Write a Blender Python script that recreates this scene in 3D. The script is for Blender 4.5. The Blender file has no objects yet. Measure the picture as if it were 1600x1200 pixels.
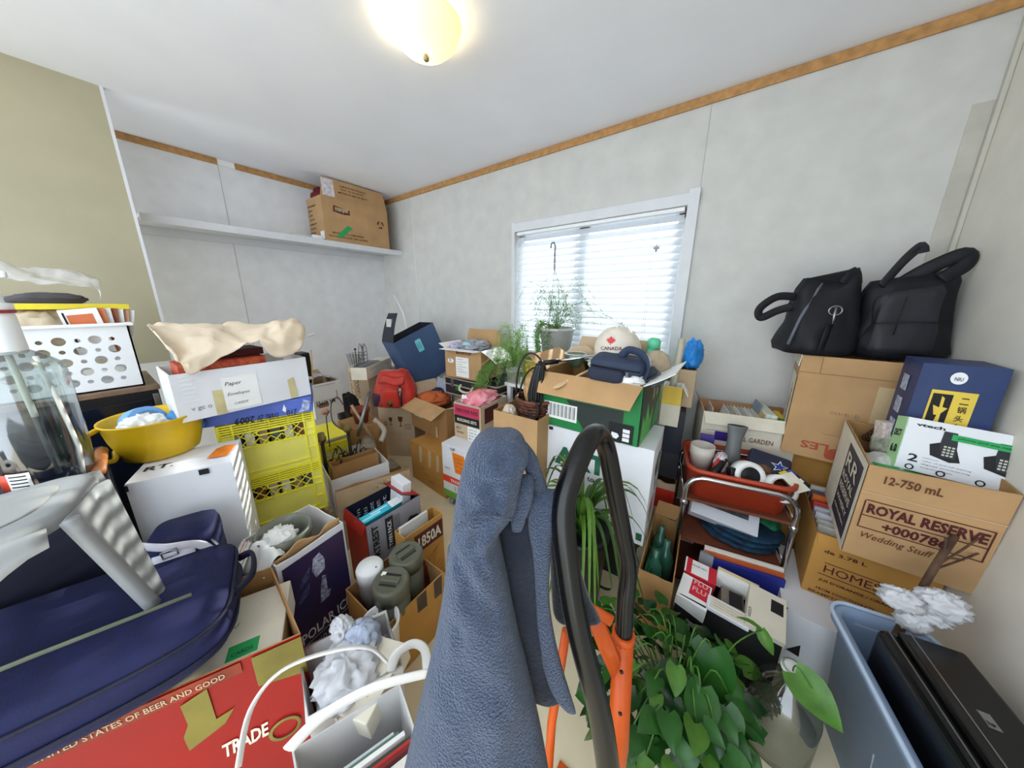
import bpy, bmesh, math, random
from mathutils import Vector as V, Matrix, Euler, noise
S = bpy.context.scene
COL = S.collection
R = random.Random(11)
PI = math.pi
rad = math.radians

# ---------------------------------------------------------------- camera, sky, sun, exposure
CZ = 1.35
PITCH, YAW = rad(13.675), rad(36.14)
FPX, PX, PY = 471.0, 788.0, 583.6
cd = bpy.data.cameras.new('camera')
cam = bpy.data.objects.new('camera', cd)
COL.objects.link(cam)
cam.location = (0, 0, CZ)
cam.rotation_euler = (PI / 2 - PITCH, 0, YAW)
cd.sensor_width = 36
cd.lens = FPX * 36 / 1600
cd.shift_x = (800 - PX) / 1600
cd.shift_y = (PY - 600) / 1600
cd.clip_start = 0.02
S.camera = cam

w = bpy.data.worlds.new('sky')
S.world = w
w.use_nodes = True
bg = w.node_tree.nodes['Background']
bg.inputs['Color'].default_value = (0.80, 0.90, 1.0, 1)
bg.inputs['Strength'].default_value = 2.2

sun = bpy.data.lights.new('sun', 'SUN')
sun.energy = 7.0
sun.angle = rad(0.6)
sun.color = (1.0, 0.95, 0.86)
so = bpy.data.objects.new('sun', sun)
COL.objects.link(so)
so.rotation_euler = V((-0.10, -2.1, -0.66)).to_track_quat('-Z', 'Y').to_euler()

S.view_settings.view_transform = 'Standard'
S.view_settings.look = 'None'
S.view_settings.gamma = 1.0
S.view_settings.use_curve_mapping = False
S.view_settings.exposure = 0.8
if hasattr(S, 'cycles'):
    S.cycles.max_bounces = 10
    S.cycles.diffuse_bounces = 6
    S.cycles.transparent_max_bounces = 16
    S.cycles.use_denoising = True

# ---------------------------------------------------------------- measuring: where a sight line meets a plane of the room
_fl = V((-math.sin(YAW), math.cos(YAW), 0))
_rt = V((math.cos(YAW), math.sin(YAW), 0))
_fw = _fl * math.cos(PITCH) - V((0, 0, math.sin(PITCH)))
_up = V((0, 0, math.cos(PITCH))) + _fl * math.sin(PITCH)


def at(px, py, z=None, x=None, y=None, d=None):
    r = _fw * FPX + _rt * (px - PX) - _up * (py - PY)
    if z is not None: k = (z - CZ) / r.z
    elif x is not None: k = x / r.x
    elif y is not None: k = y / r.y
    else: k = d / FPX
    return V((0, 0, CZ)) + r * k


# ---------------------------------------------------------------- materials
def lin(c):
    return tuple(((v / 255 + 0.055) / 1.055) ** 2.4 if v > 10 else v / 255 / 12.92 for v in c)


_mats = {}


def mat(name, rgb, rough=0.6, metal=0.0, var=0.08, scale=12, bump=0.0, bscale=60, trans=0.0, ior=1.45, emit=None, es=0, sheen=0, coat=0, alpha=None, transl=0, rgb2=None):
    if name in _mats: return _mats[name]
    m = bpy.data.materials.new(name)
    m.use_nodes = True
    nt = m.node_tree
    b = nt.nodes['Principled BSDF']
    out = nt.nodes['Material Output']
    c = lin(rgb)
    b.inputs['Base Color'].default_value = (*c, 1)
    b.inputs['Roughness'].default_value = rough
    b.inputs['Metallic'].default_value = metal
    b.inputs['IOR'].default_value = ior
    b.inputs['Transmission Weight'].default_value = trans
    if sheen:
        b.inputs['Sheen Weight'].default_value = sheen
    if coat: b.inputs['Coat Weight'].default_value = coat
    if emit:
        b.inputs['Emission Color'].default_value = (*lin(emit), 1)
        b.inputs['Emission Strength'].default_value = es
    tc = None
    if var or bump:
        tc = nt.nodes.new('ShaderNodeTexCoord')
    if var:
        n = nt.nodes.new('ShaderNodeTexNoise')
        n.inputs['Scale'].default_value = scale
        n.inputs['Detail'].default_value = 5
        nt.links.new(tc.outputs['Object'], n.inputs['Vector'])
        mr = nt.nodes.new('ShaderNodeMapRange')
        mr.inputs['From Min'].default_value = 0.3
        mr.inputs['From Max'].default_value = 0.7
        nt.links.new(n.outputs['Fac'], mr.inputs['Value'])
        mx = nt.nodes.new('ShaderNodeMix')
        mx.data_type = 'RGBA'
        c2 = lin(rgb2) if rgb2 else tuple(max(0, v * (1 - var * 2.2)) for v in c)
        c1 = c if rgb2 else tuple(min(1, v * (1 + var)) for v in c)
        mx.inputs['A'].default_value = (*c1, 1)
        mx.inputs['B'].default_value = (*c2, 1)
        nt.links.new(mr.outputs['Result'], mx.inputs['Factor'])
        nt.links.new(mx.outputs['Result'], b.inputs['Base Color'])
    if bump:
        n2 = nt.nodes.new('ShaderNodeTexNoise')
        n2.inputs['Scale'].default_value = bscale
        n2.inputs['Detail'].default_value = 3
        nt.links.new(tc.outputs['Object'], n2.inputs['Vector'])
        bp = nt.nodes.new('ShaderNodeBump')
        bp.inputs['Strength'].default_value = bump
        bp.inputs['Distance'].default_value = 0.01
        nt.links.new(n2.outputs['Fac'], bp.inputs['Height'])
        nt.links.new(bp.outputs['Normal'], b.inputs['Normal'])
    if transl:
        t = nt.nodes.new('ShaderNodeBsdfTranslucent')
        t.inputs['Color'].default_value = (*c, 1)
        ms = nt.nodes.new('ShaderNodeMixShader')
        ms.inputs['Fac'].default_value = transl
        nt.links.new(b.outputs[0], ms.inputs[1])
        nt.links.new(t.outputs[0], ms.inputs[2])
        nt.links.new(ms.outputs[0], out.inputs['Surface'])
    if alpha is not None:
        t = nt.nodes.new('ShaderNodeBsdfTransparent')
        ms = nt.nodes.new('ShaderNodeMixShader')
        ms.inputs['Fac'].default_value = alpha
        nt.links.new(t.outputs[0], ms.inputs[1])
        nt.links.new((b if not transl else ms).outputs[0], ms.inputs[2])
        nt.links.new(ms.outputs[0], out.inputs['Surface'])
    _mats[name] = m
    return m


def glassy(name, rgb, refl=0.12):
    # thin glass or clear film: mostly see-through, glossier at grazing angles
    if name in _mats: return _mats[name]
    m = bpy.data.materials.new(name)
    m.use_nodes = True
    nt = m.node_tree
    nt.nodes.remove(nt.nodes['Principled BSDF'])
    t = nt.nodes.new('ShaderNodeBsdfTransparent')
    t.inputs['Color'].default_value = (*lin(rgb), 1)
    g = nt.nodes.new('ShaderNodeBsdfGlossy')
    g.inputs['Roughness'].default_value = 0.08
    lw = nt.nodes.new('ShaderNodeLayerWeight')
    lw.inputs['Blend'].default_value = 0.35
    mr = nt.nodes.new('ShaderNodeMapRange')
    mr.inputs['To Min'].default_value = refl
    mr.inputs['To Max'].default_value = min(1, refl * 3.5)
    nt.links.new(lw.outputs['Facing'], mr.inputs['Value'])
    ms = nt.nodes.new('ShaderNodeMixShader')
    nt.links.new(mr.outputs['Result'], ms.inputs['Fac'])
    nt.links.new(t.outputs[0], ms.inputs[1])
    nt.links.new(g.outputs[0], ms.inputs[2])
    nt.links.new(ms.outputs[0], nt.nodes['Material Output'].inputs['Surface'])
    _mats[name] = m
    return m


KR = mat('kraft_card', (186, 148, 104), 0.85, var=0.07, scale=7, bump=0.05, bscale=30)
KRD = mat('kraft_card_tan', (170, 128, 80), 0.85, var=0.07, scale=6, bump=0.05, bscale=30)
KRP = mat('kraft_card_pale', (196, 172, 142), 0.85, var=0.06, scale=6, bump=0.05, bscale=30)
KRG = mat('kraft_card_golden', (186, 136, 66), 0.85, var=0.07, scale=6, bump=0.05, bscale=30)
KIN = mat('kraft_inside', (190, 152, 104), 0.9, var=0.06, scale=9)
WC = mat('white_card', (226, 227, 232), 0.7, var=0.03, scale=5)
WCI = mat('white_card_inside', (232, 230, 228), 0.75, var=0.03)
CREAM = mat('cream_card', (222, 214, 196), 0.75, var=0.04)
WHITE = mat('white_plastic', (236, 237, 238), 0.4, var=0.0)
PAPER = mat('white_paper', (238, 238, 236), 0.8, var=0.03)
PAPER2 = mat('grey_paper', (205, 204, 200), 0.8, var=0.05)
BLACK = mat('black_plastic', (16, 16, 18), 0.4, var=0.0)
BLKC = mat('black_card', (22, 22, 26), 0.6, var=0.05)
INK = mat('black_ink', (24, 22, 24), 0.7, var=0.0)
MARK = mat('marker_ink', (52, 54, 66), 0.7, var=0.0)
BRINK = mat('brown_ink', (92, 52, 30), 0.7, var=0.0)
DKRED = mat('maroon_ink', (78, 26, 28), 0.7, var=0.0)
WINK = mat('white_ink', (236, 236, 240), 0.6, var=0.0)
CHROME = mat('chrome', (205, 208, 212), 0.16, 1.0, var=0.0)
STEEL = mat('dull_steel', (150, 152, 156), 0.35, 1.0, var=0.0)
IRON = mat('dark_iron', (58, 46, 38), 0.5, 0.6, var=0.1)
YEL = mat('yellow_crate_plastic', (244, 234, 62), 0.45, var=0.04, scale=4)
YELD = mat('yellow_crate_panel', (234, 226, 108), 0.5, var=0.06, scale=4)
TAPE = mat('clear_tape', (205, 180, 140), 0.25, var=0.03)
GTAPE = mat('green_tape', (40, 160, 88), 0.5, var=0.05)
OTAPE = mat('orange_label', (238, 132, 36), 0.6, var=0.1, scale=25)
PBAG = mat('white_film', (232, 232, 236), 0.3, var=0.04, transl=0.35)
FILM = mat('clear_film', (220, 218, 214), 0.15, var=0.0, alpha=0.45)
GLASS = glassy('clear_glass', (226, 236, 232), 0.10)


# ---------------------------------------------------------------- mesh builder
def axes(n):
    n = V(n).normalized()
    a = n.cross(V((0, 0, 1)))
    if a.length < 1e-4: a = V((1, 0, 0))
    a.normalize()
    return a, n.cross(a).normalized(), n


class B:
    def __init__(s):
        s.v, s.f, s.m, s.sm = [], [], [], []

    def add(s, vs, fs, m=0, smooth=False, M=None):
        o = len(s.v)
        for p in vs:
            p = V(p)
            s.v.append(M @ p if M else p)
        for f in fs:
            s.f.append([i + o for i in f]); s.m.append(m); s.sm.append(smooth)
        return s

    def box(s, x0, x1, y0, y1, z0, z1, m=0, M=None):
        vs = [(x, y, z) for z in (z0, z1) for y in (y0, y1) for x in (x0, x1)]
        return s.add(vs, [(0, 2, 3, 1), (4, 5, 7, 6), (0, 1, 5, 4), (2, 6, 7, 3), (0, 4, 6, 2), (1, 3, 7, 5)], m, False, M)

    def rings(s, rings, m=0, smooth=True, cap0=True, cap1=True, M=None, closed=False):
        n = len(rings[0])
        vs = [p for r in rings for p in r]
        fs = []
        k = len(rings)
        for i in range(k if closed else k - 1):
            j = (i + 1) % k
            for a in range(n):
                b = (a + 1) % n
                fs.append((i * n + a, i * n + b, j * n + b, j * n + a))
        if not closed:
            if cap0: fs.append(tuple(range(n - 1, -1, -1)))
            if cap1: fs.append(tuple((k - 1) * n + a for a in range(n)))
        return s.add(vs, fs, m, smooth, M)

    def tube(s, pts, r, n=10, m=0, cap=True, closed=False, flat=None):
        pts = [V(p) for p in pts]
        rs = r if isinstance(r, (list, tuple)) else [r] * len(pts)
        rings = []
        ref = None
        for i, p in enumerate(pts):
            if closed: t = pts[(i + 1) % len(pts)] - pts[i - 1]
            else: t = pts[min(i + 1, len(pts) - 1)] - pts[max(i - 1, 0)]
            if t.length < 1e-7: t = V((0, 0, 1))
            t.normalize()
            if ref is None:
                a, b, _ = axes(t)
            else:
                a = ref - t * ref.dot(t)
                if a.length < 1e-5: a = axes(t)[0]
                a.normalize(); b = t.cross(a)
            ref = a
            fa, fb = flat if flat else (1, 1)
            rings.append([p + a * (rs[i] * fa * math.cos(2 * PI * k / n)) + b * (rs[i] * fb * math.sin(2 * PI * k / n)) for k in range(n)])
        return s.rings(rings, m, True, cap, cap, None, closed)

    def lathe(s, prof, n=24, c=(0, 0, 0), m=0, cap0=True, cap1=True, M=None, smooth=True):
        c = V(c)
        rings = [[c + V((r * math.cos(2 * PI * k / n), r * math.sin(2 * PI * k / n), z)) for k in range(n)] for r, z in prof]
        return s.rings(rings, m, smooth, cap0, cap1, M)

    def sph(s, c, rx, ry=None, rz=None, nu=14, nv=9, m=0, M=None):
        ry = ry or rx; rz = rz or rx
        c = V(c)
        rings = []
        for j in range(nv):
            th = PI * (j + 0.5) / nv - PI / 2
            rings.append([c + V((rx * math.cos(th) * math.cos(2 * PI * k / nu), ry * math.cos(th) * math.sin(2 * PI * k / nu), rz * math.sin(th))) for k in range(nu)])
        return s.rings(rings, m, True, True, True, M)

    def grid(s, nx, ny, fn, m=0, smooth=True, M=None):
        vs = [fn(i / nx, j / ny) for j in range(ny + 1) for i in range(nx + 1)]
        fs = [(j * (nx + 1) + i, j * (nx + 1) + i + 1, (j + 1) * (nx + 1) + i + 1, (j + 1) * (nx + 1) + i) for j in range(ny) for i in range(nx)]
        return s.add(vs, fs, m, smooth, M)

    def poly(s, pts, h, m=0, M=None):
        # pts in the local xy plane, extruded h along z
        n = len(pts)
        vs = [(x, y, 0) for x, y in pts] + [(x, y, h) for x, y in pts]
        fs = [tuple(range(n - 1, -1, -1)), tuple(range(n, 2 * n))] + [(i, (i + 1) % n, n + (i + 1) % n, n + i) for i in range(n)]
        return s.add(vs, fs, m, False, M)

    def build(s, name, mats, parent=None, label=None, bevel=0, solid=0, sub=0, kind=None, seg=2, smooth_all=False):
        me = bpy.data.meshes.new(name)
        me.from_pydata([tuple(p) for p in s.v], [], s.f)
        mats = mats if isinstance(mats, (list, tuple)) else [mats]
        for m in mats: me.materials.append(m)
        me.polygons.foreach_set('material_index', s.m)
        me.polygons.foreach_set('use_smooth', [True] * len(s.f) if smooth_all else s.sm)
        me.validate()
        me.update()
        o = bpy.data.objects.new(name, me)
        COL.objects.link(o)
        if parent is not None: o.parent = parent
        if label: o['label'] = label
        if kind: o['kind'] = kind
        if solid:
            md = o.modifiers.new('t', 'SOLIDIFY'); md.thickness = solid; md.offset = 0
        if sub:
            md = o.modifiers.new('s', 'SUBSURF'); md.levels = sub; md.render_levels = sub
        if bevel:
            md = o.modifiers.new('b', 'BEVEL'); md.width = bevel; md.segments = seg; md.limit_method = 'ANGLE'
        return o


def tag(o, label, cat, group=None):
    o['label'] = label; o['category'] = cat
    if group: o['group'] = group
    return o


def thing(name, label, cat, loc=(0, 0, 0), rz=0, group=None, rot=None):
    o = bpy.data.objects.new(name, None)
    o.empty_display_size = 0.05
    COL.objects.link(o)
    o.location = loc
    o.rotation_euler = rot if rot else (0, 0, rz)
    return tag(o, label, cat, group)


def struct(name, bb, mats, **k):
    o = bb.build(name, mats, **k)
    o['kind'] = 'structure'
    return o


def text(parent, s, p, u, v, mt, size=None, width=None, height=None, bold=0.012, shear=0, name='lettering', align='LEFT', lift=0.0008):
    cu = bpy.data.curves.new('t', 'FONT')
    cu.body = s; cu.size = 1; cu.offset = bold; cu.shear = shear; cu.align_x = 'LEFT'; cu.resolution_u = 2
    to = bpy.data.objects.new('t', cu)
    me = bpy.data.meshes.new_from_object(to)
    bpy.data.objects.remove(to)
    if not len(me.vertices): return None
    xs = [q.co.x for q in me.vertices]; ys = [q.co.y for q in me.vertices]
    x0, x1, y0, y1 = min(xs), max(xs), min(ys), max(ys)
    if width: kx = width / (x1 - x0)
    else: kx = (height / (y1 - y0)) if height else size
    ky = height / (y1 - y0) if height else kx
    u = V(u).normalized(); v = V(v).normalized(); n = u.cross(v)
    p = V(p) + n * lift
    for q in me.vertices:
        q.co = p + u * ((q.co.x - x0) * kx) + v * ((q.co.y - y0) * ky)
    me.name = name
    me.materials.clear(); me.materials.append(mt)
    o = bpy.data.objects.new(name, me)
    COL.objects.link(o)
    o.parent = parent
    return o


def patch(parent, name, p, u, v, w_, h_, mt, t=0.0006, label=None, pts=None):
    u = V(u).normalized(); v = V(v).normalized(); n = u.cross(v)
    M = Matrix((u, v, n)).transposed().to_4x4(); M.translation = V(p)
    b = B()
    if pts: b.poly([(a * w_, c * h_) for a, c in pts], t, 0, M)
    else: b.box(0, w_, 0, h_, 0, t, 0, M)
    return b.build(name, mt, parent, label)


# ---------------------------------------------------------------- cardboard boxes
class Bx:
    def w(s, x, y, z): return s.M @ V((x, y, z))

    def face(s, f):
        W, D, H = s.W, s.D, s.H
        return {'f': (V((0, 0, 0)), V((1, 0, 0)), V((0, 0, 1)), W, H), 'b': (V((W, D, 0)), V((-1, 0, 0)), V((0, 0, 1)), W, H),
                'r': (V((W, 0, 0)), V((0, 1, 0)), V((0, 0, 1)), D, H), 'l': (V((0, D, 0)), V((0, -1, 0)), V((0, 0, 1)), D, H),
                't': (V((0, 0, H)), V((1, 0, 0)), V((0, 1, 0)), W, D)}[f]

    def txt(s, f, t, u0, v0, u1, mt, hf=None, flip=False, up=False, **k):
        o, u, v, Wd, Ht = s.face(f)
        n = u.cross(v)
        p = o + u * (u0 * Wd) + v * (v0 * Ht) + n * s.lift
        width = abs(u1 - u0) * Wd
        if up:  # reads upwards along v; u0..u1 then are fractions of the height
            p = o + u * (v0 * Wd) + v * (u0 * Ht) + n * s.lift
            return text(s.body, t, p, v, -u, mt, width=abs(u1 - u0) * Ht, height=hf * Wd if hf else None, **k)
        if flip:
            p = o + u * (u1 * Wd) + v * (v0 * Ht) + n * s.lift
            return text(s.body, t, p, -u, -v, mt, width=width, height=hf * Ht if hf else None, **k)
        return text(s.body, t, p, u, v, mt, width=width, height=hf * Ht if hf else None, **k)

    def pat(s, f, name, u0, v0, u1, v1, mt, t=0.0006, label=None, pts=None, ex=0):
        o, u, v, Wd, Ht = s.face(f)
        n = u.cross(v)
        return patch(s.body, name, o + u * (u0 * Wd) + v * (v0 * Ht) + n * (s.lift - 0.0006 + ex), u, v, (u1 - u0) * Wd, (v1 - v0) * Ht, mt, t, label, pts)

    def line(s, f, u0, v0, u1, v1, mt, th=0.002, ex=0):
        o, u, v, Wd, Ht = s.face(f)
        n = u.cross(v)
        a = o + u * (u0 * Wd) + v * (v0 * Ht); b = o + u * (u1 * Wd) + v * (v1 * Ht)
        d = b - a
        return patch(s.body, 'printed_line', a + n * (s.lift + 0.0001 + ex), d, n.cross(d), d.length, th, mt, 0.0004)


def carton(name, label, a=None, b=None, z=None, h=None, d=0.3, zb=None, bl=None, br=None, mt=None, inner=None, closed=False, flaps={}, cat='box', th=0.004, group=None, bulge=0.003, sh=0, seam=True, base=None, rot=None, flapmat=None, seed=0, jag=0.0):
    mt = mt or KR; inner = inner or KIN
    bx = Bx()
    if base is not None:
        P, W, rz = V(base[0]), base[1], base[2]
        zb = P.z
    else:
        if a is not None:
            A = at(*a, z=z) if len(a) == 2 else V(a); C = at(*b, z=z) if len(b) == 2 else V(b)
            zb = z - h if zb is None else zb
            h = z - zb
        else:
            A = at(*bl, z=zb); C = at(*br, z=zb)
        dd = C - A
        W = math.hypot(dd.x, dd.y); rz = math.atan2(dd.y, dd.x); P = V((A.x, A.y, zb))
    o = thing(name, label, cat, P, rz, group, rot)
    bx.o = o; bx.W, bx.D, bx.H = W, d, h; bx.rz = rz
    bx.M = Matrix.Translation(P) @ (Euler(rot).to_matrix().to_4x4() if rot else Matrix.Rotation(rz, 4, 'Z'))
    bx.lift = bulge + 0.0008
    n, k = 4, 4
    rr = random.Random(seed or len(bpy.data.objects))

    def loop(off, zz, lv, top=False):
        out = []
        cs = [(0, 0, 1, 0), (W, 0, 0, 1), (W, d, -1, 0), (0, d, 0, -1)]
        ln = [W, d, W, d]
        for si, (cx, cy, ux, uy) in enumerate(cs):
            for i in range(n):
                t = i / n
                x = cx + ux * ln[si] * t; y = cy + uy * ln[si] * t
                bb = bulge * math.sin(PI * t) * math.sin(PI * lv)
                x += uy * bb; y += -ux * bb
                # inset towards the middle
                x = min(max(x, off), W - off) if off else x
                y = min(max(y, off), d - off) if off else y
                zj = (rr.uniform(-jag, jag) if (jag and top) else 0)
                out.append(V((x + sh * y, y, zz + zj)))
        return out
    g = B()
    if closed:
        g.rings([loop(0, h * i / k, i / k) for i in range(k + 1)], 0, False)
        body = g.build('body', [mt, inner], o)
        if seam:
            sb = B(); sb.box(0.004, W - 0.004, d / 2 - 0.001, d / 2 + 0.001, h - 0.0005, h + 0.0006)
            sb.build('flap_seam', INK, o)
            for q, (y0, y1) in enumerate(((0.001, d / 2 - 0.0015), (d / 2 + 0.0015, d - 0.001))):
                f2 = B(); f2.box(0.001, W - 0.001, y0, y1, h, h + 0.003); f2.build('flap', mt, o)
    else:
        outer = [loop(0, h * i / k, i / k) for i in range(k)] + [loop(0, h, 1, True)]
        rims = [V((min(max(p.x - sh * p.y, th), W - th) + sh * p.y, min(max(p.y, th), d - th), p.z)) for p in outer[-1]]
        inn = [rims] + [loop(th, th + (h - th) * i / k, 0) for i in range(k - 1, -1, -1)]
        g.rings(outer, 0, False, True, False)
        g.rings([outer[-1], inn[0]], 1, False, False, False)
        g.rings(inn, 1, False, False, True)
        body = g.build('body', [mt, inner], o)
    bx.body = body
    for key, fl in flaps.items():
        ang, ln = fl[0], fl[1]
        cut = fl[2] if len(fl) > 2 else 0.02
        bend = fl[3] if len(fl) > 3 else 0.15
        fm = fl[4] if len(fl) > 4 else (flapmat or [mt, inner])
        hx = {'f': (V((0, 0, h)), V((1, 0, 0)), V((0, -1, 0)), W), 'b': (V((W, d, h)), V((-1, 0, 0)), V((0, 1, 0)), W),
              'r': (V((W, 0, h)), V((0, 1, 0)), V((1, 0, 0)), d), 'l': (V((0, d, h)), V((0, -1, 0)), V((-1, 0, 0)), d)}[key]
        hp, hu, hn, L = hx
        if sh: hp = hp + V((sh * hp.y, 0, 0))
        q = B()
        ns = 5
        pos = hp.copy(); an = rad(ang)
        rows = [(pos.copy(), an, 0)]
        for i in range(1, ns + 1):
            an2 = an + bend * i / ns
            pos = pos + (hn * math.sin(an2) + V((0, 0, 1)) * math.cos(an2)) * (ln / ns)
            rows.append((pos.copy(), an2, i / ns))
        vs, fs = [], []
        for p, an2, t in rows:
            nn = hn * math.cos(an2) - V((0, 0, 1)) * math.sin(an2)
            c = cut * t
            for e in (c, L / 2, L - c):
                vs.append(p + hu * e); vs.append(p + hu * e - nn * th * 0.8)
        for i in range(ns):
            for e in range(2):
                a0 = i * 6 + e * 2; a1 = a0 + 2; b0 = a0 + 6; b1 = a1 + 6
                fs.append((a0, a1, b1, b0)); fs.append((a0 + 1, b0 + 1, b1 + 1, a1 + 1))
            fs.append((i * 6, i * 6 + 6, i * 6 + 7, i * 6 + 1)); fs.append((i * 6 + 4, i * 6 + 5, i * 6 + 11, i * 6 + 10))
        fs.append((0, 1, 3, 2)); fs.append((2, 3, 5, 4))
        e0 = ns * 6
        fs.append((e0, e0 + 2, e0 + 3, e0 + 1)); fs.append((e0 + 2, e0 + 4, e0 + 5, e0 + 3))
        ms = []
        for i in range(ns):
            for e in range(2): ms += [0, 1]
            ms += [1, 1]
        ms += [1] * 4
        q.add(vs, fs)
        q.m = ms
        q.build('flap', fm, o)
    return bx


def support(label, x0, x1, y0, y1, z0, z1, mt=None):
    return carton('cardboard_box', label, base=((x0, y0, z0), x1 - x0, 0), h=z1 - z0, d=y1 - y0, mt=mt or KRD, closed=True, bulge=0.002)


# ---------------------------------------------------------------- small makers
def slab(name, label, cat, c, size, rot=(0, 0, 0), mt=None, bevel=0.002, group=None, bands=(), mt2=None):
    # a small flat pack, book or box lying at c (centre of its underside), with printed bands or a page block
    o = thing(name, label, cat, c, 0, group, rot)
    w_, d_, h_ = size
    b = B(); b.box(-w_ / 2, w_ / 2, -d_ / 2, d_ / 2, 0, h_)
    b.build('body', mt or PAPER, o, bevel=bevel)
    for (u0, v0, u1, v1, m2) in bands:
        q = B(); q.box(-w_ / 2 + u0 * w_, -w_ / 2 + u1 * w_, -d_ / 2 + v0 * d_, -d_ / 2 + v1 * d_, h_, h_ + 0.0008)
        q.build('printed_panel', m2, o)
    return o


def book(name, label, c, size, rot=(0, 0, 0), mt=None, group=None, cat='book'):
    o = thing(name, label, cat, c, 0, group, rot)
    w_, d_, h_ = size  # lying flat, spine along -x
    b = B()
    b.box(-w_ / 2, w_ / 2, -d_ / 2, d_ / 2, 0, 0.002).box(-w_ / 2, w_ / 2, -d_ / 2, d_ / 2, h_ - 0.002, h_).box(-w_ / 2, -w_ / 2 + 0.002, -d_ / 2, d_ / 2, 0, h_)
    b.build('cover', mt, o)
    p = B(); p.box(-w_ / 2 + 0.002, w_ / 2 - 0.004, -d_ / 2 + 0.003, d_ / 2 - 0.003, 0.002, h_ - 0.002)
    p.build('pages', PAPER, o)
    return o


def crumple(name, label, cat, c, size, mt, amp=0.25, freq=2.2, seed=0, nu=40, nv=22, group=None, flat=True, parent=None, rz=0):
    b = B()
    rx, ry, rz_ = size[0] / 2, size[1] / 2, size[2] / 2
    off = V((seed * 7.3, seed * 3.1, seed * 1.7))
    rings = []
    for j in range(nv):
        th = PI * (j + 0.5) / nv - PI / 2
        ring = []
        for k in range(nu):
            ph = 2 * PI * k / nu
            p = V((math.cos(th) * math.cos(ph), math.cos(th) * math.sin(ph), math.sin(th)))
            q = 1 + amp * (1 - 2.4 * abs(noise.noise(p * freq + off))) + amp * 0.9 * (0.35 - abs(noise.noise(p * freq * 2.3 + off))) + amp * 0.35 * noise.noise(p * freq * 5 + off)
            z = p.z * q
            if flat: z = max(z, -0.8)
            x, y = p.x * q * rx, p.y * q * ry
            ring.append(V((x * math.cos(rz) - y * math.sin(rz), x * math.sin(rz) + y * math.cos(rz), z * rz_)))
        rings.append(ring)
    b.rings(rings)
    o = b.build(name, mt, parent)
    o.location = c
    if parent is None: tag(o, label, cat, group)
    return o


def cr(p0, p1, p2, p3, t):
    return 0.5 * ((2 * p1) + (p2 - p0) * t + (2 * p0 - 5 * p1 + 4 * p2 - p3) * t * t + (3 * p1 - p0 - 3 * p2 + p3) * t ** 3)


def spline(pts, k=8, closed=False):
    pts = [V(p) for p in pts]
    n = len(pts); out = []
    rng = n if closed else n - 1
    for i in range(rng):
        g = (lambda j: pts[j % n]) if closed else (lambda j: pts[min(max(j, 0), n - 1)])
        for j in range(k): out.append(cr(g(i - 1), g(i), g(i + 1), g(i + 2), j / k))
    if not closed: out.append(pts[-1])
    return out


def ruled(name, rows, mt, k=5, kr=5, nz=0.0, nf=18, parent=None, solid=0.0015, seed=0):
    # a sheet through rows of points
    rows = [spline(r, k) for r in rows]
    cols = [spline([r[i] for r in rows], kr) for i in range(len(rows[0]))]
    nx, ny = len(cols) - 1, len(cols[0]) - 1
    b = B()

    def fn(u, v):
        p = cols[round(u * nx)][round(v * ny)]
        if nz:
            q = p * nf + V((seed, 0, 0))
            rdg = 0.5 - 1.6 * abs(noise.noise(q * 1.9 + V((3, 1, 0))))
            p = p + V((noise.noise(q) + 0.5 * rdg, noise.noise(q + V((9, 0, 0))) + 0.3 * rdg, noise.noise(q + V((0, 7, 0))) + 0.9 * rdg)) * nz
        return p
    b.grid(nx, ny, fn)
    return b.build(name, mt, parent, solid=solid)


def loft(rows, n=28, fold=0.0, ff=5, seed=0, b=None, m=0, sq=2.0):
    # rows: (left px, right px, row px, depth along the view, thickness); sections lie level in the room
    b = b or B()
    rings = []
    for i, (xl, xr, y, dp, t) in enumerate(rows):
        A = at(xl, y, d=dp); C = at(xr, y, d=dp)
        c = (A + C) / 2; hw = (C - A) / 2
        th = V((-hw.y, hw.x, 0)).normalized() * t
        ring = []
        for k in range(n):
            ph = 2 * PI * k / n
            cx, sx = math.cos(ph), math.sin(ph)
            e = 2 / sq
            ux = math.copysign(abs(cx) ** e, cx); uy = math.copysign(abs(sx) ** e, sx)
            f = 1 + fold * noise.noise(V((cx * ff * 0.5, sx * ff * 0.5, i * 0.25 + seed)))
            ring.append(c + hw * ux + th * uy * f)
        rings.append(ring)
    b.rings(rings, m)
    return b


def smoothrows(rows, k=4):
    vs = [V(r[:3]) for r in rows]; ws = [V((r[3], r[4], 0)) for r in rows]
    a, c = spline(vs, k), spline(ws, k)
    return [(*p, q.x, q.y) for p, q in zip(a, c)]

# ================================================================ THE ROOM
WX0, WX1, WY, CEIL = -3.234, 0.692, 2.107, 2.372
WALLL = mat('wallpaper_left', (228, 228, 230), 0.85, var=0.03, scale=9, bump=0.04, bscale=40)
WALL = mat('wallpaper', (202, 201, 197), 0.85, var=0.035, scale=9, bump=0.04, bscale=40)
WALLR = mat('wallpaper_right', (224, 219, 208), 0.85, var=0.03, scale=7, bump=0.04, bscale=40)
CEILM = mat('ceiling_paint', (240, 241, 247), 0.9, var=0.015, scale=3)
FLOOR = mat('floor_vinyl', (228, 214, 182), 0.5, var=0.05, scale=5)
OAK = mat('oak_trim', (186, 138, 84), 0.5, var=0.14, scale=30)
CASE = mat('window_casing', (214, 215, 219), 0.5, var=0.02)
BEIGE = mat('beige_panel', (172, 164, 138), 0.8, var=0.03, scale=4)
struct('floor', B().box(-3.4, 0.8, -3.0, 2.3, -0.05, 0), FLOOR)
struct('ceiling', B().box(-3.4, 0.8, -0.75, 2.3, CEIL, CEIL + 0.05), CEILM)
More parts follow.
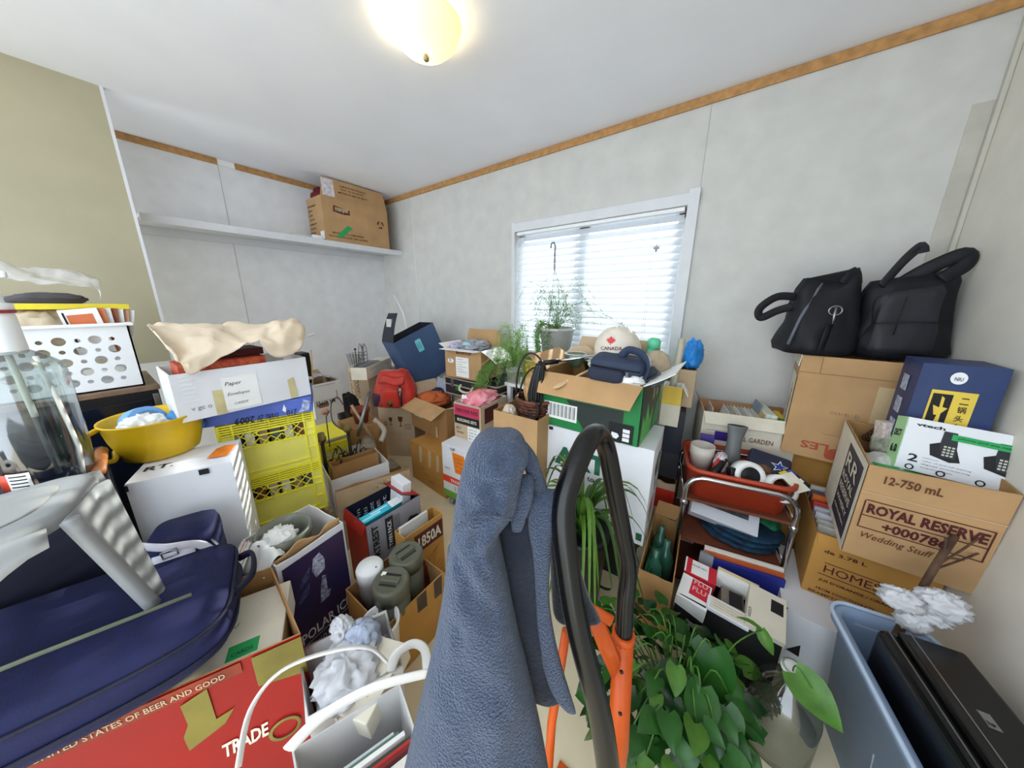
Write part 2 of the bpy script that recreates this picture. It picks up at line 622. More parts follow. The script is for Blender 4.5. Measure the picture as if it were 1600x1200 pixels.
wx0, wx1, wz0, wz1 = -1.428, -0.268, 0.93, 1.862
b = B()
b.box(WX0 - 0.1, wx0, WY, WY + 0.11, 0, CEIL).box(wx1, WX1 + 0.1, WY, WY + 0.11, 0, CEIL)
b.box(wx0, wx1, WY, WY + 0.11, 0, wz0).box(wx0, wx1, WY, WY + 0.11, wz1, CEIL)
struct('wall_back', b, WALL)
struct('wall_left', B().box(WX0 - 0.1, WX0, -0.75, WY, 0, CEIL), WALLL)
struct('wall_right', B().box(WX1, WX1 + 0.1, -0.75, WY, 0, CEIL), WALLR)
b = B(); b.box(-2.68, -2.65, -0.75, 0.256, 1.0, CEIL, 0).box(-2.682, -2.648, 0.256, 0.268, 1.0, CEIL, 1)
struct('wall_closet', b, [BEIGE, CASE])
# wooden strip along the top of the walls, seams and corner bead
struct('trim_1', B().box(WX0, WX1 - 0.004, WY - 0.012, WY - 0.0005, CEIL - 0.044, CEIL - 0.001), OAK, bevel=0.003)
b = B().box(WX0 + 0.0005, WX0 + 0.012, -0.75, 0.80, CEIL - 0.042, CEIL - 0.001).box(WX0 + 0.0005, WX0 + 0.012, 0.90, WY - 0.013, CEIL - 0.042, CEIL - 0.001)
struct('trim_2', b, OAK, bevel=0.003)
struct('trim_3', B().box(WX0 + 0.0005, WX0 + 0.010, 0.80, 0.90, CEIL - 0.040, CEIL - 0.001), PAPER)
SEAM = mat('wall_seam', (176, 177, 178), 0.8, var=0.0)
LSEAM = mat('pale_seam', (216, 216, 214), 0.8, var=0.0)
struct('trim_4', B().box(-2.671, -2.663, WY - 0.003, WY - 0.0004, 0, CEIL - 0.044), LSEAM)
struct('trim_5', B().box(-0.2205, -0.2175, WY - 0.002, WY - 0.0004, 1.944, CEIL - 0.044), SEAM)
struct('trim_6', B().box(WX0 + 0.0004, WX0 + 0.002, 0.798, 0.802, 0, CEIL - 0.042), SEAM)
struct('trim_7', B().box(WX1 - 0.014, WX1 - 0.0005, WY - 0.020, WY - 0.0005, 0, CEIL - 0.044), mat('corner_bead', (196, 192, 180), 0.7, var=0.02), bevel=0.003)
DSTRIP = mat('darker_strip', (190, 186, 176), 0.9, var=0.05, scale=14)  # thin grey-brown strip beside the corner bead, darker than the wall
struct('trim_8', B().box(WX1 - 0.065, WX1 - 0.0145, WY - 0.0022, WY - 0.0004, 0.6, 2.06), DSTRIP)
b = B().box(WX0, WX1, WY - 0.012, WY - 0.0005, 0, 0.07)
struct('baseboard_back', b, CASE)
struct('baseboard_right', B().box(WX1 - 0.012, WX1 - 0.0005, -0.75, WY - 0.013, 0, 0.07), CASE)

# window: casing, frame, glass
b = B()
b.box(wx1, wx1 + 0.055, WY - 0.022, WY, wz0 - 0.06, 1.944, 0).box(wx0 - 0.026, wx0, WY - 0.022, WY, wz0 - 0.06, 1.93, 0)
b.box(wx0 - 0.026, wx1 + 0.055, WY - 0.020, WY, wz1, 1.925, 0).box(wx0 - 0.026, wx1 + 0.055, WY - 0.022, WY, wz0 - 0.06, wz0, 0)
win = struct('window_1', b, CASE, bevel=0.003)
b = B(); fy0, fy1 = WY + 0.06, WY + 0.10
for x0, x1, z0, z1 in ((wx0, wx0 + 0.045, wz0, wz1), (wx1 - 0.045, wx1, wz0, wz1), (wx0, wx1, wz0, wz0 + 0.045), (wx0, wx1, wz1 - 0.045, wz1), (-0.925, -0.855, wz0, wz1)):
    b.box(x0, x1, fy0, fy1, z0, z1)
b.build('window_frame', WHITE, win)
for x0, x1 in ((wx0 + 0.045, -0.925), (-0.855, wx1 - 0.045)):
    B().box(x0, x1, fy0 + 0.018, fy0 + 0.021, wz0 + 0.045, wz1 - 0.045).build('pane', glassy('window_glass', (246, 250, 250), 0.05), win)
# blind: head rail, curved slats, ladder cords, bottom rail, lift cord with tassel
SLAT = mat('blind_slat', (226, 228, 232), 0.5, var=0.0, transl=0.35)
bl = thing('window_blind', 'white horizontal slat blind hanging closed in the window', 'blind', ((wx0 + wx1) / 2, WY + 0.02, wz1))
hw = (wx1 - wx0) / 2 - 0.012
B().box(-hw, hw, -0.026, 0.026, -0.024, -0.002).build('head_rail', WHITE, bl, bevel=0.003)
sm = None
zz, pitch, tilt = -0.052, 0.0435, rad(50)
kk = 0
while wz1 + zz > wz0 + 0.05:
    if sm is None:
        b = B()
        prof = []
        for i in range(7):
            t = i / 6 * 2 - 1
            y, z = t * 0.0255, 0.0035 * (1 - t * t)
            prof.append((y * math.cos(tilt) - z * math.sin(tilt), y * math.sin(tilt) + z * math.cos(tilt)))
        vs = []
        for x in (-hw, hw):
            for y, z in prof: vs.append((x, y, z))
            for y, z in prof: vs.append((x, y + 0.0012, z - 0.0012))
        fs = []
        for i in range(6):
            fs += [(i, i + 1, 15 + i, 14 + i), (7 + i, 21 + i, 22 + i, 8 + i)]
        b.add(vs, fs, 0, True)
        o = b.build('slat', SLAT, bl); sm = o.data
    else:
        o = bpy.data.objects.new('slat', sm); COL.objects.link(o); o.parent = bl
    o.location = (0, 0, zz)
    zz -= pitch
B().box(-hw, hw, -0.02, 0.02, zz - 0.005, zz + 0.012).build('bottom_rail', WHITE, bl, bevel=0.003)
for x in (-0.50, -0.085, 0.42):
    b = B()
    for dx in (-0.006, 0.006): b.tube([(x + dx, -0.030, -0.02), (x + dx, -0.030, zz)], 0.0011, 5)
    b.build('ladder_cord', WHITE, bl)
b = B(); b.tube([(0.45, -0.034, -0.02), (0.445, -0.036, -0.2)], 0.0014, 5); b.build('lift_cord', WHITE, bl)
b = B(); b.lathe([(0.002, 0), (0.018, -0.012), (0.020, -0.018), (0.006, -0.022), (0.005, -0.036)], 10, (0.445, -0.036, -0.195)); b.build('tassel', mat('tassel_grey', (170, 172, 178), 0.5, var=0), bl)

# shelf on the left wall
sf = thing('wall_shelf', 'long white shelf across the left wall under the ceiling', 'shelf', (WX0, 1.2, 1.85))
B().box(0.002, 0.36, -0.9, 0.905, -0.018, 0).build('board', CASE, sf)
B().box(0.36, 0.372, -0.9, 0.905, -0.046, 0.001).build('front_edge', CASE, sf, bevel=0.002)
B().box(0.002, 0.022, -0.9, 0.905, -0.07, -0.019).build('cleat', CASE, sf)

# ceiling light
LB = mat('lamp_glass', (246, 240, 214), 0.25, var=0.0, emit=(255, 232, 150), es=0.10, transl=0.4)
lp = at(666, 90, z=2.25)
lt = thing('ceiling_light', 'frosted glass bowl ceiling light glowing warm yellow', 'lamp', (lp.x, lp.y, CEIL))
B().lathe([(0.075, -0.022), (0.08, -0.012), (0.08, -0.001)], 24).build('base_plate', WHITE, lt)
B().lathe([(0.006, -0.112), (0.045, -0.108), (0.085, -0.094), (0.118, -0.066), (0.134, -0.030), (0.138, -0.022), (0.132, -0.026), (0.112, -0.062), (0.045, -0.10), (0.006, -0.104)], 32, cap0=False, cap1=False).build('glass_bowl', LB, lt)
B().lathe([(0.004, -0.136), (0.011, -0.130), (0.012, -0.120), (0.006, -0.110)], 12).build('finial', mat('dull_brass', (150, 140, 110), 0.4, 0.7, var=0), lt)
pl = bpy.data.lights.new('bulb', 'POINT'); pl.energy = 2.2; pl.color = (1.0, 0.86, 0.62); pl.shadow_soft_size = 0.03
po = bpy.data.objects.new('bulb', pl); COL.objects.link(po); po.parent = lt; po.location = (-0.07, -0.02, -0.055)

# ================================================================ LEFT SIDE
# --- stack by the left wall: milk crates, blue box, long white box, crumpled paper
def crate(name, label, A, C, zt, H=0.262, D=0.33, group='yellow milk crates', mt=None, mtp=None, extra=None):
    mt = mt or YEL; mtp = mtp or YELD
    dd = C - A; W = math.hypot(dd.x, dd.y); rz = math.atan2(dd.y, dd.x)
    o = thing(name, label, 'crate', (A.x, A.y, zt - H), rz, group)

    def wall(L):
        b = B(); t = 0.006
        def bar(x0, x1, z0, z1, y0=0.0, y1=0.008): b.box(x0, x1, y0, y1, z0, z1)
        for i in range(5): bar(0, L, H - 0.007 - i * 0.0105, H - 0.001 - i * 0.0105, -0.002)
        bar(0, L, H * 0.545, H * 0.565, -0.003)
        bar(0, L, 0, 0.007, -0.002); bar(0.03, L - 0.03, H * 0.10, H * 0.12, -0.003)
        xs = [0, L * 0.13, L * 0.87, L - 0.006]
        for x in xs: bar(x, x + 0.006, 0, H, -0.003)
        for x in (L * 0.3, L * 0.5, L * 0.7): bar(x, x + 0.004, H * 0.80, H, -0.002)
        for x0, x1 in ((0, L * 0.13), (L * 0.87, L)):
            for f in (0.30, 0.66): bar(x0, x1, H * f, H * f + 0.004, -0.003)
            b.box(x0, x1, 0.003, 0.006, 0, H * 0.8, 1)
        b.box(L * 0.13, L * 0.87, 0.003, 0.006, 0, H * 0.55, 1)
        # diagonal lattice with an oval hand hole
        x0, x1, z0, z1 = L * 0.13 + 0.006, L * 0.87, H * 0.56, H * 0.80
        hx0, hx1, hz = L * 0.36, L * 0.68, H * 0.715
        st = (z1 - z0) / 1.6
        k = int((x1 - x0 + (z1 - z0)) / st) + 1
        for s_ in (1, -1):
            for i in range(-1, k + 1):
                pts = []
                for q in range(13):
                    u = q / 12
                    xx = x0 + i * st + (u if s_ > 0 else 1 - u) * (z1 - z0) - (z1 - z0) * 0.5
                    z_ = z0 + u * (z1 - z0)
                    ok = x0 - 0.002 <= xx <= x1 + 0.002 and not (hx0 < xx < hx1 and z_ > hz - 0.006)
                    if ok: pts.append((xx, 0.003, z_))
                    else:
                        if len(pts) > 1: b.tube([pts[0], pts[-1]], 0.0024, 4, cap=False)
                        pts = []
                if len(pts) > 1: b.tube([pts[0], pts[-1]], 0.0024, 4, cap=False)
        r = (z1 - hz) / 2; zc = (z1 + hz) / 2 + 0.002
        ring = [(hx1 - r + r * math.cos(a), 0.003, zc + r * math.sin(a)) for a in [rad(-90 + 30 * i) for i in range(7)]] + [(hx0 + r + r * math.cos(a), 0.003, zc + r * math.sin(a)) for a in [rad(90 + 30 * i) for i in range(7)]]
        b.tube(ring, 0.004, 6, closed=True)
        return b
    wl = wall(W)
    for M in (Matrix.Identity(4), Matrix.Translation((W, D, 0)) @ Matrix.Rotation(PI, 4, 'Z')):
        q = wl.build('wall', [mt, mtp], o); q.matrix_local = M
    sd = wall(D)
    for M in (Matrix.Translation((W, 0, 0)) @ Matrix.Rotation(PI / 2, 4, 'Z'), Matrix.Translation((0, D, 0)) @ Matrix.Rotation(-PI / 2, 4, 'Z')):
        q = sd.build('wall', [mt, mtp], o); q.matrix_local = M
    b = B(); b.box(0.008, W - 0.008, 0.008, D - 0.008, 0, 0.005)
    b.build('base', mtp, o)
    MW = Matrix.Translation(o.location) @ Matrix.Rotation(rz, 4, 'Z')
    return o, W, MW


cA, cC = at(336, 668, z=0.85), at(488, 640, z=0.85)
k1, kw, M1 = crate('milk_crate', 'yellow milk crate of magazines directly under the blue box', cA, cC, 0.85)
k2, kw2, M2 = crate('milk_crate', 'lower yellow milk crate of magazines, carrying the other yellow crate', cA, cC, 0.588)
support('plain brown carton under the stack of yellow milk crates', -1.93, -1.56, 0.235, 0.545, 0, 0.326)
mg = [mat('mag_%d' % i, c, 0.5, var=0.1, scale=30) for i, c in enumerate([(190, 180, 172), (120, 70, 60), (214, 212, 206), (90, 96, 104), (160, 140, 110), (226, 224, 220)])]
for M, who in ((M1, 'upper'), (M2, 'lower')):
    for i in range(6):
        x = 0.04 + i * 0.046
        p = M @ V((x + 0.01, 0.13, 0.006))
        h_ = 0.205 + R.uniform(-0.012, 0.012)
        o = thing('magazine', '%s magazine bundle standing inside the %s yellow milk crate' % (('grey beige', 'brick brown', 'white', 'slate grey', 'tan', 'pale cream')[(i * 5 + (who == 'lower') * 2) % 6], who), 'magazine', p, M.to_euler().z, 'magazines in the %s yellow crate' % who)
        b = B(); b.box(-0.016, 0.016, -0.115, 0.10, 0, h_); b.build('cover', mg[(i * 5 + (who == 'lower') * 2) % 6], o)
        b = B(); b.box(-0.014, 0.014, -0.114, 0.098, h_, h_ + 0.002); b.build('pages', PAPER, o)

BLUEB = mat('blue_card', (84, 108, 196), 0.55, var=0.08, scale=8)
bb = carton('blue_box', 'flat blue box with upside down marker writing on top of yellow crates', bl=(318, 669), br=(489, 642), zb=0.853, h=0.068, d=0.28, mt=BLUEB, closed=True, seam=False)
bb.txt('f', '2009', 0.26, 0.30, 0.44, INK, hf=0.42, flip=True, shear=0.2)
bb.txt('f', 'crafts 20', 0.46, 0.28, 0.66, INK, hf=0.45, flip=True, shear=0.3, bold=0)
bb.txt('f', '210', 0.74, 0.34, 0.84, INK, hf=0.42, flip=True, shear=0.2, bold=0)
bb.pat('f', 'torn_label', 0.85, 0.05, 0.99, 0.9, mat('torn_film', (176, 188, 232), 0.4, var=0.3, scale=60), pts=[(0, 0), (0.8, 0.1), (1, 0.8), (0.5, 1), (0.3, 0.4)])
bb.pat('f', 'torn_label', 0.70, 0.2, 0.74, 0.75, PAPER, pts=[(0, 0.3), (0.7, 0), (1, 0.5), (0.6, 1)])

lw = carton('long_white_box', 'long white carton with handwritten note, lying on the blue box', a=(262, 587), b=(477, 558), z=1.10, h=0.175, d=0.26, mt=WC, inner=WCI)
lw.pat('f', 'paper_note', 0.30, 0.06, 0.56, 0.80, PAPER)
for i, (s, u, v, wd) in enumerate((('Paper', 0.32, 0.58, 0.12), ('Envelopes', 0.325, 0.36, 0.16), ('CARDS', 0.36, 0.16, 0.10))):
    lw.txt('f', s, u, v, u + wd, MARK, shear=0.25, bold=-0.004, lift=0.0016)
OLDT = mat('old_tape', (206, 194, 146), 0.5, var=0.1)
lw.pat('f', 'old_tape', 0.23, 0.0, 0.30, 0.55, OLDT); lw.pat('f', 'old_tape', 0.80, 0.02, 0.87, 0.55, OLDT, pts=[(0.1, 0), (1, 0), (0.8, 1), (0, 0.9)])
for i in range(7): lw.line('f', 0.05, 0.92 - i * 0.085, 0.14 - (i % 3) * 0.01, 0.92 - i * 0.085, PAPER, 0.004)
lw.txt('f', 'v gc o', 0.08, 0.18, 0.21, mat('grey_ink', (120, 116, 112), 0.7, var=0), bold=0)

# red patterned tin and wrapping under the paper
RPAT = mat('red_pattern', (150, 30, 30), 0.5, var=0.9, scale=60, rgb2=(196, 96, 52))
o = slab('gift_box', 'red patterned gift box lying under the crumpled packing paper', 'box', lw.w(0.155, 0.09, 0.152), (0.255, 0.15, 0.05), (0, 0, lw.rz), RPAT, bands=((0.05, 0.1, 0.95, 0.9, RPAT),))
o = slab('maroon_album', 'dark maroon album lying on the red patterned gift box', 'book', lw.w(0.17, 0.12, 0.204), (0.24, 0.13, 0.028), (0, 0, lw.rz + 0.05), mat('maroon_cloth', (74, 16, 18), 0.7), bands=())
TISSUE = mat('packing_paper', (226, 208, 184), 0.85, var=0.05, scale=6, bump=0.15, bscale=14)
back = [at(x, y, x=-1.74) for x, y in ((238, 512), (262, 506), (318, 512), (364, 503), (420, 507), (456, 500), (474, 522))]
mid = [at(x, y, x=-1.62) for x, y in ((234, 508), (266, 515), (318, 509), (362, 520), (420, 508), (458, 497), (476, 512))]
fr = [at(x, y, x=-1.49) for x, y in ((236, 516), (272, 560), (322, 542), (372, 534), (410, 530), (448, 528), (474, 536))]
fr2 = [at(x, y, x=-1.475) for x, y in ((240, 520), (286, 574), (302, 586), (352, 556), (396, 533), (424, 558), (468, 548))]
o = ruled('packing_paper', [back, mid, fr, fr2], TISSUE, 6, 6, nz=0.016, nf=13, solid=0.001)
tag(o, 'crumpled cream packing paper draped over the long white carton', 'paper')
# things poking out right of the paper
b = B(); b.tube([at(462, 533, x=-1.66), at(490, 522, x=-1.72)], 0.007, 8)
tag(b.build('rolled_paper', PAPER), 'thin roll of white paper sticking out beside the packing paper', 'paper')
# --- box with apple print behind the crates, on a lidded yellow crate
ap = carton('apple_box', 'white fruit box with upside down print behind the yellow crates', bl=(494, 656), br=(538, 643), zb=0.462, h=0.272, d=0.30, mt=WC, inner=KRP, flaps={'b': (20, 0.05)})
ap.txt('f', 'MR APPLE', 0.06, 0.50, 0.72, INK, hf=0.13, flip=True)
ap.pat('f', 'hand_hole', 0.12, 0.30, 0.50, 0.44, mat('hole_brown', (140, 110, 84), 0.9, var=0), pts=[(0.1, 0), (0.9, 0), (1, 0.5), (0.9, 1), (0.1, 1), (0, 0.5)])
b = B(); b.lathe([(0.0005, 0), (0.027, 0), (0.027, 0.001)], 20)
q = b.build('printed_logo', mat('red_logo', (214, 78, 40), 0.6, var=0.5, scale=150, rgb2=(236, 220, 210)), ap.o)
q.matrix_local = Matrix.Translation((ap.W * 0.32, -0.0045, 0.048)) @ Matrix.Rotation(PI / 2, 4, 'X')
ap.line('f', 0.82, 0.42, 0.82, 0.72, INK, 0.004); ap.line('f', 0.1, 0.93, 0.8, 0.93, BRINK, 0.002)
ruled('papers', [[ap.w(0.015, 0.05 + 0.1 * j, 0.275 + 0.03 * math.sin(j + 1)), ap.w(0.11, 0.06 + 0.1 * j, 0.312), ap.w(0.21, 0.05 + 0.1 * j, 0.278)] for j in range(3)], mat('shiny_paper', (200, 196, 200), 0.3, var=0.4, scale=40), 5, 5, nz=0.01, nf=25)
tag(bpy.data.objects['papers'], 'glossy crumpled papers heaped in the white fruit box', 'paper')
b = B(); b.tube([ap.w(0.035, 0.10, 0.01), at(486, 547, x=-2.47)], [0.008, 0.003], 6)
tag(b.build('pencil', mat('pencil_wood', (196, 150, 80), 0.5, var=0.1)), 'wooden pencil standing above the apple box', 'pencil')
slab('black_case', 'black case standing in the white fruit box behind the long white carton', 'case', ap.w(0.05, 0.20, 0.006), (0.07, 0.12, 0.49), (0, 0, ap.rz), BLACK, 0.012)

c2, _, _ = crate('milk_crate', 'yellow milk crate with a grey lid under the white fruit box', at(499, 696, z=0.44), at(546, 682, z=0.44), 0.44, D=0.33)
ld = thing('crate_lid', 'grey plastic lid on the yellow crate under the fruit box', 'lid', c2.location + V((0, 0, 0.263)), c2.rotation_euler.z)
W_ = (at(546, 682, z=0.44) - at(499, 696, z=0.44)).length
B().box(-0.004, W_ + 0.004, -0.004, 0.334, 0, 0.014).build('lid_plate', mat('grey_lid', (150, 142, 128), 0.5), ld, bevel=0.004)
B().box(-0.006, W_ + 0.006, -0.006, 0.336, -0.018, -0.001).box(0.01, W_ - 0.01, 0.01, 0.32, 0.014, 0.018).build('lid_rim', YEL, ld)
support('brown carton carrying the lidded yellow crate', -2.36, -2.12, 0.74, 0.94, 0, 0.177)

# --- black cabinet with the perforated white basket
ct = thing('stereo_cabinet', 'black cabinet with a wooden top edge by the closet panel', 'cabinet', (-1.9, 0, 0))
B().box(-0.42, 0, -0.75, 0.125, 0, 0.985).build('body', mat('cabinet_black', (20, 22, 30), 0.3, var=0.05), ct, bevel=0.004)
B().box(-0.43, 0.008, -0.755, 0.131, 0.986, 1.006).build('top_board', mat('cabinet_top', (126, 100, 80), 0.4, var=0.15, scale=20), ct, bevel=0.003)
B().box(0.001, 0.006, -0.70, 0.10, 0.55, 0.95).build('front_panel', mat('smoked_glass', (18, 22, 36), 0.1, var=0), ct, bevel=0.002)
B().box(0.0015, 0.007, 0.105, 0.122, 0.1, 0.97).build('side_trim', STEEL, ct, bevel=0.002)


def basket_wall(L, H, t, holes):
    # perforated panel: a plate with round holes cut by a grid of ring cells
    b = B()
    xs = sorted({0, L}); vs = []
    import itertools
    nx, nz = holes
    cw, ch = L / nx, H / nz
    for i, j in itertools.product(range(nx), range(nz)):
        cx, cz = (i + 0.5) * cw, (j + 0.5) * ch
        big = (i + j) % 2 == 0
        r = min(cw, ch) * (0.40 if big else 0.19)
        n = 16
        outer = []
        for k in range(n):
            a = 2 * PI * k / n + PI / n * 0
            dx, dz = math.cos(a), math.sin(a)
            m_ = 1 / max(abs(dx), abs(dz))
            outer.append((cx + dx * m_ * cw / 2, cz + dz * m_ * ch / 2))
        inner = [(cx + r * math.cos(2 * PI * k / n), cz + r * math.sin(2 * PI * k / n)) for k in range(n)]
        vv = [(x, 0, z) for x, z in outer] + [(x, 0, z) for x, z in inner] + [(x, t, z) for x, z in outer] + [(x, t, z) for x, z in inner]
        ff = []
        for k in range(n):
            k2_ = (k + 1) % n
            ff += [(k, k2_, n + k2_, n + k), (2 * n + k, 3 * n + k, 3 * n + k2_, 2 * n + k2_), (n + k, n + k2_, 3 * n + k2_, 3 * n + k)]
        b.add(vv, ff)
    return b


bk = thing('plastic_basket', 'white plastic basket with round holes on the black cabinet', 'basket', (-1.925, -0.36, 1.007), PI / 2)
BW, BD, BH = 0.455, 0.26, 0.245
wl = basket_wall(BW - 0.06, BH - 0.05, 0.004, (10, 5))
for M in (Matrix.Translation((0.03, 0, 0.022)), Matrix.Translation((BW - 0.03, BD, 0.022)) @ Matrix.Rotation(PI, 4, 'Z')):
    q = wl.build('wall', WHITE, bk); q.matrix_local = M
b = B()
for x0, x1, y0, y1 in ((0, 0.03, 0, 0.005), (BW - 0.03, BW, 0, 0.005), (0, 0.03, BD - 0.005, BD), (BW - 0.03, BW, BD - 0.005, BD)):
    b.box(x0, x1, y0, y1, 0, BH)
for x in (0, BW - 0.005): b.box(x, x + 0.005, 0, BD, 0, BH)
for y in (0, BD - 0.005):
    b.box(0.03, BW - 0.03, y, y + 0.005, 0, 0.022); b.box(0.03, BW - 0.03, y, y + 0.005, BH - 0.028, BH)
b.box(0, BW, 0, BD, 0, 0.005)
b.build('frame', WHITE, bk)
b = B()
for x0, x1, y0, y1 in ((-0.014, BW + 0.014, -0.014, 0.004), (-0.014, BW + 0.014, BD - 0.004, BD + 0.014), (-0.014, 0.004, 0, BD), (BW - 0.004, BW + 0.014, 0, BD)):
    b.box(x0, x1, y0, y1, BH, BH + 0.012)
b.build('rim', WHITE, bk, bevel=0.003)
# basket contents
for i in range(7):
    c = [(232, 230, 226), (206, 118, 70), (230, 228, 224), (150, 78, 52), (240, 238, 236), (196, 150, 120), (236, 234, 230)][i]
    p = V((-1.955 - 0.012 * i, 0.015 + 0.008 * i, 1.15))
    o = thing('paint_card', ('white framed orange paint card at the front of the basket cards', 'plain orange card behind the white framed one', 'white card third from the front in the basket', 'brown card in the middle of the basket cards', 'white card behind the brown one in the basket', 'tan card near the back of the basket cards', 'white card at the very back of the basket cards')[i], 'card', p, rad(80 + 4 * i), 'paint cards in the basket', rot=(0, rad(-6 + 3 * i), rad(84 - 3 * i)))
    B().box(-0.055, 0.035, -0.001, 0.001, 0, 0.17).build('card_sheet', mat('pc_%d' % i, c, 0.6, var=0), o)
    if i % 2 == 0:
        B().box(-0.040, 0.02, -0.0016, -0.001, 0.09, 0.15).build('colour_swatch', mat('swatch_o', (206, 110, 66), 0.6, var=0.1), o)
        B().box(-0.048, -0.043, -0.0016, -0.001, 0.03, 0.16).build('printed_line', INK, o)
CELL = mat('cream_packet', (206, 190, 164), 0.35, var=0.15, scale=20)
crumple('cream_packet', 'cream packet under clear film in the white basket', 'packet', (-2.02, -0.12, 1.22), (0.14, 0.20, 0.20), CELL, 0.15, 2.5, 3)
crumple('brown_packet', 'brown foil packet behind the pump head in the basket', 'packet', (-2.0, -0.235, 1.20), (0.14, 0.14, 0.20), mat('brown_foil', (134, 84, 74), 0.4, var=0.2, scale=30), 0.15, 2.8, 5)
crumple('grey_bundle', 'grey fabric bundle at the left end of the white basket', 'bundle', (-2.03, -0.36, 1.22), (0.16, 0.16, 0.22), mat('grey_fabric', (150, 144, 140), 0.8), 0.2, 2.2, 8)
slab('plastic_ruler', 'flat yellow plastic strip lying across the white basket', 'strip', (-2.0, -0.12, 1.318), (0.05, 0.47, 0.020), (rad(-1), 0, rad(3)), mat('yellow_strip', (236, 218, 60), 0.4, var=0.05), bands=((0.05, 0.05, 0.2, 0.95, mat('yellow_strip_pale', (244, 228, 96), 0.4, var=0)),))
crumple('green_tag', 'little green tag between the film and the paint cards', 'tag', (-1.985, -0.035, 1.26), (0.03, 0.035, 0.05), GTAPE, 0.2, 3, 2)
o = ruled('cling_bag', [[at(x, y, x=-1.90) for x, y in ((-20, 428), (40, 440), (98, 446), (152, 452), (156, 470))],
                        [at(x, y, x=-1.95) for x, y in ((-20, 418), (30, 424), (80, 436), (128, 440), (158, 446))],
                        [at(x, y, x=-2.02) for x, y in ((-20, 404), (26, 417), (62, 418), (118, 424), (152, 436))],
                        [at(x, y, x=-2.12) for x, y in ((-20, 410), (26, 422), (62, 424), (118, 430), (150, 440))]], FILM, 6, 6, nz=0.008, nf=20, solid=0.0008)
tag(o, 'clear plastic bag spread over the top of the white basket', 'bag')
crumple('dark_pouch', 'dark grey pouch under the clear bag on the basket', 'pouch', (-2.14, -0.07, 1.352), (0.08, 0.17, 0.05), mat('dark_grey_cloth', (86, 82, 86), 0.8), 0.12, 2.5, 4)

# --- big white boxes, bottle, bowl
lr = carton('white_box', 'white carton with orange label on its lid, under the yellow bowl', a=(194, 759), b=(362, 722), z=0.80, h=0.45, d=0.21, mt=WC, inner=WCI, closed=True, bulge=0.004)
lr.txt('t', 'RT.', 0.08, 0.32, 0.36, INK, hf=0.16)
lr.pat('t', 'orange_label', 0.70, 0.25, 0.98, 0.75, OTAPE, pts=[(0, 0.1), (0.8, 0), (1, 0.9), (0.5, 1), (0.2, 0.8)], ex=0.004)
lr.pat('f', 'hand_slot', 0.66, 0.955, 0.76, 0.998, INK)
lr.pat('f', 'hand_slot', 0.0, 0.955, 0.03, 0.998, INK)
lr.pat('f', 'printed_stripe', 0.58, 0.0, 0.66, 0.06, mat('teal_ink', (90, 130, 140), 0.6, var=0))
support('plain carton below the white box with the orange label', -1.60, -1.345, -0.035, 0.19, 0, 0.35)
BROWN = mat('dark_trunk', (24, 26, 46), 0.6, var=0.1, scale=12)
cb = carton('storage_chest', 'dark navy trunk under the glass jar and the paper rolls', base=((-1.66, -0.62, 0), 0.325, 0), h=0.865, d=0.572, mt=BROWN, closed=True, seam=True, cat='chest')

BGL = glassy('jar_glass', (214, 222, 220), 0.16)
jc = V((-1.40, -0.128, 0.871))
jr = thing('pump_jar', 'big clear glass jar with a white pump on the left', 'jar', jc)
jr.scale = (0.84, 0.84, 1.0)
b = B()
b.lathe([(0.02, 0.004), (0.070, 0.0), (0.080, 0.010), (0.086, 0.10), (0.090, 0.24), (0.090, 0.30), (0.086, 0.322), (0.060, 0.345), (0.036, 0.360), (0.033, 0.375), (0.033, 0.40)], 32, cap0=True, cap1=False)
b.build('glass_body', BGL, jr)
b = B(); b.lathe([(0.012, 0.008), (0.077, 0.008), (0.083, 0.17), (0.0835, 0.19), (0.001, 0.19)], 24)
b.build('liquid', glassy('grey_liquid', (160, 166, 176), 0.05), jr)
b = B(); b.lathe([(0.034, 0.352), (0.037, 0.36), (0.036, 0.44), (0.034, 0.455), (0.038, 0.456), (0.038, 0.472), (0.026, 0.473), (0.025, 0.51), (0.012, 0.511), (0.012, 0.53)], 24, cap0=False)
b.build('pump_collar', WHITE, jr)
b = B(); b.lathe([(0.0385, 0.449), (0.0395, 0.453), (0.0385, 0.457)], 24, cap0=False, cap1=False); b.build('seal_ring', mat('red_ring', (150, 50, 50), 0.5, var=0), jr)
b = B(); b.box(-0.016, 0.016, -0.10, 0.045, 0.53, 0.546); b.build('pump_spout', WHITE, jr, bevel=0.005)
b = B(); b.tube([(0, 0, 0.36), (0.005, 0.005, 0.2), (0.02, 0.01, 0.03)], 0.007, 8); b.build('dip_tube', mat('cream_tube', (218, 216, 204), 0.5, var=0), jr)
b = B(); b.tube([(0.05, 0.045, 0.345), (0.07, 0.055, 0.25), (0.058, 0.062, 0.10), (0.052, 0.05, 0.0)], 0.006, 8); b.build('hose', mat('pale_hose', (214, 214, 206), 0.4, var=0), jr)
b = B()
b.grid(8, 1, lambda u, v: V((0.0895 * math.cos(rad(-75 + 50 * u)), 0.0895 * math.sin(rad(-75 + 50 * u)), 0.012 + 0.055 * v)))
q = b.build('price_label', mat('red_label', (206, 66, 40), 0.5, var=0.05), jr, solid=0.0012)
b = B()
b.grid(6, 1, lambda u, v: V((0.0905 * math.cos(rad(-50 + 30 * u)), 0.0905 * math.sin(rad(-50 + 30 * u)), 0.010 + 0.06 * v)))
q = b.build('barcode_label', PAPER, jr, solid=0.0012)
b = B()
for i in range(6):
    b.grid(6, 1, lambda u, v: V((0.0918 * math.cos(rad(-46 + 22 * u)), 0.0918 * math.sin(rad(-46 + 22 * u)), 0.016 + i * 0.009 + 0.003 * v)))
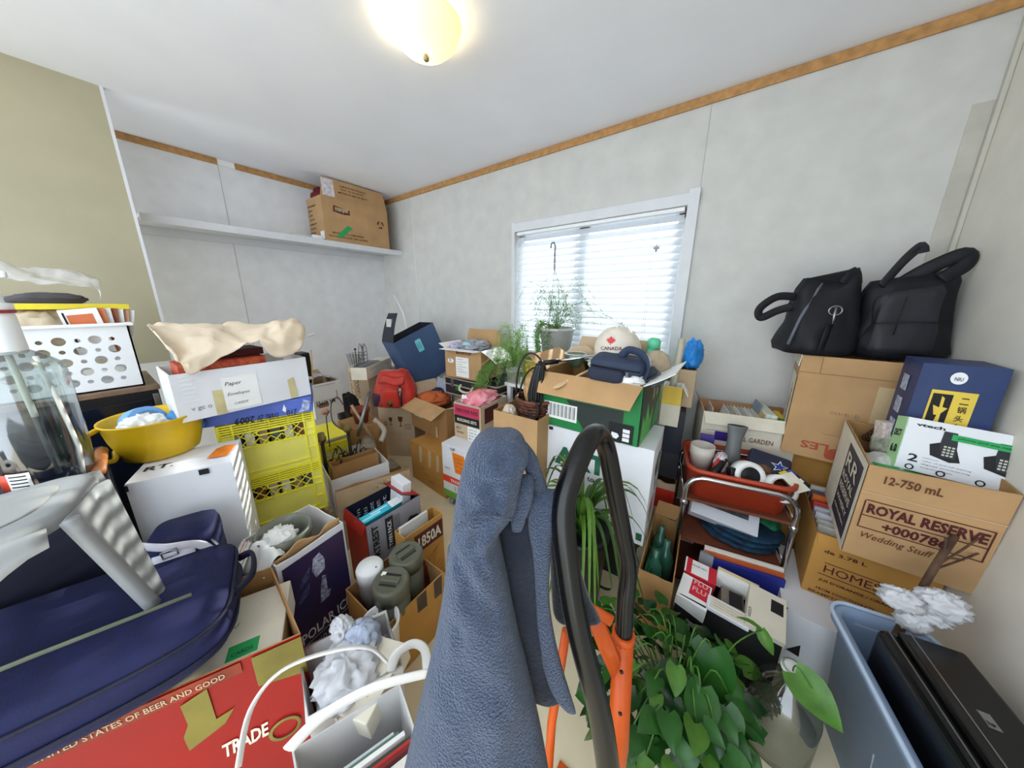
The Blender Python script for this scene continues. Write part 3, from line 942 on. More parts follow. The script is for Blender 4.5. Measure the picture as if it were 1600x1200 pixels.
b.build('printed_bars', INK, jr, solid=0.0004)
for i, (x, y, nm) in enumerate(((-1.36, -0.285, 'cream paper roll on the dark trunk, nearer the grey stool'), (-1.45, -0.345, 'cream paper roll on the dark trunk, at the left picture edge'))):
    o = thing('paper_roll', nm, 'roll', (x, y, 0.870), 0)
    B().lathe([(0.022, 0.0), (0.058, 0.0), (0.060, 0.004), (0.060, 0.051), (0.056, 0.055), (0.024, 0.055), (0.022, 0.052), (0.022, 0.0)], 28, cap0=False, cap1=False).build('paper', mat('cream_paper', (232, 222, 206), 0.8, var=0.03), o)
    B().lathe([(0.0215, 0.001), (0.0215, 0.054)], 20, cap0=False, cap1=False).build('core', mat('core_grey', (130, 116, 104), 0.8), o, solid=0.001)
b = B(); b.tube([(-1.36, -0.060, 0.884), (-1.45, -0.055, 0.884), (-1.55, -0.05, 0.884)], 0.014, 10)
tag(b.build('wooden_rod', mat('orange_wood', (176, 108, 54), 0.5, var=0.2)), 'orange brown wooden rod behind the glass jar', 'rod')

YPOT = mat('yellow_bowl', (236, 196, 34), 0.3, var=0.12, scale=5, transl=0.15)
pc = (at(160, 655, z=0.95) + at(314, 640, z=0.95)) / 2
pt = thing('yellow_bowl', 'yellow plastic bowl with side handle on the white carton', 'bowl', (pc.x, pc.y, 0.804))
rw = 0.128
b = B(); b.lathe([(0.02, 0.002), (0.088, 0.0), (0.098, 0.008), (0.118, 0.08), (0.126, 0.135), (0.131, 0.14), (0.131, 0.146), (0.124, 0.143), (0.115, 0.08), (0.095, 0.012), (0.02, 0.008)], 36)
b.build('bowl_body', YPOT, pt)
b = B(); b.tube(spline([(0.02, -0.128, 0.135), (0.06, -0.160, 0.12), (0.075, -0.155, 0.06), (0.055, -0.115, 0.03), (0.02, -0.105, 0.05)], 6), 0.008, 8); b.build('handle', YPOT, pt)
b = B(); b.tube([(0.07, 0.112, 0.142), (0.055, 0.124, 0.152), (0.04, 0.128, 0.142)], 0.005, 6); b.build('lug', YPOT, pt)
BT = mat('blue_tape', (118, 170, 220), 0.6, var=0.05)
for i, (dx, dy, dz, tl, rr_, nm) in enumerate(((-0.02, -0.025, 0.115, 75, 0.062, 'pale blue masking tape roll upright in the yellow bowl'), (0.01, 0.07, 0.10, 40, 0.055, 'deeper blue tape roll leaning in the yellow bowl'))):
    o = thing('tape_roll', nm, 'tape', V((pc.x + dx, pc.y + dy, 0.80 + dz)), 0, 'tape rolls in the yellow bowl', rot=(0, rad(tl), rad(35 + 50 * i)))
    m_ = BT if i == 0 else mat('deep_blue_tape', (66, 140, 196), 0.6, var=0.05)
    B().lathe([(0.042, -0.02), (rr_, -0.02), (rr_ + 0.001, 0), (rr_, 0.02), (0.042, 0.02), (0.041, 0)], 30, cap0=False, cap1=False).add([], []).build('tape', m_, o)
    B().lathe([(0.0405, -0.019), (0.0405, 0.019)], 24, cap0=False, cap1=False).build('core', PAPER2, o, solid=0.001)
crumple('tissue', 'white tissue tucked in front of the blue tape roll', 'tissue', (pc.x + 0.05, pc.y - 0.03, 0.925), (0.10, 0.10, 0.07), PAPER, 0.3, 2.6, 9)

# --- grey step stool on the navy suitcase
GR = mat('grey_plastic', (148, 150, 152), 0.4, var=0.02)
NAVY = mat('navy_fabric', (16, 21, 68), 0.8, var=0.12, scale=30, bump=0.12, bscale=200)
NAVYD = mat('navy_fabric_dark', (11, 14, 42), 0.7, var=0.1, scale=30, bump=0.1, bscale=200)
sx, sy, sz0, sz1 = -1.125, -0.275, 0.506, 0.640
su = thing('suitcase', 'soft navy blue suitcase lying under the grey stool', 'suitcase', (sx, sy, sz0), rad(-17))


def sbox(b, hx, hy, z0, z1, e=5, n=40, lv=9, m=0, puff=0.0):
    rings = []
    for j in range(lv):
        t = j / (lv - 1) * 2 - 1
        k = (1 - abs(t) ** 6) ** (1 / 6) if abs(t) < 1 else 0.90
        k = max(k, 0.90)
        ring = []
        for i in range(n):
            ph = 2 * PI * i / n
            cx, sn = math.cos(ph), math.sin(ph)
            ux = math.copysign(abs(cx) ** (2 / e), cx); uy = math.copysign(abs(sn) ** (2 / e), sn)
            q = k + puff * noise.noise(V((ux * 2, uy * 2, t * 2)))
            ring.append(V((hx * ux * q, hy * uy * q, (z0 + z1) / 2 + t * (z1 - z0) / 2)))
        rings.append(ring)
    return b.rings(rings, m)


b = B(); sbox(b, 0.185, 0.40, 0, sz1 - sz0, 5, 48, 13, puff=0.025); b.build('shell', NAVY, su)
for zf, nm in ((0.32, 'piping'), (0.78, 'piping')):
    b = B(); pts = []
    for i in range(60):
        ph = 2 * PI * i / 60; cx, sn = math.cos(ph), math.sin(ph)
        pts.append((0.187 * math.copysign(abs(cx) ** (2 / 5), cx), 0.402 * math.copysign(abs(sn) ** (2 / 5), sn), (sz1 - sz0) * zf))
    b.tube(pts, 0.0045, 6, closed=True); b.build(nm, NAVYD, su)
b = B(); b.tube([(0.05, -0.37, 0.131), (0.05, 0.1, 0.135), (0.055, 0.33, 0.133)], 0.005, 6, flat=(0.4, 2)); b.build('zip_strip', mat('olive_zip', (120, 124, 100), 0.5), su)
b = B(); b.tube(spline([(-0.09, 0.40, 0.085), (-0.07, 0.435, 0.10), (0.02, 0.44, 0.10), (0.05, 0.40, 0.085)], 6), 0.009, 8, flat=(0.6, 1.3)); b.build('handle', NAVYD, su)
b = B(); b.tube([(-0.14, 0.30, 0.13), (-0.16, 0.34, 0.14), (-0.12, 0.36, 0.135)], 0.004, 6); b.build('zip_pull', STEEL, su)
# a canvas bag with a buckle between suitcase and white box
bgx = at(255, 900, z=0.70)
o = thing('shoulder_bag', 'navy and white canvas shoulder bag behind the grey stool leg', 'bag', (-1.245, 0.055, 0.5), rad(-20))
b = B(); sbox(b, 0.07, 0.075, 0, 0.185, 4, 32, puff=0.05); b.build('bag_body', NAVY, o)
b = B(); b.grid(6, 6, lambda u, v: V((0.078 + 0.004 * math.sin(PI * v), -0.05 + 0.085 * u, 0.09 + 0.07 * v))); b.build('canvas_patch', mat('white_canvas', (206, 204, 214), 0.8, var=0.1), o, solid=0.003)
b = B(); b.tube(spline([(0.05, -0.07, 0.186), (0.078, -0.02, 0.178), (0.078, 0.05, 0.15), (0.076, 0.078, 0.05)], 6), 0.010, 8, flat=(0.35, 1.4)); b.build('strap', mat('white_strap', (210, 206, 214), 0.7), o)
b = B(); b.tube([(0.084, -0.03, 0.168), (0.084, 0.0, 0.172), (0.084, 0.002, 0.152), (0.084, -0.028, 0.148)], 0.003, 6, closed=True); b.build('buckle', STEEL, o)
for i in range(4):
    p = V((-1.235 + 0.012 * i, 0.125 + 0.006 * i, 0.42))
    c = [(170, 168, 170), (190, 120, 120), (226, 226, 230), (120, 118, 124)][i]
    book('magazine', ('grey magazine between the navy bag and the white carton', 'pink magazine between the navy bag and the white carton', 'white magazine between the navy bag and the white carton', 'charcoal magazine nearest the vodka box')[i], p, (0.20, 0.15, 0.010), (0, rad(-72), rad(62)), mat('mgz_%d' % i, c, 0.5, var=0.15, scale=40), 'magazines beside the navy bag', 'magazine')

# stool: seat plate, arched apron along the near edge, splayed channel legs
N0 = V((-0.957, -0.112, 0.0))                     # near right corner of the seat
e1 = V((0.10, -0.995, 0)).normalized()             # along the near edge, out of the picture
e2 = V((-0.95, 0.26, 0)).normalized()              # along the right end, away from the camera
ZT = 0.955
st = thing('step_stool', 'grey plastic step stool standing on the navy suitcase', 'stool', (N0.x, N0.y, 0.642))
ZL = ZT - 0.642
DP, LN = 0.25, 0.45


def sq_(u, v, z): return e1 * u + e2 * v + V((0, 0, z))


def plate(m_, z):
    out = []
    r = 0.06
    for cu_, cv_, a0 in ((LN - r - m_, DP - r - m_, 0), (r + m_, DP - r - m_, 90), (r + m_, r + m_, 180), (LN - r - m_, r + m_, 270)):
        for k in range(9):
            a = rad(a0 + 90 * k / 8)
            out.append(sq_(cu_ + r * math.cos(a), cv_ + r * math.sin(a), z))
    return out


b = B(); b.rings([plate(0.0, ZL - 0.035), plate(-0.004, ZL - 0.022), plate(0.0, ZL - 0.006), plate(0.010, ZL)]); b.build('seat', GR, st)
b = B(); b.rings([plate(0.035, ZL), plate(0.035, ZL + 0.002), plate(0.039, ZL + 0.003)]); b.build('seat_inset', mat('grey_plastic_pale', (158, 158, 156), 0.5, var=0.02, bump=0.05, bscale=300), st)
for v0, sg in ((0.0, -1), (DP, 1)):
    b = B()

    def ap_(u, v, v0=v0, sg=sg):
        s_ = 0.004 + u * (LN - 0.008)
        q_ = min(s_, LN - s_)
        low = ZL - 0.045 - 0.075 * math.sin(min(1.0, q_ / 0.14) * PI / 2) ** 2
        z = low + (ZL - 0.012 - low) * v
        return sq_(s_, v0 + sg * 0.012 * (1 - v), z)
    b.grid(20, 4, ap_); b.build('apron', GR, st, solid=0.006)
for u0, sg in ((0.0, -1), (LN, 1)):
    # each end is one broad channel leg: a plate with raised rounded flanges, narrowing and splaying to the foot
    b = B(); rings = []
    for i in range(11):
        t = i / 10
        z = (ZL - 0.02) * (1 - t)
        va, vb = 0.012 + 0.028 * t, 0.185 - 0.085 * t
        out = u0 + sg * (0.006 + 0.050 * t)
        fl_ = 0.020
        pr = [(va, -0.002), (va - 0.004, fl_ * 0.7), (va + 0.004, fl_), (va + 0.016, fl_), (va + 0.024, fl_ * 0.6), (va + 0.026, 0.002), (vb - 0.026, 0.002), (vb - 0.024, fl_ * 0.6), (vb - 0.016, fl_), (vb - 0.004, fl_), (vb + 0.004, fl_ * 0.7), (vb, -0.002), ((va + vb) / 2, -0.004)]
        rings.append([sq_(out + sg * h_, v_, z) for v_, h_ in pr])
    b.rings(rings, 0, True); b.build('leg', GR, st)
    b = B()
    b.grid(10, 2, lambda u, v: sq_(u0 + sg * (0.060 - 0.006 * v), 0.045 + 0.052 * u, 0.002 + 0.016 * v)); b.build('foot', GR, st, solid=0.005)

# ================================================================ MIDDLE
# shelf carton
A_, C_ = at(509, 370, x=-2.89), at(609, 387, x=-2.89)
sb = carton('shelf_carton', 'open brown carton with green tape standing on the high white shelf', a=(A_.x, A_.y, 2.21), b=(C_.x, C_.y, 2.21), z=2.21, zb=1.852, d=0.27, mt=KR, flaps={'f': (-4, 0.150, 0.03, 0.0, [KR, KIN]), 'r': (-10, 0.13, 0.02)})
sb.txt('f', 'manpat', 0.17, 0.68, 0.36, BRINK, hf=0.13, bold=0.03)
sb.pat('f', 'printed_logo', 0.14, 0.655, 0.38, 0.83, BRINK, pts=[(0, 0.2), (0.6, 0), (1, 0.1), (1, 0.7), (0.4, 0.85), (0.05, 1)], t=0.0003)
for o in list(sb.body.children):
    if o.name.startswith('lettering'): o.data.materials[0] = KRP
sb.txt('f', 'MOVE THIS ALL DIRECTIONS', 0.10, 0.185, 0.56, BRINK, hf=0.042)
sb.txt('f', 'DO NOT STACK OR LAYERS', 0.05, 0.105, 0.62, BRINK, hf=0.042)
sb.pat('f', 'green_tape', 0.15, 0.10, 0.40, 0.42, GTAPE, pts=[(0, 0.1), (0.25, 0), (1, 0.85), (0.7, 1)], ex=0.001)
# recycling mark: three bent arrows
for i in range(3):
    b = B(); b.poly([(-0.46, -0.62), (0.08, -0.62), (0.08, -0.76), (0.40, -0.50), (0.08, -0.24), (0.08, -0.38), (-0.30, -0.38)], 0.02)
    q = b.build('recycling_arrow', BRINK, sb.o)
    q.matrix_local = Matrix.Translation((sb.W * 0.86, -0.0045, sb.H * 0.60)) @ Matrix.Rotation(PI / 2, 4, 'X') @ Matrix.Rotation(rad(120 * i), 4, 'Z') @ Matrix.Scale(0.052, 4)
fl_ = [o for o in sb.o.children if o.name.startswith('flap')][0]
tx = 0.0
for i, (s, u0, u1) in enumerate((('CARTON REUTILISABLE', 0.27, 0.66), ('S.V.P. NE PAS JETER', 0.29, 0.62), ('METTRE EN BAC DE RECYC', 0.25, 0.69))):
    text(sb.o, s, (u0 * sb.W, 0.008 - (0.095 - i * 0.026) * 0.07, sb.H + 0.098 - i * 0.026), (1, 0, 0), (0, -0.07 + 0.14, 1), BRINK, width=(u1 - u0) * sb.W, height=0.014, lift=0.004)
patch(sb.o, 'torn_white', (0.02, 0.001, sb.H + 0.004), (1, 0, 0), (0, 0.07, 1), 0.10, 0.135, mat('torn_white', (214, 208, 212), 0.8, var=0.15, scale=40), 0.002)
for i, wd in enumerate((0.7, 0.4, 0.35, 0.5, 0.62, 0.5, 0.45)): sb.txt('l', ('NE PAS EMPILER', 'KEEP DRY', 'POIDS', 'QUANTITE', 'EXPIRES ON', 'DO NOT DROP', 'PRODUIT')[i], 0.06, 0.80 - 0.10 * i, 0.06 + wd * 0.8, INK, hf=0.035)
sb.pat('l', 'barcode_label', 0.72, 0.03, 0.98, 0.22, PAPER)
crumple('red_cloth', 'dark red cloth bulging from the carton on the shelf', 'cloth', sb.w(0.12, 0.15, 0.375), (0.22, 0.22, 0.17), mat('red_cloth', (104, 14, 18), 0.7), 0.12, 2, 3)
o = slab('glass_tray', 'pale flat tray on the shelf left of the carton', 'tray', (-2.935, 1.17, 1.852), (0.10, 0.16, 0.012), (0, 0, 0), mat('pale_tray', (200, 210, 200), 0.3, var=0))
o = slab('small_dispenser', 'tiny white dispenser on the shelf in front of the carton', 'dispenser', (-2.898, 1.285, 1.852), (0.03, 0.07, 0.03), (0, 0, 0.1), WHITE, bands=((0.2, 0.5, 0.9, 0.95, BLACK),))

# --- cardboard boxes by the left back corner
fragile = carton('cardboard_box', 'tall brown carton with fragile glass marks under the red backpack', a=(-2.33, 1.34, 0.5), b=(-2.06, 1.50, 0.5), z=0.5, zb=0.0, d=0.24, mt=KRP, closed=True)
for i, u in enumerate((0.34, 0.62)):
    b = B(); b.poly([(-0.25, 0.5), (0.25, 0.5), (0.18, 0.05), (0.04, -0.05), (0.04, -0.4), (0.2, -0.5), (-0.2, -0.5), (-0.04, -0.4), (-0.04, -0.05), (-0.18, 0.05)], 0.0006)
    q = b.build('fragile_mark', BRINK, fragile.o); q.matrix_local = Matrix.Translation((fragile.W * u, -0.0042, 0.33)) @ Matrix.Rotation(PI / 2, 4, 'X') @ Matrix.Scale(0.09 if i else 0.07, 4)
for v in (0.60, 0.56, 0.52): fragile.txt('f', 'HANDLE', 0.72, v, 0.92, BRINK, hf=0.022)
for v in (0.62, 0.58): fragile.txt('f', 'KEEP', 0.12, v, 0.24, BRINK, hf=0.022)
fragile.line('r', 0.25, 0.55, 0.25, 0.72, BRINK, 0.01); fragile.line('r', 0.55, 0.55, 0.55, 0.72, BRINK, 0.01); fragile.line('r', 0.2, 0.545, 0.62, 0.545, BRINK, 0.006)
c15 = carton('cardboard_box', 'tall brown carton with marker scribbles behind the red backpack', a=(543, 574), b=(574, 582), z=0.72, zb=0.0, d=0.30, mt=KRP, closed=True)
for i, (s, v) in enumerate((('garage tools', 0.18), ('and wires', 0.36), ('cables', 0.54))): c15.txt('f', s, 0.62, v, 0.94, BRINK, up=True, shear=0.3, bold=-0.003)
# beige file box with wire baskets on top
bgb = carton('file_box', 'beige lidded box tilted on the tall carton beside the dark blue box', bl=(574, 594), br=(612, 574), zb=0.722, h=0.10, d=0.13, mt=CREAM, closed=True, seam=False)
bgb.line('f', 0.1, 0.72, 0.95, 0.72, INK, 0.002); bgb.pat('f', 'red_dot', 0.80, 0.5, 0.86, 0.6, mat('red_dot', (220, 120, 110), 0.6, var=0))
bgb.pat('t', 'grey_sheet', 0.02, 0.1, 0.6, 0.95, mat('grey_sheet', (116, 116, 122), 0.5, var=0.1), ex=0.004)
wb = thing('wire_basket', 'small square wire basket with a knob on the beige box', 'basket', bgb.w(0.05, 0.10, 0.113), bgb.rz)
b = B()
for i in range(8):
    z = 0.01 + i * 0.012; s_ = 0.034 + 0.002 * i
    b.tube([(-s_, -s_, z), (s_, -s_, z), (s_, s_, z), (-s_, s_, z)], 0.0012, 5, closed=True)
for x, y in ((-1, -1), (1, -1), (1, 1), (-1, 1), (0, -1), (0, 1), (1, 0), (-1, 0)): b.tube([(x * 0.034, y * 0.034, 0), (x * 0.05, y * 0.05, 0.1)], 0.0013, 5)
b.build('wire_cage', IRON, wb)
b = B(); b.tube([(0, 0, 0.0), (0, 0, 0.125)], 0.003, 6).sph((0, 0, 0.13), 0.009); b.build('knob', IRON, wb)
wc = thing('wire_ornament', 'black wire arch ornament beside the dark blue box', 'ornament', bgb.w(0.165, 0.10, 0.113), bgb.rz)
b = B()
for y in (-0.02, 0.02): b.tube(spline([(-0.025, y, 0), (-0.027, y, 0.10), (0, y, 0.16), (0.027, y, 0.10), (0.025, y, 0)], 6), 0.0022, 5)
for z in (0.03, 0.06, 0.09): b.tube([(-0.026, -0.02, z), (0.026, -0.02, z), (0.026, 0.02, z), (-0.026, 0.02, z)], 0.0015, 5, closed=True)
for a in range(0, 360, 45): b.tube([(0.0, 0, 0.13), (0.03 * math.cos(rad(a)), 0.0, 0.13 + 0.03 * math.sin(rad(a)))], 0.0015, 5)
b.build('wires', BLACK, wc)

# big dark blue box leaning to the left
NB = mat('dark_blue_card', (62, 84, 120), 0.5, var=0.06, scale=5)
NBD = mat('dark_blue_inside', (40, 42, 52), 0.7, var=0.05)
tl = at(652, 606, y=1.60)
nb = carton('dark_blue_box', 'large dark blue box leaning over in the corner with open flap', base=((tl.x, tl.y, tl.z - 0.02), 0.40, 0), h=0.46, d=0.24, mt=NB, inner=NBD, flaps={'l': (-28, 0.25, 0.03, -0.3)}, rot=Euler((rad(-2), rad(-22), rad(80))), flapmat=[NBD, NBD])
nb.pat('f', 'teal_sticker', 0.42, 0.62, 0.56, 0.86, mat('teal_sticker', (120, 206, 216), 0.5, var=0.1), pts=[(0.1, 0), (0.9, 0), (1, 0.1), (1, 0.9), (0.9, 1), (0.1, 1), (0, 0.9), (0, 0.1)])
nb.line('f', 0.46, 0.68, 0.46, 0.80, INK, 0.004); nb.line('f', 0.51, 0.68, 0.51, 0.80, INK, 0.004)
patch(nb.o, 'white_label', (0.062, 0.085, nb.H + 0.085), (0, 1, 0), (0.45, 0, 0.89), 0.09, 0.09, PAPER2, 0.012)
b = B(); b.tube([nb.w(0.10, 0.12, 0.02), at(630, 490, y=1.80), at(616, 461, y=1.84)], 0.0055, 8)
tag(b.build('white_stick', WHITE), 'white plastic stick poking up behind the dark blue box flap', 'stick')

# red backpack
RED = mat('red_nylon', (190, 38, 20), 0.5, var=0.12, scale=9, bump=0.15, bscale=18, sheen=0.2)
REDD = mat('dark_purple_nylon', (52, 26, 50), 0.6, var=0.1)
bp = thing('backpack', 'red backpack with a round badge lying on the tall carton', 'backpack', (-2.13, 1.40, 0.503), rad(32))
b = B(); rings = []
for j in range(9):
    t = j / 8
    hw_ = 0.155 - 0.05 * t ** 3 + 0.012 * math.sin(PI * t); ht_ = 0.085 * (1 - 0.35 * t * t)
    ring = []
    for k in range(32):
        ph = 2 * PI * k / 32; cx, sn = math.cos(ph), math.sin(ph)
        ux = math.copysign(abs(cx) ** 0.5, cx); uy = math.copysign(abs(sn) ** 0.55, sn)
        w_ = 1 + 0.09 * noise.noise(V((ux * 2.5, uy * 2.5, t * 5)))
        ring.append(V((hw_ * ux * w_, ht_ * uy * w_, 0.29 * t)))
    rings.append(ring)
b.rings(rings); b.build('bag_body', RED, bp)
b = B(); sbox(b, 0.072, 0.03, 0.01, 0.16, 4, 28); q = b.build('front_pocket', RED, bp); q.location = (-0.005, -0.088, 0)
b = B(); sbox(b, 0.045, 0.04, 0.005, 0.11, 4, 24); q = b.build('side_pocket', REDD, bp); q.location = (-0.13, -0.04, 0)
b = B(); b.tube([(0.075, -0.095, 0.19), (0.085, -0.105, 0.10), (0.08, -0.10, 0.02)], 0.007, 6); b.build('zip', REDD, bp)
b = B(); b.sph((0.082, -0.108, 0.155), 0.014, 0.008, 0.022); b.tube([(0.082, -0.112, 0.14), (0.078, -0.114, 0.09)], 0.004, 6); b.build('buckle', STEEL, bp)
b = B(); b.lathe([(0.0005, 0), (0.024, 0), (0.024, 0.002)], 20); q = b.build('badge', mat('badge_olive', (92, 84, 40), 0.5, var=0.5, scale=120), bp); q.matrix_local = Matrix.Translation((-0.005, -0.1185, 0.045)) @ Matrix.Rotation(PI / 2, 4, 'X')
b = B(); b.grid(10, 4, lambda u, v: V((-0.10 + 0.21 * u, -0.085 - 0.012 * math.sin(PI * u) + 0.02 * v, 0.20 + 0.06 * v + 0.012 * math.sin(7 * u)))); b.build('top_flap', RED, bp, solid=0.005)
b = B(); b.tube(spline([(0.03, 0.02, 0.285), (0.06, -0.01, 0.305), (0.10, 0.0, 0.285), (0.12, 0.02, 0.23)], 5), 0.008, 6, flat=(0.5, 1.6)); b.build('shoulder_strap', RED, bp)

# chrome pole, roll of pipe wrap and odds and ends behind the white open box
b = B(); b.tube([at(559, 682, x=-1.98), at(577, 612, x=-2.06)], 0.0125, 10); tag(b.build('metal_pole', STEEL), 'shiny metal pole leaning behind the white open box', 'pole')
b = B(); b.tube([at(549, 633, x=-2.12), at(585, 690, x=-1.98)], 0.010, 8); tag(b.build('wooden_stick', mat('pale_wood', (176, 150, 120), 0.6, var=0.1)), 'pale wooden stick crossing behind the metal pole', 'stick')
GFELT = mat('grey_felt', (150, 138, 122), 0.9, var=0.15, scale=20, bump=0.2, bscale=50)
rl = thing('pipe_wrap', 'grey roll of felt pipe wrap behind the white open box', 'roll', at(575, 700, x=-1.93), 0, None, (PI / 2, 0, rad(62)))
B().lathe([(0.022, -0.12), (0.052, -0.12), (0.055, 0.0), (0.052, 0.075), (0.022, 0.075), (0.021, 0.0)], 24, cap0=False, cap1=False).build('felt', GFELT, rl)
B().lathe([(0.0215, -0.118), (0.0215, 0.073)], 16, cap0=False, cap1=False).build('core', mat('core_dark', (70, 48, 40), 0.8, var=0), rl, solid=0.001)
b = B(); b.tube(spline([at(584, 655, x=-2.08), at(600, 672, x=-2.03), at(595, 690, x=-1.98)], 5), 0.020, 8); tag(b.build('white_hose', mat('dirty_white', (196, 188, 178), 0.7, var=0.15)), 'dirty white hose hanging down to the felt roll', 'hose')
dbp = at(545, 640, x=-2.55)
support('brown carton on the floor under the dark bag', dbp.x - 0.08, dbp.x + 0.07, dbp.y - 0.07, dbp.y + 0.07, 0, dbp.z - 0.105)
crumple('dark_bag', 'dark bag beside the white fruit box and the tall carton', 'bag', at(545, 640, x=-2.55), (0.16, 0.16, 0.26), mat('dark_cloth', (36, 36, 42), 0.6, var=0.1), 0.2, 2, 4)
rp = thing('clay_pot', 'reddish clay pot beside the metal pole', 'pot', (-2.16, 1.10, 0.44)); B().lathe([(0.045, 0), (0.06, 0.09), (0.068, 0.09), (0.068, 0.115), (0.056, 0.115), (0.042, 0.01)], 20).build('pot_body', mat('clay', (140, 66, 44), 0.8, var=0.1), rp)
support('brown carton on the floor below the clay pot', -2.33, -2.05, 1.00, 1.22, 0, 0.437, KRD)
o = carton('game_box', 'patterned box with a dark front on the floor right of the white open box', a=(596, 742), b=(627, 730), z=0.20, zb=0, d=0.16, mt=mat('rust_card', (140, 92, 52), 0.7), closed=True, seam=False)
o.pat('t', 'patterned_top', 0.03, 0.03, 0.97, 0.97, mat('pattern_top', (150, 140, 116), 0.6, var=0.9, scale=60, rgb2=(90, 84, 78)), ex=0.004)

# --- white open box with brown folder box and scroll ironwork
wo = carton('white_open_box', 'white open box holding a brown divider, right of the yellow crates', a=(517, 752), b=(607, 721), z=0.36, zb=0, d=0.38, mt=WC, inner=WCI)
for i in range(4): wo.txt('l', ('HANDLE WITH CARE', 'OFFICE PAPER', '5 REAMS', 'LETTER')[i], 0.50, 0.86 - 0.12 * i, 0.86, mat('soft_grey_ink', (160, 166, 160), 0.7, var=0), hf=0.03)
wo.pat('l', 'green_mark', 0.72, 0.06, 0.95, 0.2, mat('pale_green', (176, 196, 150), 0.7, var=0.05))
ib = carton('brown_folder_box', 'narrow brown cardboard divider standing inside the white open box', base=(tuple(wo.w(0.03, 0.10, 0.005)), 0.27, wo.rz + 0.03), h=0.385, d=0.075, mt=KRD, inner=KRD, jag=0.004)
ib.pat('f', 'finger_hole', 0.50, 0.72, 0.64, 0.80, mat('hole_dark', (70, 40, 24), 0.9, var=0), pts=[(0, 0), (1, 0), (0.9, 0.7), (0.5, 1), (0.1, 0.7)])
crumple('white_rag', 'white rag in the right corner of the white open box', 'rag', wo.w(0.26, 0.24, 0.26), (0.09, 0.16, 0.09), PAPER2, 0.25, 2.5, 7)
for n_, (px_, py_, top) in enumerate(((502, 742, 640), (548, 722, 655))):
    base = wo.w(0.02 + 0.16 * n_, 0.235 + 0.05 * n_, 0.005)
    o = thing('candle_stand', ('dark scroll iron candle stand nearest the yellow crates', 'dark scroll iron candle stand beside the felt roll')[n_], 'candle stand', base, wo.rz + 0.3)
    H_ = 0.50
    b = B(); b.tube([(0, 0, 0), (0, 0, H_)], 0.011, 8).lathe([(0.05, 0), (0.05, 0.008), (0.012, 0.02)], 16); b.build('post', IRON, o)
    for q in range(4):
        a = q * PI / 2 + 0.4; ca, sa = math.cos(a), math.sin(a)
        b = B(); b.tube([V((r_ * ca, r_ * sa, z_)) for r_, z_ in ((0.011, 0.20), (0.05, 0.24), (0.07, 0.30), (0.045, 0.36), (0.02, 0.34), (0.035, 0.315), (0.055, 0.33), (0.075, 0.38), (0.10, 0.40), (0.115, 0.385), (0.105, 0.365))], 0.0042, 6); b.build('scroll', IRON, o)
    b = B(); b.lathe([(0.012, H_), (0.024, H_ + 0.01), (0.026, H_ + 0.03), (0.02, H_ + 0.035), (0.018, H_ + 0.06), (0.012, H_ + 0.06)], 14); b.build('candle_cup', mat('old_brass', (140, 120, 70), 0.5, 0.5, var=0.2), o)
    if n_ == 0:
        b = B(); b.tube([(-0.03, 0, H_ - 0.02), (-0.03, 0, H_ + 0.26)], 0.003, 5).tube([(0.04, 0.0, H_ - 0.05), (0.045, 0, H_ + 0.15), (0.07, 0.0, H_ + 0.18)], 0.003, 5); b.build('thin_rod', IRON, o)
    else:
        b = B(); b.tube(spline([(0.0, 0.03, H_), (-0.06, 0.05, H_ + 0.08), (-0.05, 0.06, H_ + 0.20), (0.0, 0.07, H_ + 0.23), (0.03, 0.07, H_ + 0.17)], 6), 0.003, 5); b.build('thin_rod', IRON, o)

# flattened carton leaning in front
fc = carton('flattened_carton', 'flattened brown carton with torn tape standing in front of the white open box', a=(524, 770), b=(640, 733), z=0.37, zb=0, d=0.028, mt=KRP, inner=KRD, bulge=0.006, jag=0.006)
fc.pat('f', 'packing_tape', 0.02, 0.72, 0.42, 0.95, TAPE, pts=[(0, 0.1), (0.9, 0), (1, 0.5), (0.8, 1), (0.1, 0.9)])
fc.pat('f', 'torn_strip', 0.45, 0.86, 0.98, 0.97, mat('torn_kraft', (206, 184, 152), 0.9, var=0.2, scale=40), pts=[(0, 0), (0.4, 0.2), (0.9, 0), (1, 0.6), (0.6, 1), (0.1, 0.8)])
fc.txt('f', '24 fl', 0.66, 0.955 - 0.06, 0.74, BRINK, hf=0.03)
fc.line('f', 0.0, 0.70, 1.0, 0.70, BRINK, 0.001)

# small leftovers between crate and box
crumple('corn_packing', 'brown mottled packing scraps at the foot of the yellow crate', 'scrap', at(497, 806, z=0.18), (0.14, 0.12, 0.14), mat('mottled', (150, 130, 100), 0.9, var=0.9, scale=70, rgb2=(196, 180, 150)), 0.3, 3, 5)

# --- red and black appliance box
FR, FB, FG = mat('fort_red', (164, 34, 26), 0.5, var=0.05), mat('fort_black', (24, 26, 48), 0.5, var=0.05), mat('fort_grey', (150, 150, 158), 0.5, var=0.06)
fb = carton('appliance_box', 'open red, black and grey appliance box holding a turquoise carton', a=(572, 823), b=(656, 773), z=0.40, zb=0.0, d=0.195, mt=FG, inner=FB, flaps={'r': (-68, 0.10, 0.02, 0.1, [FR, FB]), 'l': (160, 0.05, 0.01, 0.1, [FR, FR])})
fb.pat('l', 'red_side', 0, 0, 1, 1, FR, 0.0005)
fb.txt('f', 'FORTREST', 0.40, 0.175, 0.96, INK, up=True, bold=0.03, hf=0.11)
fb.pat('f', 'black_band', 0.30, 0.55, 0.44, 0.96, mat('band_dark', (36, 44, 50), 0.5, var=0))
fb.txt('f', 'TWIN PACK', 0.57, 0.405, 0.92, WINK, up=True, bold=0.02, hf=0.075, lift=0.0016)
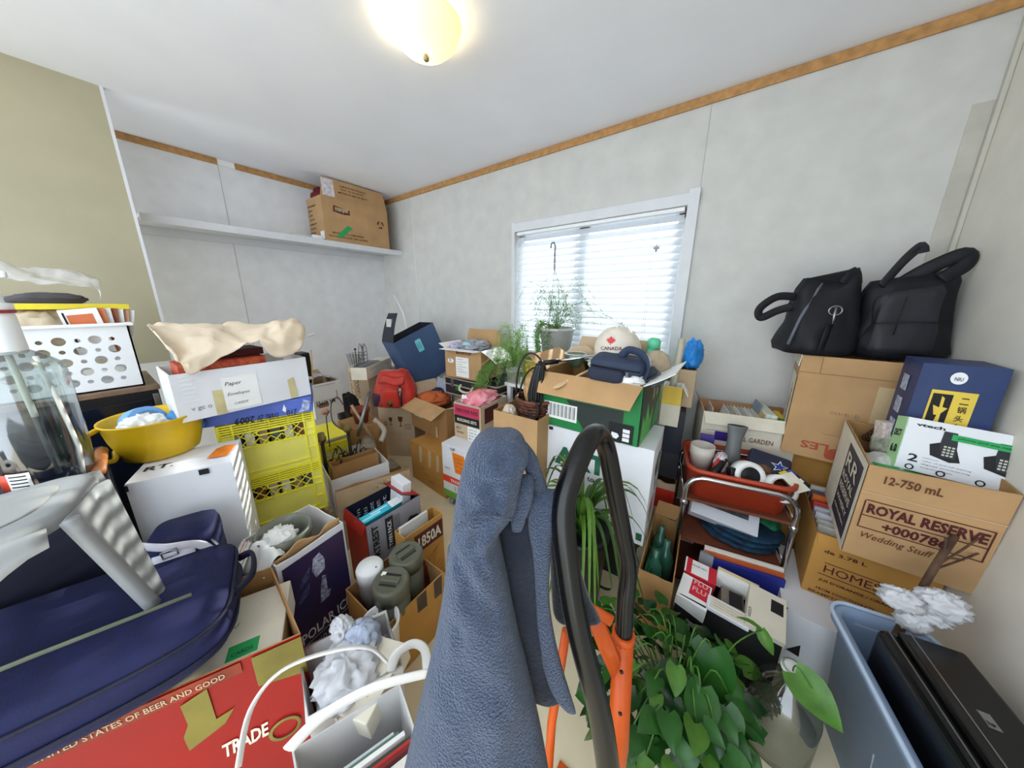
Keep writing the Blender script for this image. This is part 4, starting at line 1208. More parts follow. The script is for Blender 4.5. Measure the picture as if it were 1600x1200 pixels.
for i in range(5): fb.line('f', 0.47 + 0.022 * i, 0.66, 0.47 + 0.022 * i, 0.94, INK, 0.0012)
fb.pat('f', 'printed_picture', 0.62, 0.50, 0.96, 0.80, BLKC, pts=[(0, 0.6), (0.5, 0), (1, 0.35), (0.9, 0.9), (0.4, 1)])
for i in range(6): text(fb.o, ('vol. 12', 'twin', 'multi', 'mount', 'screen', 'set')[i], (0.03 + 0.035 * i, fb.D - 0.0045, 0.25 + 0.01 * (i % 2)), (0, 0, 1), (-1, 0, 0), WINK, width=0.10, height=0.02, bold=0)
slab('toothpaste_box', 'long turquoise and white toothpaste carton lying on the appliance box', 'box', fb.w(0.10, 0.075, 0.352), (0.215, 0.042, 0.036), (rad(14), 0, fb.rz + 0.02), mat('turquoise', (48, 186, 214), 0.4, var=0.05), bands=((0.74, 0.0, 1.0, 1.0, PAPER), (0.06, 0.25, 0.5, 0.5, mat('pale_turq', (170, 226, 236), 0.4, var=0)), (0.3, 0.6, 0.7, 0.72, WINK)))
slab('white_pack', 'plain white carton standing on end in the appliance box', 'box', fb.w(0.225, 0.11, 0.27), (0.05, 0.105, 0.20), (rad(4), rad(5), fb.rz), WC, 0.003)
b18 = carton('tan_box', 'narrow tan box with a dark number label in front of the appliance box', a=(632, 842), b=(691, 801), z=0.35, zb=0, d=0.075, mt=KRG, inner=KRG)
b18.pat('f', 'dark_label', 0.22, 0.66, 0.97, 0.93, DKRED); b18.txt('f', '1850A', 0.30, 0.71, 0.92, CREAM, hf=0.17, bold=0.03, lift=0.0016)
for i in range(9): b18.line('f', 0.62 + R.uniform(-0.1, 0.2), 0.1 + 0.05 * i, 0.8 + R.uniform(-0.1, 0.15), 0.14 + 0.055 * i, BRINK, 0.0015)
slab('leaflet', 'grey folded leaflet standing in the narrow tan box', 'leaflet', b18.w(0.08, 0.045, 0.10), (0.15, 0.012, 0.275), (0, 0, b18.rz), PAPER2, 0.001)

# --- brown box with three canisters
cbx = carton('canister_carton', 'open brown carton with black tape holding olive canisters', a=(599, 984), b=(693, 894), z=0.27, zb=0, d=0.25, mt=KRG, inner=KRD, flaps={})
cbx.pat('f', 'black_tape', 0.50, 0.72, 0.66, 1.0, mat('dark_tape', (66, 52, 44), 0.5, var=0.1), pts=[(0, 0.1), (1, 0), (1, 1), (0, 1)])
cbx.pat('f', 'black_tape', 0.80, 0.68, 0.95, 1.0, mat('dark_tape', (66, 52, 44), 0.5, var=0.1), pts=[(0, 0.05), (0.9, 0), (1, 1), (0, 1)])
OL = mat('olive_plastic', (92, 92, 78), 0.38, var=0.05)
for i, (px_, py_, zt, r_, nm) in enumerate(((610, 905, 0.37, 0.062, 'olive screw lid canister nearest the picture, with a white sticker'), (634, 862, 0.37, 0.062, 'olive screw lid canister behind, next to the narrow tan box'))):
    p = at(px_, py_, z=zt)
    o = thing('canister', nm, 'canister', (p.x, p.y, 0.008), 0.5 + i, 'olive canisters')
    H_ = zt - 0.008
    B().lathe([(0.02, 0), (r_, 0.0), (r_, H_ - 0.06)], 32).build('body', OL, o)
    B().lathe([(r_ + 0.003, H_ - 0.06), (r_ + 0.004, H_ - 0.012), (r_ - 0.004, H_), (r_ - 0.012, H_ - 0.003), (0.001, H_ - 0.004)], 32, cap0=True).build('lid', OL, o)
    b = B()
    for y_ in (-0.022, 0.022): b.box(-0.032, 0.032, y_ - 0.005, y_ + 0.005, H_ - 0.0042, H_ - 0.0030)
    b.build('grip_slot', mat('slot_dark', (34, 34, 28), 0.7, var=0), o, bevel=0.001)
    b = B(); b.box(-0.036, 0.036, -0.013, 0.013, H_ - 0.006, H_ + 0.004); b.build('lid_grip', OL, o, bevel=0.004)
    if i == 0: B().box(-0.044, -0.028, 0.012, 0.028, H_ - 0.003, H_ - 0.0015).build('sticker', PAPER, o)
p = at(577, 882, z=0.36)
o = thing('canister', 'plain white canister beside the olive ones', 'canister', (p.x - 0.0, p.y, 0.008))
B().lathe([(0.02, 0), (0.043, 0), (0.045, 0.29), (0.048, 0.292), (0.050, 0.338), (0.045, 0.348), (0.001, 0.349)], 28).build('body', WHITE, o)
B().lathe([(0.0005, 0.350), (0.003, 0.350), (0.003, 0.351)], 10, (0.03, 0.01, 0)).build('vent', INK, o)
crumple('red_bag', 'dark red bag at the right end of the canister carton', 'bag', cbx.w(0.215, 0.12, 0.15), (0.07, 0.16, 0.22), mat('dark_red_film', (96, 26, 26), 0.4), 0.2, 2, 2)

# --- vodka box with olive pot
pb = carton('vodka_box', 'white open carton with a navy front panel showing a printed bear', a=(431, 887), b=(536, 817), z=0.50, zb=0, d=0.235, mt=WC, inner=WCI, jag=0.004)
NVY = mat('navy_print', (36, 38, 84), 0.45, var=0.12, scale=6, rgb2=(58, 36, 70))
pb.pat('f', 'navy_panel', 0.05, 0.05, 0.965, 0.955, NVY)
pb.txt('f', 'POLAR ICE', 0.12, 0.26, 0.92, WINK, bold=0.015, hf=0.085, lift=0.0016)
pb.line('f', 0.10, 0.235, 0.94, 0.235, WINK, 0.0015)
pb.txt('f', 'V O D K A', 0.34, 0.155, 0.68, WINK, hf=0.045, lift=0.0016)
ice = mat('ice_white', (190, 196, 220), 0.4, var=0.9, scale=90, rgb2=(60, 66, 110))
pb.pat('f', 'printed_bear', 0.44, 0.48, 0.64, 0.70, ice, pts=[(0.1, 0), (0.8, 0.02), (1, 0.25), (0.75, 0.3), (0.8, 0.9), (0.55, 1), (0.3, 0.6)], ex=0.0007)
pb.pat('f', 'printed_ice', 0.42, 0.72, 0.62, 0.90, mat('ice_bright', (226, 230, 244), 0.4, var=0.9, scale=120, rgb2=(90, 100, 150)), pts=[(0.2, 0), (0.9, 0.1), (1, 0.6), (0.7, 1), (0.2, 0.9), (0, 0.4)], ex=0.0007)
for i in range(4): pb.pat('f', 'printed_streak', 0.16 + 0.03 * i, 0.60 - 0.06 * (i % 2) + 0.06 * i, 0.34 + 0.02 * i, 0.66 + 0.06 * i, mat('streak', (86, 92, 140), 0.5, var=0.3, scale=60), pts=[(0, 0), (0.9, 0.6), (1, 1), (0.1, 0.5)], ex=0.0007)
OLP = mat('olive_pot', (120, 122, 110), 0.3, var=0.05)
p = pb.w(0.09, 0.135, 0.0)
o = thing('olive_pot', 'round olive grey pot standing inside the vodka box', 'pot', (p.x, p.y, 0.30))
B().lathe([(0.02, 0.002), (0.065, 0), (0.078, 0.10), (0.084, 0.19), (0.088, 0.195), (0.088, 0.225), (0.082, 0.225), (0.075, 0.18), (0.07, 0.10), (0.02, 0.06)], 36).build('pot_body', OLP, o)
b = B(); b.lathe([(0.0885, 0.19), (0.0905, 0.193), (0.0885, 0.197)], 36, cap0=False, cap1=False); b.build('rim_band', OL, o)
crumple('tissue', 'white tissue stuffed in the olive pot', 'tissue', (p.x + 0.01, p.y - 0.02, 0.50), (0.09, 0.09, 0.06), PAPER, 0.35, 2.8, 4)
support('brown carton inside the vodka box carrying the olive pot', pb.w(0.09, 0.135, 0).x - 0.06, pb.w(0.09, 0.135, 0).x + 0.06, pb.w(0.09, 0.135, 0).y - 0.06, pb.w(0.09, 0.135, 0).y + 0.06, 0.006, 0.298)
o = ruled('torn_cardboard', [[pb.w(0.0 + 0.045 * j, 0.035 + 0.0 * j, 0.40), pb.w(0.0 + 0.045 * j, 0.03, 0.46), pb.w(0.045 * j, 0.022 - 0.012 * (j % 2), 0.508 + 0.01 * (j % 3))] for j in range(6)], KR, 4, 4, nz=0.006, nf=30, solid=0.004)
tag(o, 'torn brown cardboard flap along the front of the vodka box', 'cardboard')
o = ruled('torn_wrapper', [[pb.w(-0.03 - 0.01 * j, 0.02 + 0.04 * j, 0.47), pb.w(0.01, 0.02 + 0.04 * j, 0.52 + 0.012 * (j % 2)), pb.w(0.05, 0.03 + 0.03 * j, 0.49)] for j in range(4)], PAPER, 5, 5, nz=0.012, nf=24, solid=0.002)
tag(o, 'torn white wrapper spilling over the left edge of the vodka box', 'wrapper')

# --- red beer box in the corner of the picture
BR = mat('beer_red', (150, 10, 8), 0.45, var=0.05, scale=6)
OLIV = mat('beer_gold', (128, 116, 50), 0.5, var=0.1)
rb = carton('red_box', 'open red carton with a gold printed emblem in the lower left foreground', a=(-1.005, -0.290, 0.5), b=(-0.789, 0.175, 0.5), z=0.50, zb=0.0, d=0.29, mt=BR, inner=KRD, sh=-0.35, flaps={})
rb.pat('f', 'gold_strip', 0.0, 0.93, 0.76, 0.995, mat('beer_strip', (140, 52, 30), 0.5, var=0.2))
rb.txt('f', 'UNITED STATES OF BEER AND GOOD', 0.14, 0.945, 0.70, KRP, hf=0.03, lift=0.0016)
rb.pat('f', 'gold_letter', 0.52, 0.62, 0.70, 0.93, OLIV, pts=[(0, 0), (0.75, 0.18), (1, 0.4), (0.62, 0.35), (0.62, 1), (0.1, 0.9), (0.12, 0.5), (-0.02, 0.3)], ex=0.0007)
rb.pat('f', 'gold_corner', 0.80, 0.72, 1.0, 0.99, OLIV, pts=[(0, 0.3), (1, 0.1), (1, 1), (0, 1)])
rb.txt('f', 'TRADE', 0.62, 0.46, 0.80, CREAM, hf=0.09, shear=0.2, bold=0.03)
b = B(); b.lathe([(0.028, 0), (0.036, 0), (0.036, 0.001), (0.028, 0.001)], 30, cap0=False, cap1=False); q = b.build('printed_ring', OLIV, rb.o); q.matrix_local = Matrix.Translation((rb.W * 0.86, -0.0046, rb.H * 0.44)) @ Matrix.Rotation(PI / 2, 4, 'X')
wl_ = slab('white_gift_box', 'white lidded box with a green tag inside the red carton', 'box', rb.w(0.31, 0.145, 0.355), (0.30, 0.22, 0.10), (rad(2), 0, rb.rz), CREAM, 0.003, bands=((0.60, 0.10, 0.82, 0.28, GTAPE),))
text(wl_, 'gifts and', (-0.03, 0.0, 0.1), (1, 0, 0), (0, 1, 0), MARK, width=0.07, bold=-0.01, shear=0.3)
text(wl_, 'CARDS', (0.040, -0.080, 0.1012), (1, 0, 0), (0, 1, 0), INK, width=0.045, bold=0)
slab('photo_album', 'album with a stacked letter cover under the suitcase in the red carton', 'book', rb.w(0.09, 0.07, 0.43), (0.12, 0.09, 0.05), (0, 0, rb.rz), PAPER2, 0.002, bands=((0.2, 0.2, 0.8, 0.8, INK), (0.3, 0.3, 0.7, 0.7, PAPER2)))

# ================================================================ UNDER THE WINDOW
# brown boxes with the orange shirt
lb = carton('cardboard_box', 'low brown carton with tape strips under the box of orange cloth', a=(641, 688), b=(694, 717), z=0.31, zb=0.0, d=0.36, mt=KRG, closed=True)
for u in (0.28, 0.55, 0.78): lb.pat('f', 'tape_strip', u, 0.55, u + 0.10, 1.0, TAPE, pts=[(0, 0), (0.7, 0.1), (1, 1), (0.1, 1)])
for i in range(3): lb.txt('f', ('fragile', 'kitchen', 'top')[i], 0.30 + 0.12 * i, 0.42 - 0.12 * i, 0.46 + 0.10 * i, BRINK, hf=0.05, bold=0)
ob = carton('cardboard_box', 'open brown carton holding orange cloth left of the toy box', a=(641, 618), b=(697, 640), z=0.58, zb=0.315, d=0.30, mt=KRD, inner=KRP, flaps={'f': (118, 0.13, 0.03, 0.1, [KR, KR]), 'b': (14, 0.12, 0.03, -0.1), 'l': (25, 0.10), 'r': (70, 0.09)})
ob.pat('f', 'white_label', 0.10, 0.42, 0.34, 0.72, PAPER, ex=0.002)
ob.pat('f', 'dangling_tape', 0.72, 0.0, 0.78, 0.36, TAPE, pts=[(0, 0), (1, 0.1), (0.7, 1), (0.1, 0.95)], ex=0.003)
ob.pat('l', 'green_mark', 0.3, 0.5, 0.36, 0.72, GTAPE)
crumple('orange_shirt', 'orange cloth folded in the open brown carton', 'cloth', ob.w(0.14, 0.13, 0.235), (0.25, 0.24, 0.10), mat('orange_cloth', (206, 104, 56), 0.85, var=0.1), 0.24, 2.4, 6)
crumple('navy_cloth', 'dark purple cloth behind the orange cloth', 'cloth', ob.w(0.06, 0.23, 0.235), (0.12, 0.10, 0.11), mat('purple_cloth', (48, 40, 74), 0.8), 0.15, 2, 2)
slab('patterned_card', 'pale blue patterned card leaning at the back of the orange cloth box', 'card', ob.w(0.10, 0.262, 0.20), (0.22, 0.006, 0.17), (rad(-8), 0, ob.rz), mat('blue_pattern', (206, 212, 222), 0.7, var=0.6, scale=50, rgb2=(150, 164, 190)), 0.001)
# white fruit box on a dolly with toys box
wd = carton('fruit_box', 'white produce box with orange label and red band on the floor dolly', a=(690, 692), b=(757, 716), z=0.45, zb=0.075, d=0.30, mt=WC, inner=WCI, closed=True)
wd.pat('f', 'orange_note', 0.26, 0.52, 0.60, 0.90, OTAPE, pts=[(0.0, 1), (0.85, 0.98), (1, 0), (0.18, 0.03)])
for i in range(4): wd.txt('f', ('special', 'tools', 'please', 'keep')[i], 0.33 + 0.01 * i, 0.80 - 0.075 * i, 0.52, MARK, hf=0.03, shear=0.2, bold=-0.005, lift=0.0016)
wd.pat('f', 'red_band', 0.0, 0.29, 1.0, 0.42, mat('red_band', (226, 70, 36), 0.5, var=0.03)); wd.txt('f', 'TROPICAL', 0.20, 0.325, 0.62, WINK, hf=0.055, bold=0.03, lift=0.0016)
wd.pat('f', 'green_band', 0.0, 0.0, 1.0, 0.13, mat('green_band', (112, 170, 60), 0.5, var=0.04))
wd.pat('f', 'barcode', 0.26, 0.15, 0.60, 0.27, PAPER)
for i in range(9): wd.line('f', 0.285 + 0.033 * i, 0.16, 0.285 + 0.033 * i, 0.26, INK, 0.002 + 0.002 * (i % 2))
wd.txt('f', 'COCO', 0.06, 0.55, 0.2, MARK, hf=0.035); wd.txt('f', 'GP', 0.22, 0.93, 0.34, INK, hf=0.05)
dl = thing('dolly', 'small black dolly with caster wheels under the produce box', 'dolly', wd.w(0, 0, -0.075), wd.rz)
B().box(0.02, wd.W - 0.02, 0.02, 0.28, 0.05, 0.072).build('deck', BLACK, dl)
for x in (0.05, wd.W - 0.06):
    for y in (0.03, 0.26):
        o = B().lathe([(0.008, -0.011), (0.024, -0.011), (0.024, 0.011), (0.008, 0.011)], 18).build('caster', mat('caster_grey', (150, 152, 150), 0.5), dl)
        o.matrix_local = Matrix.Translation((x, y, 0.0245)) @ Matrix.Rotation(PI / 2, 4, 'Y')
PINKB = mat('toy_pink', (196, 58, 92), 0.5, var=0.05)
tb = carton('toy_box', 'open toy carton with pink and black printed panels on the produce box', bl=(711, 681), br=(752, 694), zb=0.455, h=0.245, d=0.30, mt=KRP, inner=PAPER2)
tb.pat('f', 'pink_panel', 0.03, 0.66, 0.95, 0.955, PINKB); tb.txt('f', 'TOYS TOYS TOYS', 0.10, 0.755, 0.90, DKRED, hf=0.10, bold=0.03, lift=0.0016)
tb.pat('f', 'black_panel', 0.03, 0.42, 0.95, 0.655, BLKC); tb.txt('f', 'BUILDING SETS', 0.14, 0.50, 0.86, mat('cream_ink', (226, 216, 200), 0.6, var=0), hf=0.085, bold=0.03, lift=0.0016)
tb.pat('f', 'white_label', 0.52, 0.0, 0.97, 0.40, PAPER)
for i in range(4): tb.txt('f', ('QTY 12', 'G.W. 10', 'N.W. 8', 'M 3 + 0')[i], 0.57, 0.30 - 0.085 * i, 0.84, INK, hf=0.04, lift=0.0016)
tb.txt('f', 'PLY', 0.10, 0.26, 0.28, INK, hf=0.06); tb.txt('f', 'WOOD', 0.10, 0.14, 0.36, INK, hf=0.06)
tb.pat('r', 'maroon_window', 0.12, 0.50, 0.62, 0.92, DKRED)
crumple('pink_bag', 'bright pink plastic bag bulging from the toy carton', 'bag', tb.w(0.10, 0.17, 0.235), (0.17, 0.26, 0.10), mat('pink_film', (240, 106, 130), 0.35, var=0.25, scale=14, rgb2=(250, 176, 184)), 0.28, 2.6, 12)
o = slab('white_card', 'white printed card in the front of the toy carton', 'card', tb.w(0.04, 0.05, 0.18), (0.06, 0.006, 0.10), (rad(-15), 0, tb.rz), PAPER, 0.001)
# suitcase and the printed carton on it
sp = at(690, 592, z=0.75)
sc = thing('hard_suitcase', 'old dark suitcase with tan edging under the printed open carton', 'suitcase', (-1.82, 1.655, 0.60), rad(-2))
SW, SD, SH = 0.56, 0.36, 0.15
TAN = mat('tan_leather', (176, 160, 128), 0.6, var=0.1)
B().box(0, SW, 0, SD, 0, SH).build('shell', mat('suitcase_dark', (26, 30, 44), 0.5, var=0.06), sc, bevel=0.015, seg=3)
for z in (SH - 0.012, 0.004, SH * 0.55):
    b = B(); b.tube([(0.008, -0.001, z + 0.003), (SW - 0.008, -0.001, z + 0.003), (SW + 0.001, 0.01, z + 0.003), (SW + 0.001, SD - 0.01, z + 0.003), (0, SD, z + 0.003), (-0.001, 0.01, z + 0.003)], 0.006, 6, closed=True); b.build('edging', TAN, sc)
b = B(); b.tube(spline([(0.20, -0.004, 0.105), (0.205, -0.03, 0.075), (0.24, -0.035, 0.062), (0.29, -0.035, 0.062), (0.325, -0.03, 0.075), (0.33, -0.004, 0.105)], 5), 0.009, 8); b.build('handle', mat('cream_handle', (216, 206, 180), 0.5, var=0), sc)
for x in (0.08, 0.43):
    B().box(x, x + 0.035, -0.007, 0.002, 0.07, 0.135).build('lock', STEEL, sc, bevel=0.002)
for x in (0.13, 0.36): B().box(x, x + 0.06, -0.003, 0.001, 0.045, 0.10).build('green_patch', mat('green_felt', (20, 110, 60), 0.8, var=0.05), sc)
support('brown carton on the floor under the old dark suitcase', -1.80, -1.30, 1.74, 2.03, 0, 0.595)
pbx = carton('printed_carton', 'open brown carton with white label and film on the old suitcase', bl=(697, 587), br=(752, 597), zb=0.765, h=0.225, d=0.26, mt=KR, inner=WCI, flaps={'f': (100, 0.075, 0.015, -0.3, [KR, WCI]), 'b': (8, 0.13, 0.02, 0.0, [KR, KR]), 'r': (112, 0.15, 0.01, 0.3, [KRP, WCI]), 'l': (70, 0.08, 0.01, 0, [KR, WCI])})
pbx.txt('f', 'BLOXTOP', 0.34, 0.84, 0.76, BRINK, hf=0.09, bold=0.03)
pbx.pat('f', 'white_label', 0.32, 0.06, 0.68, 0.74, PAPER)
for i in range(6): pbx.line('f', 0.36, 0.66 - 0.085 * i, 0.36 + 0.26 * (0.6 + 0.4 * (i % 2)), 0.66 - 0.085 * i, INK, 0.002)
pbx.pat('f', 'round_sticker', 0.08, 0.50, 0.26, 0.66, PAPER, pts=[(0.5 + 0.5 * math.cos(i * PI / 6), 0.5 + 0.5 * math.sin(i * PI / 6)) for i in range(12)])
pbx.txt('f', 'K', 0.14, 0.54, 0.20, INK)
crumple('grey_film', 'grey crumpled bubble film heaped on the printed carton', 'film', pbx.w(0.17, 0.15, 0.235), (0.22, 0.22, 0.09), mat('grey_film', (170, 172, 182), 0.3, var=0.3, scale=30), 0.25, 2.6, 3)
crumple('light_blue_pack', 'pale blue packet among the grey film', 'packet', pbx.w(0.17, 0.06, 0.245), (0.07, 0.06, 0.05), mat('pale_blue', (170, 218, 226), 0.5), 0.15, 2.5, 8)
crumple('lilac_pack', 'lilac paper at the left of the printed carton', 'paper', pbx.w(0.06, 0.07, 0.235), (0.09, 0.09, 0.06), mat('lilac', (196, 190, 218), 0.6, var=0.2, scale=30), 0.2, 2.5, 5)

# carton with hand slot, basket, handset bundle
sl = carton('cardboard_box', 'open brown carton with hand slot left of the green box', a=(771, 640), b=(840, 658), z=0.80, zb=0.0, d=0.30, mt=KR, inner=KRD)
sl.pat('f', 'hand_slot', 0.34, 0.76, 0.74, 0.80, mat('hole_dark', (70, 40, 24), 0.9, var=0), pts=[(0.05, 0), (0.95, 0), (1, 0.5), (0.95, 1), (0.05, 1), (0, 0.5)])
bc = sl.w(0.16, 0.16, 0.70)
wk = thing('wicker_basket', 'brown woven basket with two hoop handles in the slotted carton', 'basket', (bc.x, bc.y, bc.z))
WK = mat('wicker', (104, 56, 40), 0.7, var=0.4, scale=40)
b = B()
for i in range(9):
    z = 0.004 + i * 0.017; r_ = 0.075 + 0.003 * i
    b.tube([(r_ * (1 + 0.02 * math.cos(9 * a + i * PI)) * math.cos(a), r_ * (1 + 0.02 * math.cos(9 * a + i * PI)) * math.sin(a), z) for a in [2 * PI * k / 36 for k in range(36)]], 0.0085, 6, closed=True)
b.lathe([(0.001, 0.002), (0.078, 0.002)], 20); b.build('weave', WK, wk)
b = B(); b.tube([(0.103 * math.cos(a), 0.103 * math.sin(a), 0.155) for a in [2 * PI * k / 30 for k in range(30)]], 0.009, 8, closed=True); b.build('rim', mat('rim_brown', (120, 74, 50), 0.6, var=0.2), wk)
for dx, hh_, rr_ in ((-0.045, 0.24, 0.13), (0.02, 0.17, 0.11)):
    b = B(); b.tube([V((dx * math.sin(t) * 0.5 + rr_ * 0.72 * math.cos(t), -0.02 + rr_ * 0.72 * math.cos(t) * 0.25, 0.15 + hh_ * math.sin(t))) for t in [PI * k / 20 for k in range(21)]], 0.005, 6); b.build('hoop_handle', IRON, wk)
crumple('kraft_bundle', 'crumpled kraft paper bundle in the woven basket', 'paper', (bc.x + 0.005, bc.y, bc.z + 0.20), (0.13, 0.12, 0.19), mat('gold_kraft', (196, 156, 104), 0.8, var=0.2, scale=25), 0.14, 3.2, 21)
crumple('cream_rag', 'cream rag tucked left of the woven basket', 'rag', sl.w(0.06, 0.06, 0.77), (0.07, 0.06, 0.09), mat('cream_rag', (212, 200, 184), 0.8, var=0.1), 0.25, 2.5, 5)

# --- white box with green letters, green box on top, dark tote below
rt = carton('white_box', 'big white carton printed with green RT letters under the green box', a=(842, 661), b=(1023, 706), z=0.74, zb=0.272, d=0.30, mt=WC, inner=WCI, closed=True)
GI = mat('green_ink', (30, 96, 66), 0.6, var=0.0)
rt.txt('f', 'ART', 0.18, 0.60, 0.66, GI, hf=0.21, bold=0.05); rt.txt('f', 'trusted to quality', 0.26, 0.49, 0.78, INK, hf=0.075)
rt.pat('f', 'green_mark', 0.94, 0.05, 0.985, 0.13, GI); rt.pat('f', 'hand_slot', 0.11, 0.965, 0.15, 0.998, INK)
rt.txt('r', 'ART', 0.25, 0.62, 0.75, GI, hf=0.20, bold=0.05); rt.pat('r', 'triangle_mark', 0.42, 0.46, 0.56, 0.58, INK, pts=[(0, 0), (1, 0.2), (0.5, 1)])
rt.pat('r', 'red_leaf', 0.2, 0.18, 0.42, 0.44, mat('leaf_red', (190, 60, 40), 0.5, var=0), pts=[(0, 0), (0.8, 0.2), (1, 1), (0.2, 0.8)])
tt = thing('plastic_tote', 'dark plastic tote under the big white carton', 'tote', rt.w(0, 0, -0.272), rt.rz)
b = B(); b.rings([[V((x, y, z)) for x, y in ((0.03 + i, 0.03 + i), (rt.W - 0.03 - i, 0.03 + i), (rt.W - 0.03 - i, 0.27 - i), (0.03 + i, 0.27 - i))] for i, z in ((0.02, 0), (0.0, 0.24))], smooth=False); b.build('bin_body', BLKC, tt)
B().box(0.015, rt.W - 0.015, 0.015, 0.285, 0.24, 0.268).build('lid', BLKC, tt, bevel=0.006)

GRN = mat('green_card', (30, 128, 66), 0.5, var=0.05); GBK = mat('dark_green_card', (40, 52, 48), 0.5, var=0.05); LG = mat('lime_print', (90, 186, 84), 0.5, var=0.08)
gx = carton('green_box', 'open green carton heaped with bags and a cap under the window', bl=(844, 658), br=(995, 699), zb=0.746, h=0.265, d=0.37, mt=GRN, inner=KRD, flaps={'f': (130, 0.118, 0.025, 0.2, [KR, KR]), 'r': (66, 0.12, 0.03, -0.2, [GBK, PAPER]), 'l': (50, 0.11, 0.02, 0.1, [GRN, KR]), 'b': (12, 0.14, 0.03, 0, [GRN, KRP])})
gx.pat('f', 'dark_panel', 0.30, 0.0, 0.86, 0.55, GBK, pts=[(0, 1), (0.4, 0.0), (1, 0.0), (1, 1)])
gx.pat('f', 'barcode', 0.05, 0.15, 0.42, 0.46, PAPER, ex=0.001)
for i in range(24): gx.line('f', 0.065 + 0.0145 * i, 0.20, 0.065 + 0.0145 * i, 0.43, INK, 0.0012 + 0.0014 * ((i * 7) % 3), ex=0.0011)
gx.pat('f', 'symbol_panel', 0.74, 0.02, 0.96, 0.34, BLKC, ex=0.001)
gx.pat('f', 'mug_symbol', 0.765, 0.06, 0.84, 0.17, WINK, ex=0.0018, pts=[(0, 0.2), (0.7, 0), (1, 0.5), (0.8, 0.9), (0.1, 1)])
for i in range(3): gx.pat('f', 'cup_symbol', 0.87, 0.05 + 0.075 * i, 0.93, 0.11 + 0.075 * i, WINK, ex=0.0018)
gx.pat('r', 'dark_side', 0.0, 0.0, 1.0, 1.0, GBK)
gx.pat('r', 'grass_print', 0.05, 0.0, 0.62, 0.62, LG, ex=0.0008, pts=[(0, 0), (0.9, 0), (1, 0.75), (0.75, 0.4), (0.45, 1), (0.3, 0.5), (0.1, 0.8)])
gx.pat('r', 'grass_print', 0.55, 0.0, 1.0, 0.75, GRN, ex=0.0012, pts=[(0, 0), (1, 0), (1, 1), (0.6, 0.6)])
for u in (0.52, 0.72): gx.pat('r', 'torn_tape', u, 0.60, u + 0.10, 0.95, mat('grey_tape', (150, 156, 150), 0.5, var=0.1), ex=0.001, pts=[(0, 0), (1, 0.1), (0.9, 1), (0.1, 0.9)])
# contents
CAPM = mat('cap_cotton', (226, 216, 202), 0.85, var=0.04, bump=0.05, bscale=300)
cp = thing('baseball_cap', 'cream baseball cap with a red maple leaf lying on the green box', 'cap', gx.w(0.275, 0.27, 0.355), 0.16, None, (rad(14), rad(-4), 0.25))
cp.scale = (1.15, 1.15, 1.15)
b = B(); rings = []
for j in range(8):
    t = j / 7; r_ = 0.096 * math.cos(t * PI / 2 * 0.97)
    rings.append([V((r_ * math.cos(a) * 1.0, r_ * math.sin(a) * 1.1, 0.108 * math.sin(t * PI / 2) + 0.004 * noise.noise(V((math.cos(a) * 2, math.sin(a) * 2, t * 3))))) for a in [2 * PI * k / 28 for k in range(28)]])
b.rings(rings, cap0=False); b.build('crown', CAPM, cp, solid=0.002)
b = B(); b.grid(14, 5, lambda u, v: V(((0.094 + 0.07 * v * math.sin(PI * (0.12 + 0.76 * u))) * math.cos(PI + PI * (0.08 + 0.84 * u)), (0.103 + 0.085 * v * math.sin(PI * (0.12 + 0.76 * u))) * math.sin(PI + PI * (0.08 + 0.84 * u)), 0.003 - 0.022 * v * abs(u - 0.5) * 2 - 0.012 * v)))
b.build('brim', CAPM, cp, solid=0.004)
b = B(); b.sph((0, 0, 0.109), 0.007, 0.007, 0.005); b.build('top_button', CAPM, cp)
lf = [(0, 1), (-0.18, 0.62), (-0.38, 0.7), (-0.32, 0.3), (-0.75, 0.5), (-0.68, 0.22), (-1, 0.1), (-0.45, -0.35), (-0.5, -0.55), (-0.08, -0.48), (-0.06, -0.95), (0.06, -0.95), (0.08, -0.48), (0.5, -0.55), (0.45, -0.35), (1, 0.1), (0.68, 0.22), (0.75, 0.5), (0.32, 0.3), (0.38, 0.7), (0.18, 0.62)]
b = B(); b.poly(lf, 0.06); q = b.build('maple_leaf', mat('leaf_badge', (208, 60, 64), 0.6, var=0.0), cp)
q.matrix_local = Matrix.Translation((-0.022, -0.078, 0.080)) @ Matrix.Rotation(rad(-12), 4, 'Z') @ Matrix.Rotation(rad(62), 4, 'X') @ Matrix.Scale(0.019, 4)
text(cp, 'CANADA', (-0.060, -0.088, 0.044), (1, -0.22, 0.05), (0.0, 0.22, 1), DKRED, width=0.085, height=0.015, lift=0.004)
NB2 = mat('navy_bag', (48, 60, 84), 0.75, var=0.08, bump=0.08, bscale=250)
cbg = thing('camera_bag', 'navy padded camera bag lying in front of the cream cap', 'bag', gx.w(0.335, 0.10, 0.262), gx.rz, None, (rad(6), rad(3), gx.rz + 0.06))
b = B(); sbox(b, 0.115, 0.075, 0.0, 0.095, 5, 36, puff=0.03); b.build('bag_body', NB2, cbg)
b = B(); sbox(b, 0.075, 0.03, 0.0, 0.052, 5, 30); q = b.build('front_pocket', mat('navy_bag_dark', (38, 46, 66), 0.75, var=0.08), cbg); q.location = (-0.03, -0.082, 0.012)
b = B(); b.tube([(-0.105, -0.077, 0.066), (0.0, -0.079, 0.068), (0.105, -0.076, 0.066)], 0.003, 6); b.build('zip', BLACK, cbg)
b = B(); b.tube(spline([(0.0, 0.02, 0.094), (0.03, 0.03, 0.128), (0.09, 0.02, 0.115), (0.12, -0.02, 0.07), (0.115, -0.06, 0.03)], 6), 0.014, 8, flat=(0.35, 1.3)); b.build('strap', NB2, cbg)
